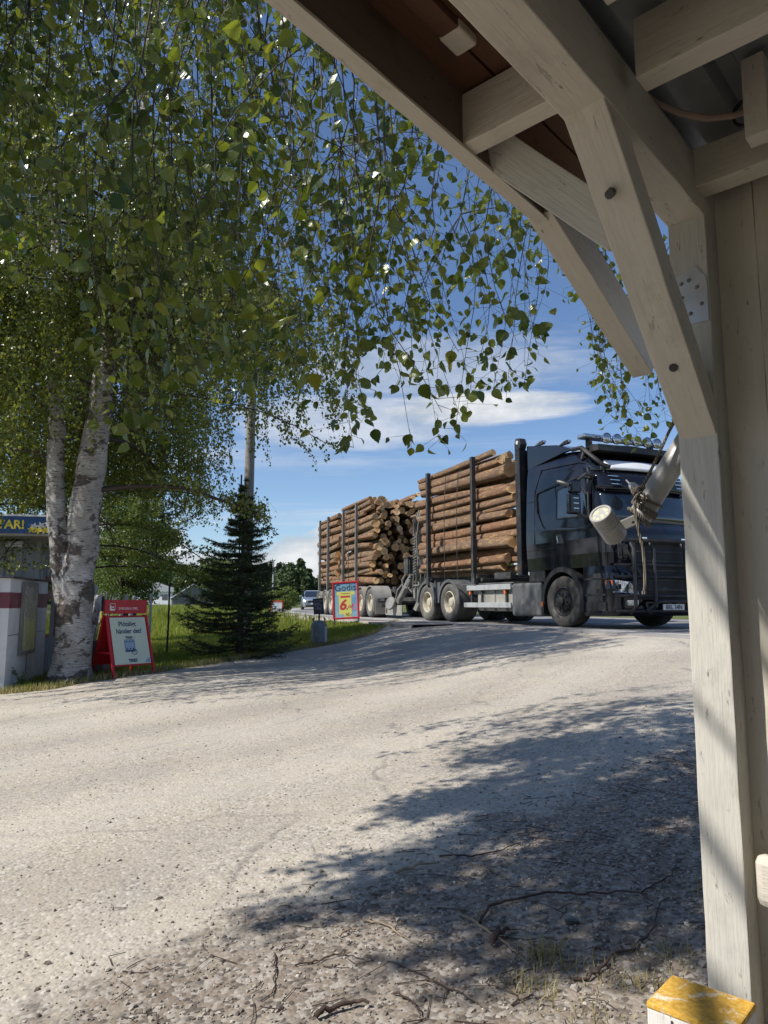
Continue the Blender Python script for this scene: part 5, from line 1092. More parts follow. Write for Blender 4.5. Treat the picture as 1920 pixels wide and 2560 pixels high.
mb = MB(); mb.tube([(0.03, -0.007, 0.03), (0.05, -0.007, 0.10), (0.08, -0.007, 0.16), (0.06, -0.007, 0.2), (0.03, -0.007, 0.26)], 0.002, 5); mb.build('chalk_drawing', CHK, bd)

# ------------------------------------------------------------------ posts on the meadow, pole, barn, car, far sign
for (x, y0, y1, Y, r_, m_, nm, lb) in ((375, 1582, 1484, 15.5, 0.028, WHITEP, 'marker_post', 'slim white marker post standing in the meadow grass'), (421, 1594, 1462, 15.0, 0.02, DARKST, 'dark_stake', 'thin dark stake standing in the meadow right of the white post')):
    p0 = at_y(x - 3, y0, Y); z0 = hz(p0[0], p0[1]); p0[2] = z0 - 0.05; p1 = at_y(x + 3, y1, Y); mb = MB(); mb.tube([p0, (p0 + p1) / 2 + np.array([.01, 0, 0]), p1], r_, 8); o = mb.build(nm, m_); tag(o, lb, 'post')
POLEW = worn('grey_pole_wood', (0.26, 0.24, 0.215), 0.85, 0, 0.25, 3, 0.3, stretch=(8, 8, 0.6))
q = np.array([-3.46, 18.0, 0]); z0 = hz(q[0], q[1]); UP = empty('utility_pole', (q[0], q[1], z0)); tag(UP, 'grey wooden utility pole rising behind the young spruce', 'pole')
mb = MB(); mb.cyl((0, 0, -0.1), (0.05, 0, 8.5), 0.145, 0.10, 18); mb.build('shaft', POLEW, UP)
mb = MB(); mb.tube([(-0.16, -0.12, 0.1), (-0.15, -0.12, 4.2)], 0.022, 6); mb.build('cable_guard', DARKST, UP)
mb = MB(); mb.cyl((0.05, 0, 8.3), (0.05, -0.25, 8.35), 0.02, None, 6); mb.cyl((0.05, -0.25, 8.3), (0.05, -0.25, 8.5), 0.04, None, 8); mb.build('insulator', GREYST, UP)
BARNW = worn('grey_barn_boards', (0.17, 0.17, 0.165), 0.85, 0, 0.3, 1.5, 0.2, stretch=(6, 6, 0.5)); BARNR = worn('pale_tin_roof', (0.46, 0.48, 0.50), 0.5, 0.2, 0.1, 0.5, 0.0)
bp = at_y(483, 1509, 105); BN = empty('barn', (bp[0], bp[1], 1.30)); tag(BN, 'grey wooden barn with a pale metal roof at the far edge of the meadow', 'barn')
def bn(a, b, z): return (a * 0.96 + b * -0.30, a * 0.25 + b * 0.95, z)
mb = MB(); g2 = [(-3.0, 0), (3.0, 0), (3.0, 1.55), (0.0, 3.0), (-3.0, 1.0)]
mb.add([bn(a, 0, z) for a, z in g2] + [bn(a, 9, z) for a, z in g2], [(0, 1, 2, 3, 4), (9, 8, 7, 6, 5), (0, 5, 6, 1), (1, 6, 7, 2), (4, 9, 5, 0)]); mb.build('wall', BARNW, BN)
mb = MB(); mb.add([bn(-3.2, -0.25, 0.98), bn(0, -0.25, 3.08), bn(0, 9.2, 3.08), bn(-3.2, 9.2, 0.98), bn(3.2, -0.25, 1.55), bn(3.2, 9.2, 1.55)], [(0, 1, 2, 3), (1, 4, 5, 2)]); o = mb.build('roof', BARNR, BN); s_ = o.modifiers.new('s', 'SOLIDIFY'); s_.thickness = 0.12
for k in (-0.2, 1.1): mb = MB(); mb.add([bn(k, -0.03, 0), bn(k + 0.9, -0.03, 0), bn(k + 0.9, -0.03, 1.2), bn(k, -0.03, 1.2)], [(0, 1, 2, 3)]); o = mb.build('door', DARKST, BN); s_ = o.modifiers.new('s', 'SOLIDIFY'); s_.thickness = 0.05
hp_ = at_y(360, 1500, 120); HO = empty('white_house', (hp_[0], hp_[1], 1.3)); tag(HO, 'pale house glimpsed under the leafy tree left of the barn', 'house')
mb = MB(); mb.bb(-5, 5, 0, 6, 0, 2.2); mb.build('wall', WHITEP, HO); mb = MB(); mb.prism([(-5.4, 2.15), (5.4, 2.15), (5.0, 2.4), (0, 4.2), (-5.0, 2.4)], (0, -0.3, 0), (1, 0, 0), (0, 0, 1), (0, 6.6, 0)); mb.build('roof', BARNR, HO)
for x in (-3, 0.5, 3): mb = MB(); mb.bb(x, x + 0.9, -0.04, 0.02, 0.8, 1.7); mb.build('window', GLASS, HO)
sp0 = ground_hit(692, 1532); FSn = empty('road_sign', tuple(sp0), R(10)); tag(FSn, 'white board with an orange-red rim, half hidden right of the spruce', 'sign')
mb = MB(); mb.bb(-0.30, 0.30, -0.02, 0.02, 0.0, 0.62); mb.build('board', WHITEP, FSn, 0.01); mb = MB()
for x0, x1, z0_, z1_ in ((-0.33, -0.27, 0, 0.68), (0.27, 0.33, 0, 0.68), (-0.33, 0.33, 0.58, 0.68)): mb = MB(); mb.bb(x0, x1, -0.03, 0.03, z0_, z1_); mb.build('rim', principled('orange_rim', (0.55, 0.10, 0.03), 0.5)[0], FSn)
lp = at_y(682, 1500, 60); mb = MB(); mb.cyl((lp[0], lp[1], 1.2), (lp[0], lp[1], 5.0), 0.08, 0.06, 8); o = mb.build('lamp_post', POLEG); tag(o, 'slim grey pole by the road in front of the far forest', 'pole')

# car following the trailer (local x forward)
cp = at_y(783, 1510, 56.0); CA = empty('parked_car', (cp[0], cp[1], ROADZ), math.atan2(-0.985, 0.13)); CA.name = 'car'; tag(CA, 'silver-blue car following the timber trailer on the road', 'car')
CARP, _, _ = principled('silver_blue_paint', (0.34, 0.38, 0.42), 0.25, 0.55, None, 0.6)
def carsec(x, hw, z0, z1, rr=0.12):
    return [(x, -hw + 0.04, z0), (x, -hw, z0 + 0.15), (x, -hw, z1 - rr), (x, -hw + rr * 0.6, z1 - 0.02), (x, 0, z1 + 0.02), (x, hw - rr * 0.6, z1 - 0.02), (x, hw, z1 - rr), (x, hw, z0 + 0.15), (x, hw - 0.04, z0)]
mb = MB(); loft(mb, [carsec(x, hw, z0, z1) for x, hw, z0, z1 in ((-2.3, 0.75, 0.35, 0.85), (-2.2, 0.86, 0.25, 0.98), (-1.2, 0.92, 0.20, 1.02), (0.6, 0.92, 0.20, 0.98), (1.6, 0.90, 0.20, 0.90), (2.15, 0.84, 0.22, 0.78), (2.30, 0.70, 0.30, 0.66))]); mb.build('body', CARP, CA)
mb = MB(); loft(mb, [[(x, -hw, 0.92), (x, -hw * 0.80, z1 - 0.06), (x, -hw * 0.6, z1), (x, hw * 0.6, z1), (x, hw * 0.80, z1 - 0.06), (x, hw, 0.92)] for x, hw, z1 in ((-1.9, 0.78, 0.98), (-1.1, 0.84, 1.42), (0.0, 0.84, 1.47), (0.35, 0.84, 1.42), (1.15, 0.80, 0.96))]); cbn = mb.build('cabin', CARP, CA)
mb = MB(); mb.add([(0.44, -0.62, 1.375), (0.44, 0.62, 1.375), (1.12, 0.72, 0.985), (1.12, -0.72, 0.985)], [(0, 1, 2, 3)]); o = mb.build('windscreen', GLASS, CA); o.location = (0.03, 0, 0.03); s_ = o.modifiers.new('s', 'SOLIDIFY'); s_.thickness = 0.01
for s in (-1, 1):
    mb = MB(); mb.add([(-1.0, s * 0.80, 1.02), (0.9, s * 0.80, 1.02), (0.25, s * 0.70, 1.36), (-0.9, s * 0.70, 1.36)], [(0, 1, 2, 3)]); o = mb.build('side_window', GLASS, CA); o.location = (0, s * 0.03, 0.0); s_ = o.modifiers.new('s', 'SOLIDIFY'); s_.thickness = 0.02
    mb = MB(); mb.add([(2.05, s * 0.82, 0.62), (2.05, s * 0.85, 0.74), (2.24, s * 0.60, 0.72), (2.28, s * 0.52, 0.62)], [(0, 1, 2, 3)]); o = mb.build('headlight', LENS, CA); o.location = (0.05, s * 0.02, 0.02); s_ = o.modifiers.new('s', 'SOLIDIFY'); s_.thickness = 0.04
    mb = MB(); mb.box((0.75, s * 1.0, 1.02), (0.12, 0.2, 0.13)); mb.build('mirror', CARP, CA, 0.03)
    for x in (1.45, -1.35):
        mb = MB(); mb.lathe([(0, -0.1), (0.2, -0.1), (0.23, -0.11), (0.31, -0.10), (0.325, -0.06), (0.325, 0.1), (0, 0.1)], (x, s * 0.83, 0.325), (0, -s, 0), 20, mats=[1, 1, 0, 0, 0, 0]); mb.build('wheel', [RUBBER, ALU], CA)
mb = MB(); mb.bb(2.26, 2.32, -0.45, 0.45, 0.52, 0.68); mb.build('grille', INK, CA); mb = MB(); mb.bb(2.30, 2.34, -0.26, 0.26, 0.40, 0.51); mb.build('number_plate', PLATEW, CA); mb = MB(); mb.bb(2.20, 2.30, -0.6, 0.6, 0.24, 0.36); mb.build('lower_grille', INK, CA)
# ------------------------------------------------------------------ foliage materials
def leaf_mat(name, dark, light, trans, rough=0.42, tw=0.35, island=True, yellow=None):
    m = bpy.data.materials.new(name); m.use_nodes = True; t = NT(m.node_tree); p = t.n['Principled BSDF']; out = t.n['Material Output']
    rn = t.node('ShaderNodeNewGeometry').outputs['Random Per Island'] if island else t.node('ShaderNodeObjectInfo').outputs['Random']
    c = t.mix(rn, (*dark, 1), (*light, 1))
    if yellow: c = t.mix(t.ramp(t.math('FRACT', t.math('MULTIPLY', rn, 7.31)), [(0.965, 0), (0.975, 1)]), c, (*yellow, 1))
    t.l.new(c, p.inputs['Base Color']); p.inputs['Roughness'].default_value = rough; p.inputs['Specular IOR Level'].default_value = 0.45
    tr = t.node('ShaderNodeBsdfTranslucent'); t.l.new(t.mix(1.0, c, (*trans, 1), 'MULTIPLY'), tr.inputs[0])
    mx = t.node('ShaderNodeMixShader'); mx.inputs[0].default_value = tw; t.l.new(p.outputs[0], mx.inputs[1]); t.l.new(tr.outputs[0], mx.inputs[2]); t.l.new(mx.outputs[0], out.inputs[0]); return m
LEAFB = leaf_mat('birch_leaf', (0.055, 0.082, 0.016), (0.19, 0.215, 0.048), (2.4, 2.3, 0.9), 0.30, 0.36, True, (0.20, 0.19, 0.03))
LEAFN = leaf_mat('near_birch_leaf', (0.035, 0.062, 0.010), (0.155, 0.18, 0.034), (2.4, 2.4, 0.8), 0.26, 0.30, True, (0.17, 0.17, 0.03))
LEAFO = leaf_mat('near_birch_leaf_single', (0.035, 0.062, 0.010), (0.155, 0.18, 0.034), (2.4, 2.4, 0.8), 0.26, 0.30, False, (0.17, 0.17, 0.03))
LEAFS = leaf_mat('shrub_leaf', (0.085, 0.125, 0.035), (0.165, 0.205, 0.07), (1.8, 2.0, 0.9), 0.45, 0.3)
LEAFF = leaf_mat('forest_leaf', (0.035, 0.060, 0.020), (0.085, 0.115, 0.040), (1.5, 1.6, 0.8), 0.7, 0.15)
LEAFY = leaf_mat('bright_shrub_leaf', (0.09, 0.13, 0.025), (0.15, 0.19, 0.045), (1.8, 1.9, 0.8), 0.5, 0.3)
NEEDLE = leaf_mat('spruce_needle', (0.018, 0.034, 0.014), (0.075, 0.105, 0.038), (1.2, 1.3, 0.8), 0.6, 0.1)
PINEN = leaf_mat('pine_needle', (0.012, 0.028, 0.012), (0.035, 0.055, 0.024), (1.2, 1.3, 0.8), 0.6, 0.1)
GRASSB = leaf_mat('grass_blade', (0.13, 0.17, 0.025), (0.25, 0.26, 0.06), (1.8, 1.9, 0.8), 0.5, 0.35)
DRYG = leaf_mat('dry_grass_blade', (0.26, 0.22, 0.10), (0.42, 0.36, 0.18), (1.2, 1.2, 0.9), 0.6, 0.25)
TWIG, t, p = principled('birch_twig', (0.045, 0.030, 0.022), 0.7)
BIRCH, t, p = principled('birch_bark', (0.6, 0.58, 0.55), 0.75)
geo = t.node('ShaderNodeNewGeometry'); tcb = t.node('ShaderNodeTexCoord')
def mapped(sc, loc=(0, 0, 0)):
    mp = t.node('ShaderNodeMapping'); mp.inputs['Scale'].default_value = sc; mp.inputs['Location'].default_value = loc; t.l.new(tcb.outputs['Object'], mp.inputs[0]); return mp.outputs[0]
c = t.mix(t.ramp(t.noise(mapped((3, 3, 3)), 1.2, 5, 0.6), [(0.35, 0), (0.7, 1)]), (0.27, 0.25, 0.23, 1), (0.50, 0.48, 0.455, 1))
len_ = t.noise(mapped((5, 5, 48)), 1.6, 4, 0.7); c = t.mix(t.ramp(len_, [(0.55, 0), (0.60, 0.95)]), c, (0.05, 0.045, 0.04, 1))
c = t.mix(t.ramp(t.noise(mapped((4, 4, 70)), 1.5, 3, 0.6), [(0.35, 0.35), (0.45, 0)]), c, (0.40, 0.34, 0.29, 1))
pn = t.noise(mapped((9, 9, 14)), 1.2, 6, 0.75); big_ = t.noise(mapped((2.6, 2.6, 3.4), (3, 1, 5)), 1.0, 4, 0.6, 0.5)
pm = t.math('ADD', big_, t.math('MULTIPLY', t.math('SUBTRACT', pn, 0.5), 0.30)); pmask = t.ramp(pm, [(0.535, 0), (0.56, 1)])  # birch's black patches, spread wider with a greyer base to stand in for shade
c = t.mix(pmask, c, t.mix(t.ramp(pn, [(0.35, 0), (0.65, 1)]), (0.018, 0.016, 0.014, 1), (0.15, 0.12, 0.10, 1)))
t.l.new(c, p.inputs['Base Color']); t.l.new(t.bump(t.math('ADD', t.math('MULTIPLY', pmask, 1.0), t.math('ADD', len_, pn)), 0.5, 0.02), p.inputs['Normal'])
DARKBARK = worn('dark_bark', (0.07, 0.05, 0.04), 0.9, 0, 0.4, 6, 0.4)

def unit(a): return a / (np.linalg.norm(a, axis=-1, keepdims=True) + 1e-12)
def leaf_quads(P, A, N, L, W):
    """folded rhombic leaves: base P, axis A, normal N"""
    S = unit(np.cross(A, N)); N = unit(np.cross(S, A)); L = L[:, None]; W = W[:, None]; mid = P + A * L * 0.42
    V = np.stack([P, mid + S * W / 2 + N * W * 0.16, P + A * L, mid - S * W / 2 + N * W * 0.16], 1).reshape(-1, 3)
    b = np.arange(len(P))[:, None] * 4; F = np.concatenate([b + np.array([[0, 1, 2]]), b + np.array([[0, 2, 3]])], 1).reshape(-1, 3); return V, F
def hang_dirs(n, r_, spread=0.75):
    A = np.stack([r_.normal(0, spread, n), r_.normal(0, spread, n), -np.ones(n) + r_.normal(0, 0.35, n)], -1); A = unit(A)
    N = unit(r_.normal(0, 1, (n, 3)) * np.array([1, 1, 0.45])); return A, N
class TW:
    """many thin tubes in one mesh"""
    def __init__(s): s.V = []; s.F = []; s.n = 0
    def add(s, path, r0, r1, sides=4):
        V, F = tube_np(path, np.linspace(r0, r1, len(path)), sides); s.V.append(V); s.F.append(F + s.n); s.n += len(V)
    def obj(s, name, mat, parent): return np_obj(name, np.concatenate(s.V), np.concatenate(s.F), mat, parent, True)

def interp_path(path, s):
    path = np.asarray(path); d = np.concatenate([[0], np.cumsum(np.linalg.norm(np.diff(path, axis=0), axis=1))]); d /= d[-1]
    return np.stack([np.interp(s, d, path[:, k]) for k in range(3)], -1)

def weeping_birch(root, trunks, height, rmax, zlow, seed, nlimb, strands, leaf, step, mat, bark=BIRCH, inner=False, zmin_side=None):
    """trunks: list of (path, r0, r1) in local coordinates; hanging strands of leaves from drooping limbs"""
    r_ = np.random.default_rng(seed); tw = TW(); lp = []; 
    for k, (path, r0, r1) in enumerate(trunks):
        s = np.linspace(0, 1, 40); P = interp_path(path, s); P[1:-1] += r_.normal(0, 0.012, (38, 3)); rad = (r0 + (r1 - r0) * s ** 0.8) if np.isscalar(r0) else np.interp(P[:, 2], np.array([q[2] for q in path]), r0)
        if k == 0: rad = rad * (1 + 0.35 * np.exp(-s * 60))
        V, F = tube_np(P, rad, 22); V = V + r_.normal(0, 0.004, V.shape); np_obj('trunk', V, F, bark, root, True)
    for q in range(nlimb):
        path, r0, r1 = trunks[q % len(trunks)] if q % 3 else trunks[0]; r0 = r0 if np.isscalar(r0) else r0[0]; s = 0.22 + 0.76 * ((q + r_.random()) / nlimb); s = s if not (q % 4 == 3 and inner) else r_.uniform(0.25, 0.6); P0 = interp_path(path, np.array([s]))[0]
        h = P0[2] / height; az = q * 2.399 + r_.normal(0, 0.3); L = rmax * (0.55 + 0.45 * math.sin(math.pi * min(1, max(0.0, h * 0.9 + 0.15)))) * r_.uniform(0.75, 1.1) * (1.0 if h < 0.75 else 1.7 - 0.95 * h)
        if q % 4 == 3 and inner: L *= 0.42
        D = np.array([math.cos(az), math.sin(az), 0]); up = r_.uniform(0.25, 0.8); t_ = np.linspace(0, 1, 9)
        limb = P0 + np.outer(t_ * L, D) + np.outer((up * t_ - (up + r_.uniform(0.15, 0.5)) * t_ ** 2.2) * L * 0.6, zD) + np.cumsum(r_.normal(0, 0.03, (9, 3)), 0) * t_[:, None]
        tw.add(limb, max(0.018, r0 * 0.22 * (1 - s * 0.7)), 0.006, 6)
        for k in range(strands):
            st = r_.uniform(0.25, 1.0) ** 0.8; B = interp_path(limb, np.array([st]))[0]; side = np.array([-D[1], D[0], 0]) * r_.normal(0, 0.28 + 0.25 * st) * L * 0.35 + D * r_.normal(0, 0.15)
            ln = r_.uniform(0.5, 1.0) * (1.0 + 1.3 * r_.random()) * (0.7 + 0.5 * st); E = B + side + np.array([0, 0, r_.uniform(-0.05, 0.25)])
            zf = zlow + (0 if zmin_side is None else zmin_side(E)); ln = min(ln, max(0.15, E[2] - zf - r_.random() * 0.5))
            u = np.linspace(0, 1, 6); arc = B + np.outer(u, E - B) + np.outer(np.sin(u * 1.57) * 0.05, zD); hang = E + np.outer(u[1:] * 0.12 + r_.normal(0, 0.01), D) - np.outer(u[1:] * ln, zD) + np.cumsum(r_.normal(0, 0.012, (5, 3)), 0)
            pth = np.concatenate([arc, hang]); tw.add(pth[::2], 0.0032, 0.0010, 3)
            n = int((ln + np.linalg.norm(side) * 0.8) / step); 
            if n > 2: lp.append(interp_path(pth, r_.uniform(0.12, 1.0, n)) + r_.normal(0, 0.035, (n, 3)))
    P = np.concatenate(lp); n = len(P); A, N = hang_dirs(n, r_); L = leaf * r_.uniform(0.7, 1.25, n); V, F = leaf_quads(P, A, N, L, L * r_.uniform(0.68, 0.85, n))
    np_obj('crown', V, F, mat, root); tw.obj('branches', TWIG, root); return n

# main birch with a forked foot
b0 = np.array([-4.66, 10.85, 0]); b0[2] = hz(*b0[:2]) - 0.05
B1 = empty('birch_tree', tuple(b0)); tag(B1, 'big weeping birch with a forked white trunk behind the red A-board', 'tree')
n1 = weeping_birch(B1, [([(0, 0, 0), (0.02, 0, 1.2), (0.08, 0, 2.4), (0.14, 0.03, 3.4), (0.28, 0.05, 5.0), (0.42, 0.1, 6.5), (0.60, 0.1, 8.2), (0.68, 0.2, 10.0), (0.72, 0.2, 13.0)], [0.265, 0.25, 0.235, 0.21, 0.145, 0.115, 0.085, 0.06, 0.02], 0.03),
    ([(-0.10, -0.03, 1.1), (-0.18, -0.05, 1.6), (-0.31, -0.07, 2.6), (-0.42, 0.0, 3.6), (-0.66, 0.2, 6.0), (-0.95, 0.4, 10.0)], [0.13, 0.145, 0.14, 0.12, 0.08, 0.02], 0.03),
    ([(0.30, 0.05, 5.1), (-0.05, 0.0, 5.7), (-0.42, -0.1, 6.4), (-0.8, -0.1, 8.2)], [0.075, 0.07, 0.055, 0.02], 0.02)], 13.0, 3.9, 2.75, 21, 72, 42, 0.056, 0.027, LEAFB, inner=True,
    zmin_side=lambda E: max(0, E[0] - 0.8) * 0.35)
# second birch behind the kiosk, third behind the first
b0 = np.array([-8.3, 14.2, 0]); b0[2] = hz(*b0[:2]) - 0.05; B2 = empty('birch_tree', tuple(b0)); tag(B2, 'birch with a pale thin trunk at the left edge, behind the kiosk', 'tree')
n2 = weeping_birch(B2, [([(0, 0, 0), (0.05, 0, 3), (0.2, 0, 7), (0.3, 0.2, 13)], 0.17, 0.03)], 13.5, 3.3, 3.0, 22, 34, 38, 0.062, 0.034, LEAFB)
b0 = np.array([-6.85, 15.6, 0]); b0[2] = hz(*b0[:2]) - 0.05; B3 = empty('birch_tree', tuple(b0)); tag(B3, 'drooping birch hidden behind the forked birch, its curtain hanging before the utility pole', 'tree')
n3 = weeping_birch(B3, [([(0, 0, 0), (0.05, 0, 3), (0.1, 0, 5), (0.15, 0.1, 8.2)], 0.16, 0.03)], 8.2, 4.2, 3.2, 23, 34, 40, 0.060, 0.024, LEAFB, zmin_side=lambda E: max(0, E[0] - 2.6) * 0.25)

# small leafy tree beyond, with many upright stems
def leafy_tree(root, H_, W_, zbot, seed, n, size, mat, bark, stems=5):
    r_ = np.random.default_rng(seed); tw = TW(); C = []
    for k in range(stems):
        a = k * 2.4 + r_.random(); e = np.array([math.cos(a) * W_ * 0.35, math.sin(a) * W_ * 0.35, H_ * r_.uniform(0.7, 0.95)]); P = np.array([[0, 0, 0], e * np.array([0.25, 0.25, 0.3]), e * np.array([0.6, 0.6, 0.65]), e]) + r_.normal(0, 0.05, (4, 3)) * np.array([[0], [1], [1], [1]])
        tw.add(interp_path(P, np.linspace(0, 1, 10)), 0.09 * H_ / 5, 0.01, 6)
    for k in range(70):
        while True:
            q = r_.uniform(-1, 1, 3)
            if 0.25 < np.dot(q, q) < 1: break
        C.append((q * np.array([W_, W_, (H_ - zbot) / 2]) + np.array([0, 0, (H_ + zbot) / 2]), r_.uniform(0.18, 0.36) * W_))
        tw.add(np.array([[0, 0, C[-1][0][2] * 0.5], C[-1][0] * np.array([0.5, 0.5, 0.8]), C[-1][0]]), 0.02 * H_ / 5, 0.004, 4)
    w_ = np.array([c[1] ** 2 for c in C]); w_ /= w_.sum(); ch = r_.choice(len(C), n, p=w_); ctr = np.array([c[0] for c in C])[ch]; rr = np.array([c[1] for c in C])[ch]
    P = ctr + unit(r_.normal(0, 1, (n, 3))) * (rr * r_.uniform(0.2, 1.0, n) ** 0.5)[:, None] * np.array([1, 1, 0.8]); P = P[P[:, 2] > zbot * 0.8]; n = len(P)
    A, N = hang_dirs(n, r_, 1.2); L = size * r_.uniform(0.6, 1.3, n); V, F = leaf_quads(P, A, N, L, L * 0.65); np_obj('crown', V, F, mat, root); tw.obj('trunk', bark, root)
q = at_y(318, 1500, 20.5); q[2] = hz(q[0], q[1]); LT = empty('leafy_tree', tuple(q)); tag(LT, 'small broad leafy tree in the meadow, right of the birch trunk', 'tree'); leafy_tree(LT, 4.3, 1.25, 1.05, 31, 21000, 0.065, LEAFS, DARKBARK)
q = at_y(705, 1500, 44); q[2] = hz(q[0], q[1]); BS = empty('roadside_bush', tuple(q)); tag(BS, 'bright green rounded bush by the road, left of the car', 'bush'); leafy_tree(BS, 1.5, 1.0, 0.1, 32, 5000, 0.10, LEAFY, DARKBARK)
for k, (px, Y, hh, ww, lb) in enumerate(((555, 118, 7.6, 4.0, 'tall rounded tree left of the spruce, before the far forest'), (500, 122, 7.4, 4.2, 'dark rounded tree behind the barn roof'), (285, 124, 8.0, 4.6, 'dense tree far behind the birch trunk and leafy tree'), (415, 128, 7.4, 4.2, 'dark tree far behind the leafy tree'))):
    q = at_y(px, 1500, Y); q[2] = hz(q[0], q[1]); o = empty('meadow_tree', tuple(q)); tag(o, lb, 'tree', 'trees at the meadow edge'); leafy_tree(o, hh, ww, 0.4, 40 + k, 7000, 0.40, LEAFF if k % 2 else LEAFS, DARKBARK)
# dark pine behind the birches
def conifer(root, H_, Rb, seed, whorls, per, needle, mat, z0=0.1, spread=1.0, twn=11, droop=0.18):
    r_ = np.random.default_rng(seed); tw = TW(); tw.add(np.array([[0, 0, 0], [0.02, 0, H_ * 0.5], [0, 0.02, H_]]), 0.025 * H_, 0.006, 8); NP = []; ND = []
    for k in range(whorls):
        s = k / (whorls - 1); z = z0 + (H_ - z0) * s ** 0.92; Rr = Rb * (1 - s) ** 0.82 + 0.05
        for j in range(per):
            a = j * 2 * math.pi / per + k * 1.1 + r_.normal(0, 0.25); L = Rr * (r_.uniform(0.45, 1.0) if r_.random() < 0.6 else r_.uniform(0.9, 1.3)); D = np.array([math.cos(a), math.sin(a), 0]); S = np.array([-D[1], D[0], 0])
            t_ = np.linspace(0, 1, 7); dr = droop * (1.15 - s) * r_.uniform(0.3, 1.8); path = np.array([0, 0, z + r_.normal(0, 0.07)]) + np.outer(t_ * L, D) + np.outer((-dr * t_ + (dr * 0.9 + 0.16) * t_ ** 2.4) * L, zD); tw.add(path, 0.010 + 0.006 * Rr, 0.003, 4)
            lines = [path[1:]]
            for m in range(twn):
                u = 0.18 + 0.8 * (m + r_.random()) / twn; B = interp_path(path, np.array([u]))[0]; ll = L * 0.42 * (1.05 - u) * r_.uniform(0.7, 1.2) + 0.05; sg = 1 if m % 2 else -1
                E = B + (D * 0.72 + S * sg * 0.8) * ll + zD * ll * r_.uniform(-0.22, 0.12); lines.append(np.array([B, (B + E) / 2 - zD * 0.01, E]))
            for ln in lines:
                Ls = np.linalg.norm(ln[-1] - ln[0]); n = max(4, int(Ls / (needle * 0.11))); P = interp_path(ln, r_.random(n)); d = unit(ln[-1] - ln[0])[None]; NP.append(P); ND.append(unit(d * 0.8 + unit(r_.normal(0, 1, (n, 3)) + np.array([0, 0, 0.35])) * spread))
    P = np.concatenate(NP); A = np.concatenate(ND); n = len(P); L = (needle * r_.uniform(0.7, 1.25, n))[:, None]; S = unit(np.cross(A, r_.normal(0, 1, (n, 3)))) * (L * 0.11)
    V = np.stack([P - S, P + S, P + A * L], 1).reshape(-1, 3); np_obj('crown', V, np.arange(3 * n).reshape(-1, 3), mat, root); tw.obj('trunk', DARKBARK, root); return n
q = ground_hit(598, 1642); SPR = empty('young_spruce', tuple(q)); tag(SPR, 'young dark green spruce on the grass in front of the utility pole', 'tree')
n4 = conifer(SPR, 3.2, 1.15, 51, 20, 10, 0.052, NEEDLE, 0.06, 1.0, 13)
q = at_y(330, 1500, 33); q[2] = hz(q[0], q[1]); PN = empty('pine_tree', tuple(q)); tag(PN, 'tall dark pine seen through the birch curtain above the leafy tree', 'tree'); conifer(PN, 9.5, 2.6, 53, 17, 7, 0.22, PINEN, 3.0, 1.2, 9, 0.1)

# the far forest, one mass
r_ = np.random.default_rng(61); VV = []; FF = []; nb = 0
for k in range(330):
    X0 = r_.uniform(-85, 25) if k < 230 else r_.uniform(-180, 160); Yd = r_.uniform(118, 165); hh = r_.uniform(4.2, 7.6); sp_k = r_.random() < 0.4; n = 700
    if sp_k: s = r_.random(n) ** 0.7; rad = (1 - s) * hh * 0.24 * r_.uniform(0.5, 1, n); z = s * hh * 1.12
    else: th = r_.random(n); z = hh * (0.12 + 0.88 * th); rad = hh * 0.30 * np.sqrt(np.clip(1 - (2 * th - 0.95) ** 2, 0.02, 1)) * r_.uniform(0.6, 1.05, n)
    a = r_.uniform(0, 6.283, n); P = np.stack([X0 + rad * np.cos(a), Yd + rad * np.sin(a), 1.1 + z], -1); A, N = hang_dirs(n, r_, 1.3); L = r_.uniform(0.35, 0.8, n); V, F = leaf_quads(P, A, N, L, L * 0.8); VV.append(V); FF.append(F + nb); nb += len(V)
FO = np_obj('far_forest', np.concatenate(VV), np.concatenate(FF), LEAFF); tag(FO, 'dark mixed forest along the horizon', 'forest', kind='stuff')

# ------------------------------------------------------------------ birch whose branches hang over the camera
def disp(x, y): return x * 1.1573, y * 1.1573
EDGE = [(-150, 600), (0, 600), (60, 560), (120, 640), (200, 740), (250, 950), (330, 970), (380, 880), (450, 830), (560, 820), (650, 850), (735, 840), (752, 965), (800, 900), (850, 840), (900, 950), (965, 955), (1005, 945), (1030, 860), (1080, 860), (1120, 830), (1165, 770), (1200, 650), (1240, 600), (1270, 700), (1300, 860), (1330, 930), (1380, 945), (1440, 930), (1480, 900)]
ex = np.array([e[0] for e in EDGE]); ey = np.array([e[1] for e in EDGE])
tb = np.array([-4.4, -3.2, 0]); tb[2] = hz(*tb[:2]) - 0.05; NBT = empty('overhanging_birch', tuple(tb)); tag(NBT, 'near birch with leafy twigs hanging into the picture from above', 'tree')
r_ = np.random.default_rng(71); tw = TW(); NL = []; 
V, F = tube_np(interp_path([(0, 0, 0), (0.05, 0, 3), (0.2, 0.2, 6), (0.3, 0.4, 10)], np.linspace(0, 1, 30)), np.linspace(0.26, 0.05, 30), 20); np_obj('trunk', V, F, BIRCH, NBT, True)
def wl(P): return np.asarray(P) - tb
limbs = []
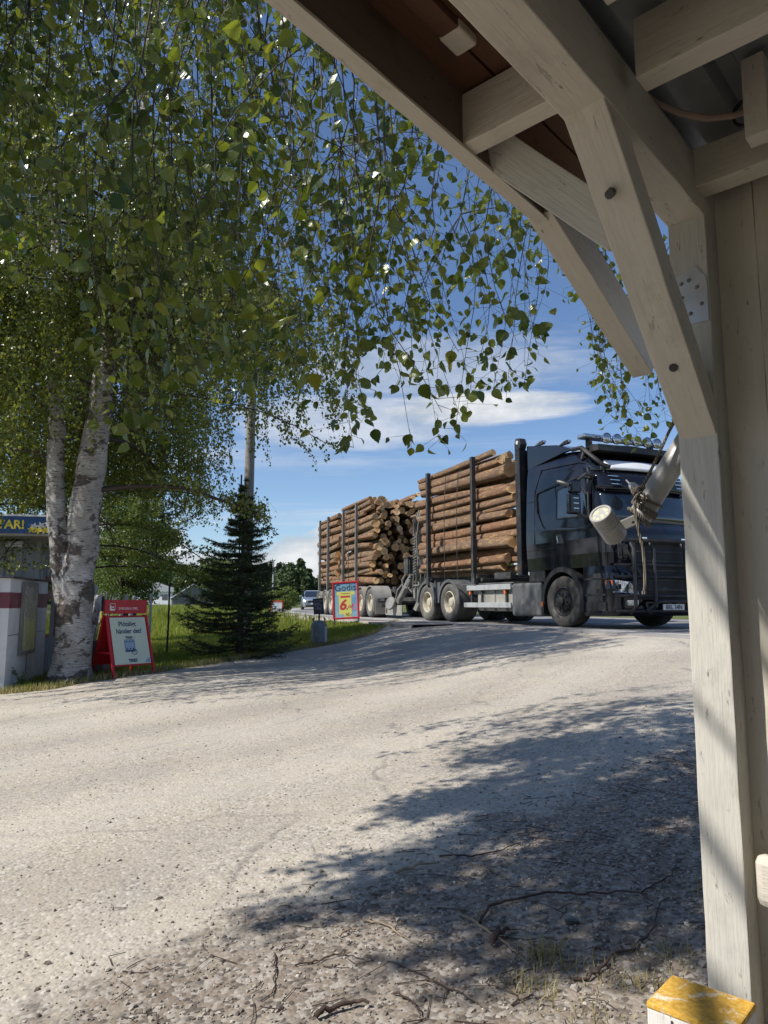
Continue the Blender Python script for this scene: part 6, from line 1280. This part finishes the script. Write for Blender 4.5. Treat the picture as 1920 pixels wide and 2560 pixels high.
for (ex_, ey_, ez_, hz_) in ((0.6, 3.6, 5.2, 4.6), (1.8, 4.6, 5.4, 5.2), (-1.0, 3.0, 5.0, 4.0), (-1.4, 4.8, 6.0, 5.0), (0.4, 5.0, 6.2, 5.6), (2.6, 5.6, 5.0, 6.2), (-2.4, 3.6, 5.4, 4.4), (-0.4, 2.6, 4.4, 3.6), (1.2, 3.2, 4.6, 4.4), (-2.0, 5.6, 6.8, 6.0), (-2.8, 1.6, 5.0, 4.6), (-3.4, 2.6, 5.6, 5.0), (-2.2, 0.8, 4.8, 4.2)):
    P0 = np.array([0.1, 0.1, hz_]); E = wl((ex_, ey_, ez_)); L = np.linalg.norm(E - P0); u = np.linspace(0, 1, 14); path = P0 + np.outer(u, E - P0) + np.outer(np.sin(u * math.pi) * 0.10 * L, zD) + np.cumsum(r_.normal(0, 0.03, (14, 3)), 0) * np.sin(u * math.pi)[:, None]
    tw.add(path, 0.035, 0.010, 7); limbs.append(path + tb)
LPTS = np.concatenate([l[5:] for l in limbs])
STR = []
def strand(xd, yd, Y, length, dens=1.0): STR.append((xd, yd, Y, length, dens))
def leaves_on(path, m, lo=0.0):
    for q in interp_path(path, np.concatenate([r_.uniform(lo, 1.0, m), r_.uniform(0.93, 1.0, 2)])):
        off = np.array([r_.normal(0, 0.055), r_.normal(0, 0.055), -abs(r_.normal(0, 0.035))]); tw.add(np.array([wl(q), wl(q + off)]), 0.0011, 0.0008, 3); NL.append(q + off)
def grow_strands():
    groups = {}
    for k, (xd, yd, Y, length, dens) in enumerate(STR):
        E = at_y(*disp(xd, yd), Y); top = E + np.array([r_.normal(0, 0.20), r_.normal(0, 0.16), length]); groups.setdefault((int((xd + 300) // 140), int(Y / 0.8), int(top[2] / 0.7)), []).append((E, top, dens, length))
    for g in groups.values():
        tops = np.array([q[1] for q in g]); hub = tops.mean(0) + np.array([r_.normal(0, 0.06), r_.normal(0, 0.06), 0.30 + 0.15 * r_.random()])
        J = LPTS[np.argmin(np.linalg.norm((LPTS - hub) * np.array([1, 1, 0.5]), axis=1))]; u = np.linspace(0, 1, 12)[:, None]
        mid = np.array([hub[0] * 0.75 + J[0] * 0.25, hub[1] * 0.75 + J[1] * 0.25, J[2] + 0.1]); a = (1 - u) ** 2 * J + 2 * u * (1 - u) * mid + u * u * hub; a[1:-1] += np.cumsum(r_.normal(0, 0.012, (10, 3)), 0)
        tw.add(wl(a), 0.0055, 0.0032, 5); Lb = np.linalg.norm(hub - J); leaves_on(a, int(Lb * 16), 0.35)
        for E, top, dens, length in g:
            n = max(8, int(length / 0.10)); v_ = np.linspace(0, 1, n)[:, None]; p = hub + (top - hub) * np.minimum(1, v_ * 2.2) ** 1.0; p = np.where(v_ < 0.45, hub + (top - hub) * (v_ / 0.45), top + (E - top) * ((v_ - 0.45) / 0.55)); p[1:-1] = (p[:-2] + 2 * p[1:-1] + p[2:]) / 4; p[1:] += np.cumsum(r_.normal(0, 0.008, (n - 1, 3)), 0)
            tw.add(wl(p), 0.0028, 0.0009, 4); leaves_on(p, int((length + 0.25) / 0.034 * dens), 0.1)
XC = np.dot(F0, cD)
def clear(E): return np.dot(E, cD) < XC - 0.10 or np.dot(E, bD) > 3.2
cnt = 0
for k in range(330):
    xd = r_.uniform(-140, 1245) if r_.random() < 0.93 else r_.uniform(1262, 1450)
    left = np.clip(1 - xd / 1250, 0, 1); yb = np.interp(xd, ex, ey)
    if xd < 780: yd = yb - abs(r_.normal(0, 1)) * (330 if r_.random() < 0.6 else 520)
    elif xd < 1250: yd = yb - abs(r_.normal(0, 1)) * 260
    else: yd = yb - abs(r_.normal(0, 1)) * 120
    if yd < -60: yd = r_.uniform(0, 300)
    if xd < 1250: Y = r_.uniform(2.3, 4.6) if xd > 700 else r_.choice([r_.uniform(1.9, 2.8), r_.uniform(2.6, 4.8)], p=[0.25, 0.75])
    else: Y = r_.uniform(4.2, 5.2)
    if r_.random() < (0.42 if 780 < xd < 1250 else 0.22 if xd < 780 else 0): continue
    E = at_y(*disp(xd, yd), Y); 
    if not (clear(E) and clear(E + zD)): continue
    strand(xd, yd, Y, r_.uniform(0.35, 0.95) if xd < 1250 else r_.uniform(0.4, 0.8), 0.95 if xd < 780 else 0.8); cnt += 1
for (xd, yd, Y) in ((750, 965, 3.0), (762, 940, 3.05), (790, 900, 3.0), (905, 945, 3.3), (962, 955, 3.2), (985, 930, 3.2), (1000, 905, 3.25), (1120, 830, 3.4), (1068, 852, 3.4), (1160, 768, 3.5), (300, 960, 3.0), (355, 965, 3.1), (275, 920, 3.0), (330, 900, 3.1), (1318, 915, 4.4), (1360, 940, 4.5), (1400, 900, 4.4), (1440, 925, 4.6), (1290, 800, 4.5), (1430, 850, 4.4), (1345, 860, 4.5), (640, 850, 3.0), (560, 810, 2.9), (490, 820, 3.1)): strand(xd, yd, Y, r_.uniform(0.5, 0.9), 0.9); cnt += 1
grow_strands()
# the part of the same crown left of the frame, which shades the foreground
POLY = np.array([ground_hit(*disp(*q))[:2] for q in ((1560, 1500), (1300, 1520), (1060, 1600), (1000, 1670), (880, 1730), (900, 1800), (760, 1870), (690, 1950), (790, 2000), (960, 1990), (1060, 2060), (1000, 2180), (1180, 2130), (1300, 2050), (1560, 2010))])
def inside(x, y):
    c_ = False
    for a, b in zip(POLY, np.roll(POLY, 1, 0)):
        if (a[1] > y) != (b[1] > y) and x < (b[0] - a[0]) * (y - a[1]) / (b[1] - a[1]) + a[0]: c_ = not c_
    return c_
SH_ = SUND / SUND.z; done = 0
while done < 135:
    gx_ = r_.uniform(-0.8, 4.5); gy_ = r_.uniform(2.2, 8.5)
    if not inside(gx_, gy_): continue
    h_ = r_.uniform(2.9, 5.2); q = np.array([gx_ + SH_.x * h_, gy_ + SH_.y * h_, hz(gx_, gy_) + h_])
    if q[1] > 0.3 and abs(q[0] / q[1]) < 0.60 and (q[2] - CAMZ) / q[1] < 0.97: continue
    if np.dot(q, cD) > XC - 0.1: continue
    done += 1; J = LPTS[np.argmin(np.linalg.norm((LPTS - q) * np.array([1, 1, 0.5]), axis=1))]; top = q + np.array([0, 0, 0.35]); tw.add(wl(np.array([J, (J + top) / 2 + zD * 0.12, top])), 0.006, 0.003, 4)
    for _ in range(2):
        E = q + np.array([r_.normal(0, 0.10), r_.normal(0, 0.10), -r_.uniform(0.1, 0.4)]); p = np.array([top, (top + E) / 2 + r_.normal(0, 0.02, 3), E]); tw.add(wl(p), 0.003, 0.001, 3); leaves_on(p, 64, 0.05)
tw.obj('branches', TWIG, NBT)
NL = np.array(NL); n = len(NL); A, N = hang_dirs(n, r_, 0.8); Ls = r_.uniform(0.028, 0.066, n)
OUT = [(0.0, 0.02), (0.06, 0.20), (0.15, 0.33), (0.22, 0.35), (0.27, 0.41), (0.36, 0.385), (0.42, 0.40), (0.52, 0.325), (0.58, 0.33), (0.68, 0.225), (0.73, 0.22), (0.84, 0.105), (0.92, 0.05), (1.0, 0.0)]
def leaf_shape(curl, fold, seed):
    q_ = np.random.default_rng(seed); V = []; F = []; m = len(OUT)
    for i, (u, w_) in enumerate(OUT):
        zz_ = -curl * u * u; V += [(u, 0, zz_), (u, w_ * 1.0, zz_ + fold * w_ + q_.normal(0, 0.01)), (u, -w_ * 1.0, zz_ + fold * w_ + q_.normal(0, 0.01))]
    for i in range(m - 1):
        a = 3 * i; F += [(a, a + 1, a + 4, a + 3), (a, a + 3, a + 5, a + 2)]
    return np.array(V), np.array(F)
SHP = [leaf_shape(c_, f_, i) for i, (c_, f_) in enumerate(((0.1, 0.25), (0.25, 0.12), (-0.08, 0.35), (0.3, 0.4)))]
depth = NL[:, 1]; inview = (np.abs(NL[:, 0] / NL[:, 1]) < 0.52) & ((NL[:, 2] - CAMZ) / NL[:, 1] < 0.92) & (np.array([np.dot(q, cD) for q in NL]) < XC - 0.02)
score = np.where(inview, Ls / depth, 0); top = np.argsort(-score)[:300]; istop = np.zeros(n, bool); istop[top] = True
S_ = unit(np.cross(A, N)); N_ = unit(np.cross(S_, A)); lm = [np_mesh('leaf', V, F, LEAFO, False) for V, F in SHP]
for i in top:
    o = link(bpy.data.objects.new('leaf', lm[i % 4]), NBT); M = np.stack([A[i] * Ls[i], S_[i] * Ls[i], N_[i] * Ls[i]], 1); q = wl(NL[i]); o.matrix_basis = Matrix([[*M[r], q[r]] for r in range(3)] + [[0, 0, 0, 1]])
VV = []; FF = []; nb = 0
for k in range(4):
    ids = np.where(~istop & (np.arange(n) % 4 == k))[0]; sv, sf = SHP[k]
    W = wl(NL[ids])[:, None] + Ls[ids][:, None, None] * (sv[None, :, 0:1] * A[ids][:, None] + sv[None, :, 1:2] * S_[ids][:, None] + sv[None, :, 2:3] * N_[ids][:, None]); VV.append(W.reshape(-1, 3)); FF.append((sf[None] + (np.arange(len(ids)) * len(sv))[:, None, None]).reshape(-1, 4) + nb); nb += len(ids) * len(sv)
o = np_obj('foliage', np.concatenate(VV), np.concatenate(FF), LEAFN, NBT); o['kind'] = 'stuff'
print('LEAVES', n1, n2, n3, n4, n, cnt)
# ------------------------------------------------------------------ grass, weeds, pebbles, twigs
def blades(P, hgt, r_, width=0.006, lean=0.35):
    n = len(P); a = r_.uniform(0, 6.283, n); S = np.stack([np.cos(a), np.sin(a), np.zeros(n)], -1); b = r_.uniform(0, 6.283, n); Ln = np.stack([np.cos(b), np.sin(b), np.zeros(n)], -1) * (hgt * lean * r_.random(n))[:, None]
    T_ = P + Ln + zD * hgt[:, None]; Mid = P + Ln * 0.35 + zD * (hgt * 0.55)[:, None]; w_ = (width * r_.uniform(0.7, 1.4, n))[:, None]
    V = np.stack([P - S * w_, P + S * w_, Mid + S * w_ * 0.8, Mid - S * w_ * 0.8, T_], 1).reshape(-1, 3); k = np.arange(n)[:, None] * 5
    return V, np.concatenate([k + np.array([[0, 1, 2]]), k + np.array([[0, 2, 3]]), k + np.array([[3, 2, 4]])], 1).reshape(-1, 3)
r_ = np.random.default_rng(81)
def scatter(n, x0, x1, y0, y1, keep):
    X_ = r_.uniform(x0, x1, n); Y_ = r_.uniform(y0, y1, n); k = keep(X_, Y_); return X_[k], Y_[k]
VV = []; FF = []; nb = 0
def put(V, F):
    global nb
    VV.append(V); FF.append(F + nb); nb += len(V)
offr = lambda x, y: (y > lot_edge(x) - 0.03) & (road_d(x, y) > 1.75) & ~((x > -9) & (x < -5.5) & (y > 10.2) & (y < 14.6))
X_, Y_ = scatter(150000, -7.5, 1.2, 9.3, 24, lambda x, y: offr(x, y) & (np.abs(x / y) < 0.56)); hg = r_.uniform(0.03, 0.085, len(X_)) * np.clip(1.4 - 0.03 * (Y_ - 10), 0.8, 1.5)
put(*blades(np.stack([X_, Y_, H(X_, Y_) - 0.05], -1), hg + 0.05, r_, 0.0055))
X_, Y_ = scatter(60000, -24, 0, 16, 48, lambda x, y: offr(x, y) & (np.abs(x / y) < 0.56)); tall = np.clip((Y_ - 19) / 8, 0, 1) * (r_.random(len(X_)) < 0.7); hg = r_.uniform(0.06, 0.14, len(X_)) + tall * r_.uniform(0.05, 0.30, len(X_))
put(*blades(np.stack([X_, Y_, H(X_, Y_) - 0.05], -1), hg, r_, 0.014))
o = np_obj('grass', np.concatenate(VV), np.concatenate(FF), GRASSB); tag(o, 'sunlit green grass of the verge and meadow', 'grass', kind='stuff')
# dry fringe along the foot of booth, birch and verge; sparse tufts in the foreground
VV = []; FF = []; nb = 0
X_ = r_.uniform(-6.2, 0.4, 5200); Y_ = lot_edge(X_) + r_.normal(0.0, 0.10, len(X_)); put(*blades(np.stack([X_, Y_, H(X_, Y_)], -1), r_.uniform(0.03, 0.12, len(X_)), r_, 0.004, 0.7))
for (px, py, n, rad, hh) in ((1365, 2400, 90, 0.035, 0.07), (1330, 2470, 80, 0.045, 0.055), (1665, 2395, 60, 0.05, 0.05), (1490, 2440, 60, 0.05, 0.045), (1480, 2545, 60, 0.06, 0.055), (1620, 2470, 40, 0.04, 0.06), (1450, 2280, 20, 0.03, 0.04), (1740, 2230, 30, 0.06, 0.05)):
    g = ground_hit(px, py); P = np.stack([g[0] + r_.normal(0, rad, n), g[1] + r_.normal(0, rad, n)], -1); put(*blades(np.stack([P[:, 0], P[:, 1], H(P[:, 0], P[:, 1])], -1), r_.uniform(0.3, 1, n) * hh, r_, 0.0022, 1.1))
o = np_obj('dry_grass', np.concatenate(VV), np.concatenate(FF), DRYG); tag(o, 'dry straw-coloured grass tufts on the gravel', 'grass', kind='stuff')
# weeds by the booth
for (px, py, hh, lb) in ((52, 1722, 0.34, 'tall thin weed growing against the booth corner'), (132, 1706, 0.22, 'low dark weed at the birch foot')):
    g = ground_hit(px, py); W_ = empty('weed', tuple(g)); tag(W_, lb, 'weed'); tw = TW(); lv = []
    for k in range(9):
        e = np.array([r_.normal(0, 0.10), r_.normal(0, 0.05), hh * r_.uniform(0.5, 1)]); pth = np.array([[0, 0, 0], e * np.array([0.3, 0.3, 0.55]), e]); tw.add(pth, 0.003, 0.001, 4); lv.append(interp_path(pth, r_.uniform(0.1, 1, 12)))
    P = np.concatenate(lv); n = len(P); A = unit(r_.normal(0, 1, (n, 3)) + np.array([0, 0, 0.4])); V, F = leaf_quads(P, A, unit(r_.normal(0, 1, (n, 3))), r_.uniform(0.03, 0.06, n), r_.uniform(0.012, 0.025, n)); np_obj('leaves', V, F, LEAFS, W_); tw.obj('stems', TWIG, W_)
# pebbles
PEB, t, p = principled('pebble', (0.3, 0.28, 0.25), 0.85); rn = t.node('ShaderNodeNewGeometry').outputs['Random Per Island']
t.l.new(t.ramp(rn, [(0.0, (0.12, 0.10, 0.085)), (0.35, (0.25, 0.215, 0.18)), (0.75, (0.36, 0.315, 0.265)), (1.0, (0.52, 0.48, 0.42))]), p.inputs['Base Color'])
def pebbles(X_, Y_, S):
    n = len(X_); o8 = np.array([(1, 0, 0), (0, 1, 0), (-1, 0, 0), (0, -1, 0), (0.5, 0.5, 0.7), (-0.5, 0.5, 0.7), (-0.5, -0.5, 0.7), (0.5, -0.5, 0.7)], float); f8 = np.array([(0, 1, 4), (1, 2, 5), (2, 3, 6), (3, 0, 7), (1, 5, 4), (2, 6, 5), (3, 7, 6), (0, 4, 7), (4, 5, 6), (4, 6, 7)])
    a = r_.uniform(0, 6.283, n); ca, sa = np.cos(a), np.sin(a); sc = S[:, None] * r_.uniform(0.6, 1.2, (n, 3)); v = o8[None] * sc[:, None] + r_.normal(0, 0.12, (n, 8, 3)) * S[:, None, None]
    x = v[..., 0] * ca[:, None] - v[..., 1] * sa[:, None] + X_[:, None]; y = v[..., 0] * sa[:, None] + v[..., 1] * ca[:, None] + Y_[:, None]; z = v[..., 2] + (H(X_, Y_) + 0.007)[:, None]
    return np.stack([x, y, z], -1).reshape(-1, 3), (f8[None] + (np.arange(n) * 8)[:, None, None]).reshape(-1, 3)
near = lambda x, y: (np.abs(x / y) < 0.60)
loosef = lambda x, y: near(x, y) & (0.82 * x - (y - 3.15) + r_.normal(0, 0.45, len(x)) > 0.1)
VV = []; FF = []; nb = 0
X_, Y_ = scatter(40000, -1.6, 3.2, 1.7, 6.0, loosef); put(*pebbles(X_, Y_, r_.gamma(2.0, 0.0014, len(X_)) + 0.0016))
X_, Y_ = scatter(7000, -5.5, 4.5, 1.7, 9.5, near); put(*pebbles(X_, Y_, r_.gamma(1.8, 0.0013, len(X_)) + 0.0014))
X_, Y_ = scatter(120, -2, 3.0, 1.9, 5.0, loosef); put(*pebbles(X_, Y_, r_.uniform(0.007, 0.016, len(X_))))
o = np_obj('loose_gravel', np.concatenate(VV), np.concatenate(FF), PEB); tag(o, 'loose pebbles and grit scattered over the lot', 'gravel', kind='stuff')
# fallen twigs, traced on the ground
def z8(x, y): return 600 + 0.7233 * x, 1960 + 0.7233 * y
TWM = worn('dead_twig', (0.07, 0.045, 0.035), 0.85, 0, 0.4, 40, 0.2); TWL = worn('bleached_twig', (0.30, 0.23, 0.15), 0.85, 0, 0.3, 40, 0.2)
for pts, r0, m_, lb in (([(830, 495), (860, 445), (960, 412), (1060, 392), (1180, 396), (1290, 392), (1400, 398)], 0.008, TWM, 'longest dark fallen branch lying across the shade'), ([(1390, 385), (1440, 360), (1490, 330), (1525, 270)], 0.005, TWM, 'thin reddish twig rising at the right of the long branch'),
        ([(770, 470), (850, 520), (910, 560), (1000, 645)], 0.007, TWL, 'bleached straw-coloured stick crossing a bark lump'), ([(425, 485), (500, 500), (560, 540), (615, 572)], 0.005, TWL, 'slender pale twig on the gravel left of the bark lump'), ([(540, 322), (610, 302), (690, 287)], 0.009, TWL, 'orange-brown stick end at the left of the shade'),
        ([(1150, 690), (1210, 690), (1270, 640), (1300, 600), (1370, 585), (1430, 520), (1455, 420), (1485, 408)], 0.006, TWM, 'crooked dark twig curling beside the dry grass'), ([(260, 828), (330, 800), (400, 782), (445, 785)], 0.012, TWM, 'thick broken stick at the bottom edge'), ([(120, 600), (125, 680), (110, 750)], 0.004, TWM, 'thin upright-looking twig at the lower left litter'),
        ([(530, 740), (590, 765), (615, 800), (620, 828)], 0.005, TWM, 'curved dark twig at the bottom middle'), ([(690, 260), (800, 262), (900, 240), (970, 215)], 0.006, TWM, 'dark twig deep in the shade near the orange stick'), ([(190, 640), (270, 625), (350, 600), (430, 620)], 0.004, TWM, 'fine reddish root running across the gravel'), ([(940, 780), (1010, 745), (1080, 770)], 0.004, TWM, 'small dark twig below the dry grass tufts'), ([(345, 540), (380, 520), (415, 516)], 0.006, TWL, 'short pale chip of wood by a dark hollow'),
        ([(870, 575), (890, 545), (930, 530)], 0.016, TWM, 'dark lump of bark under the bleached stick'), ([(640, 690), (760, 735), (860, 800)], 0.004, TWM, 'long thin twig slanting to the bottom edge')):
    P = []
    for q in pts: g = ground_hit(*z8(*q)); P.append(g + zD * (r0 * 0.8 + 0.008))
    P = interp_path(P, np.linspace(0, 1, len(pts) * 4)); P[1:-1] += r_.normal(0, 0.0025, (len(P) - 2, 3)); P[:, 2] += np.abs(np.sin(np.linspace(0, 9, len(P)))) * r0 * 0.8
    V, F = tube_np(P, np.linspace(r0, r0 * 0.45, len(P)) * 0.72, 7); o = np_obj('twig', V, F, m_, None, True); tag(o, lb, 'twig', 'fallen twigs on the gravel')
g = ground_hit(*z8(1145, 486)); mb = MB(); mb.lathe([(0.0, 0.0), (0.022, 0.0), (0.026, 0.012), (0.02, 0.016), (0, 0.017)], (g[0], g[1], g[2] + 0.006), (0.1, 0.1, 1), 12); o = mb.build('bottle_cap', worn('dull_green', (0.06, 0.075, 0.07), 0.5)); tag(o, 'dull green bottle cap lying on the gravel in the shade', 'cap')
tw = TW()
X_, Y_ = scatter(900, -1.3, 3.0, 1.8, 5.2, loosef)
for x, y in zip(X_, Y_):
    a = r_.uniform(0, 6.28); L = r_.gamma(2, 0.035) + 0.02; z = hz(x, y) + 0.010; d = np.array([math.cos(a), math.sin(a), 0]) * L; k = np.array([-d[1], d[0], 0]) * r_.normal(0, 0.25); tw.add(np.array([[x, y, z], [x, y, z + 0.004] + d * 0.5 + k, [x, y, z] + d]), 0.0018, 0.001, 4)
o = tw.obj('litter', TWM, None); tag(o, 'fine twig litter scattered on the shaded gravel', 'litter', kind='stuff')
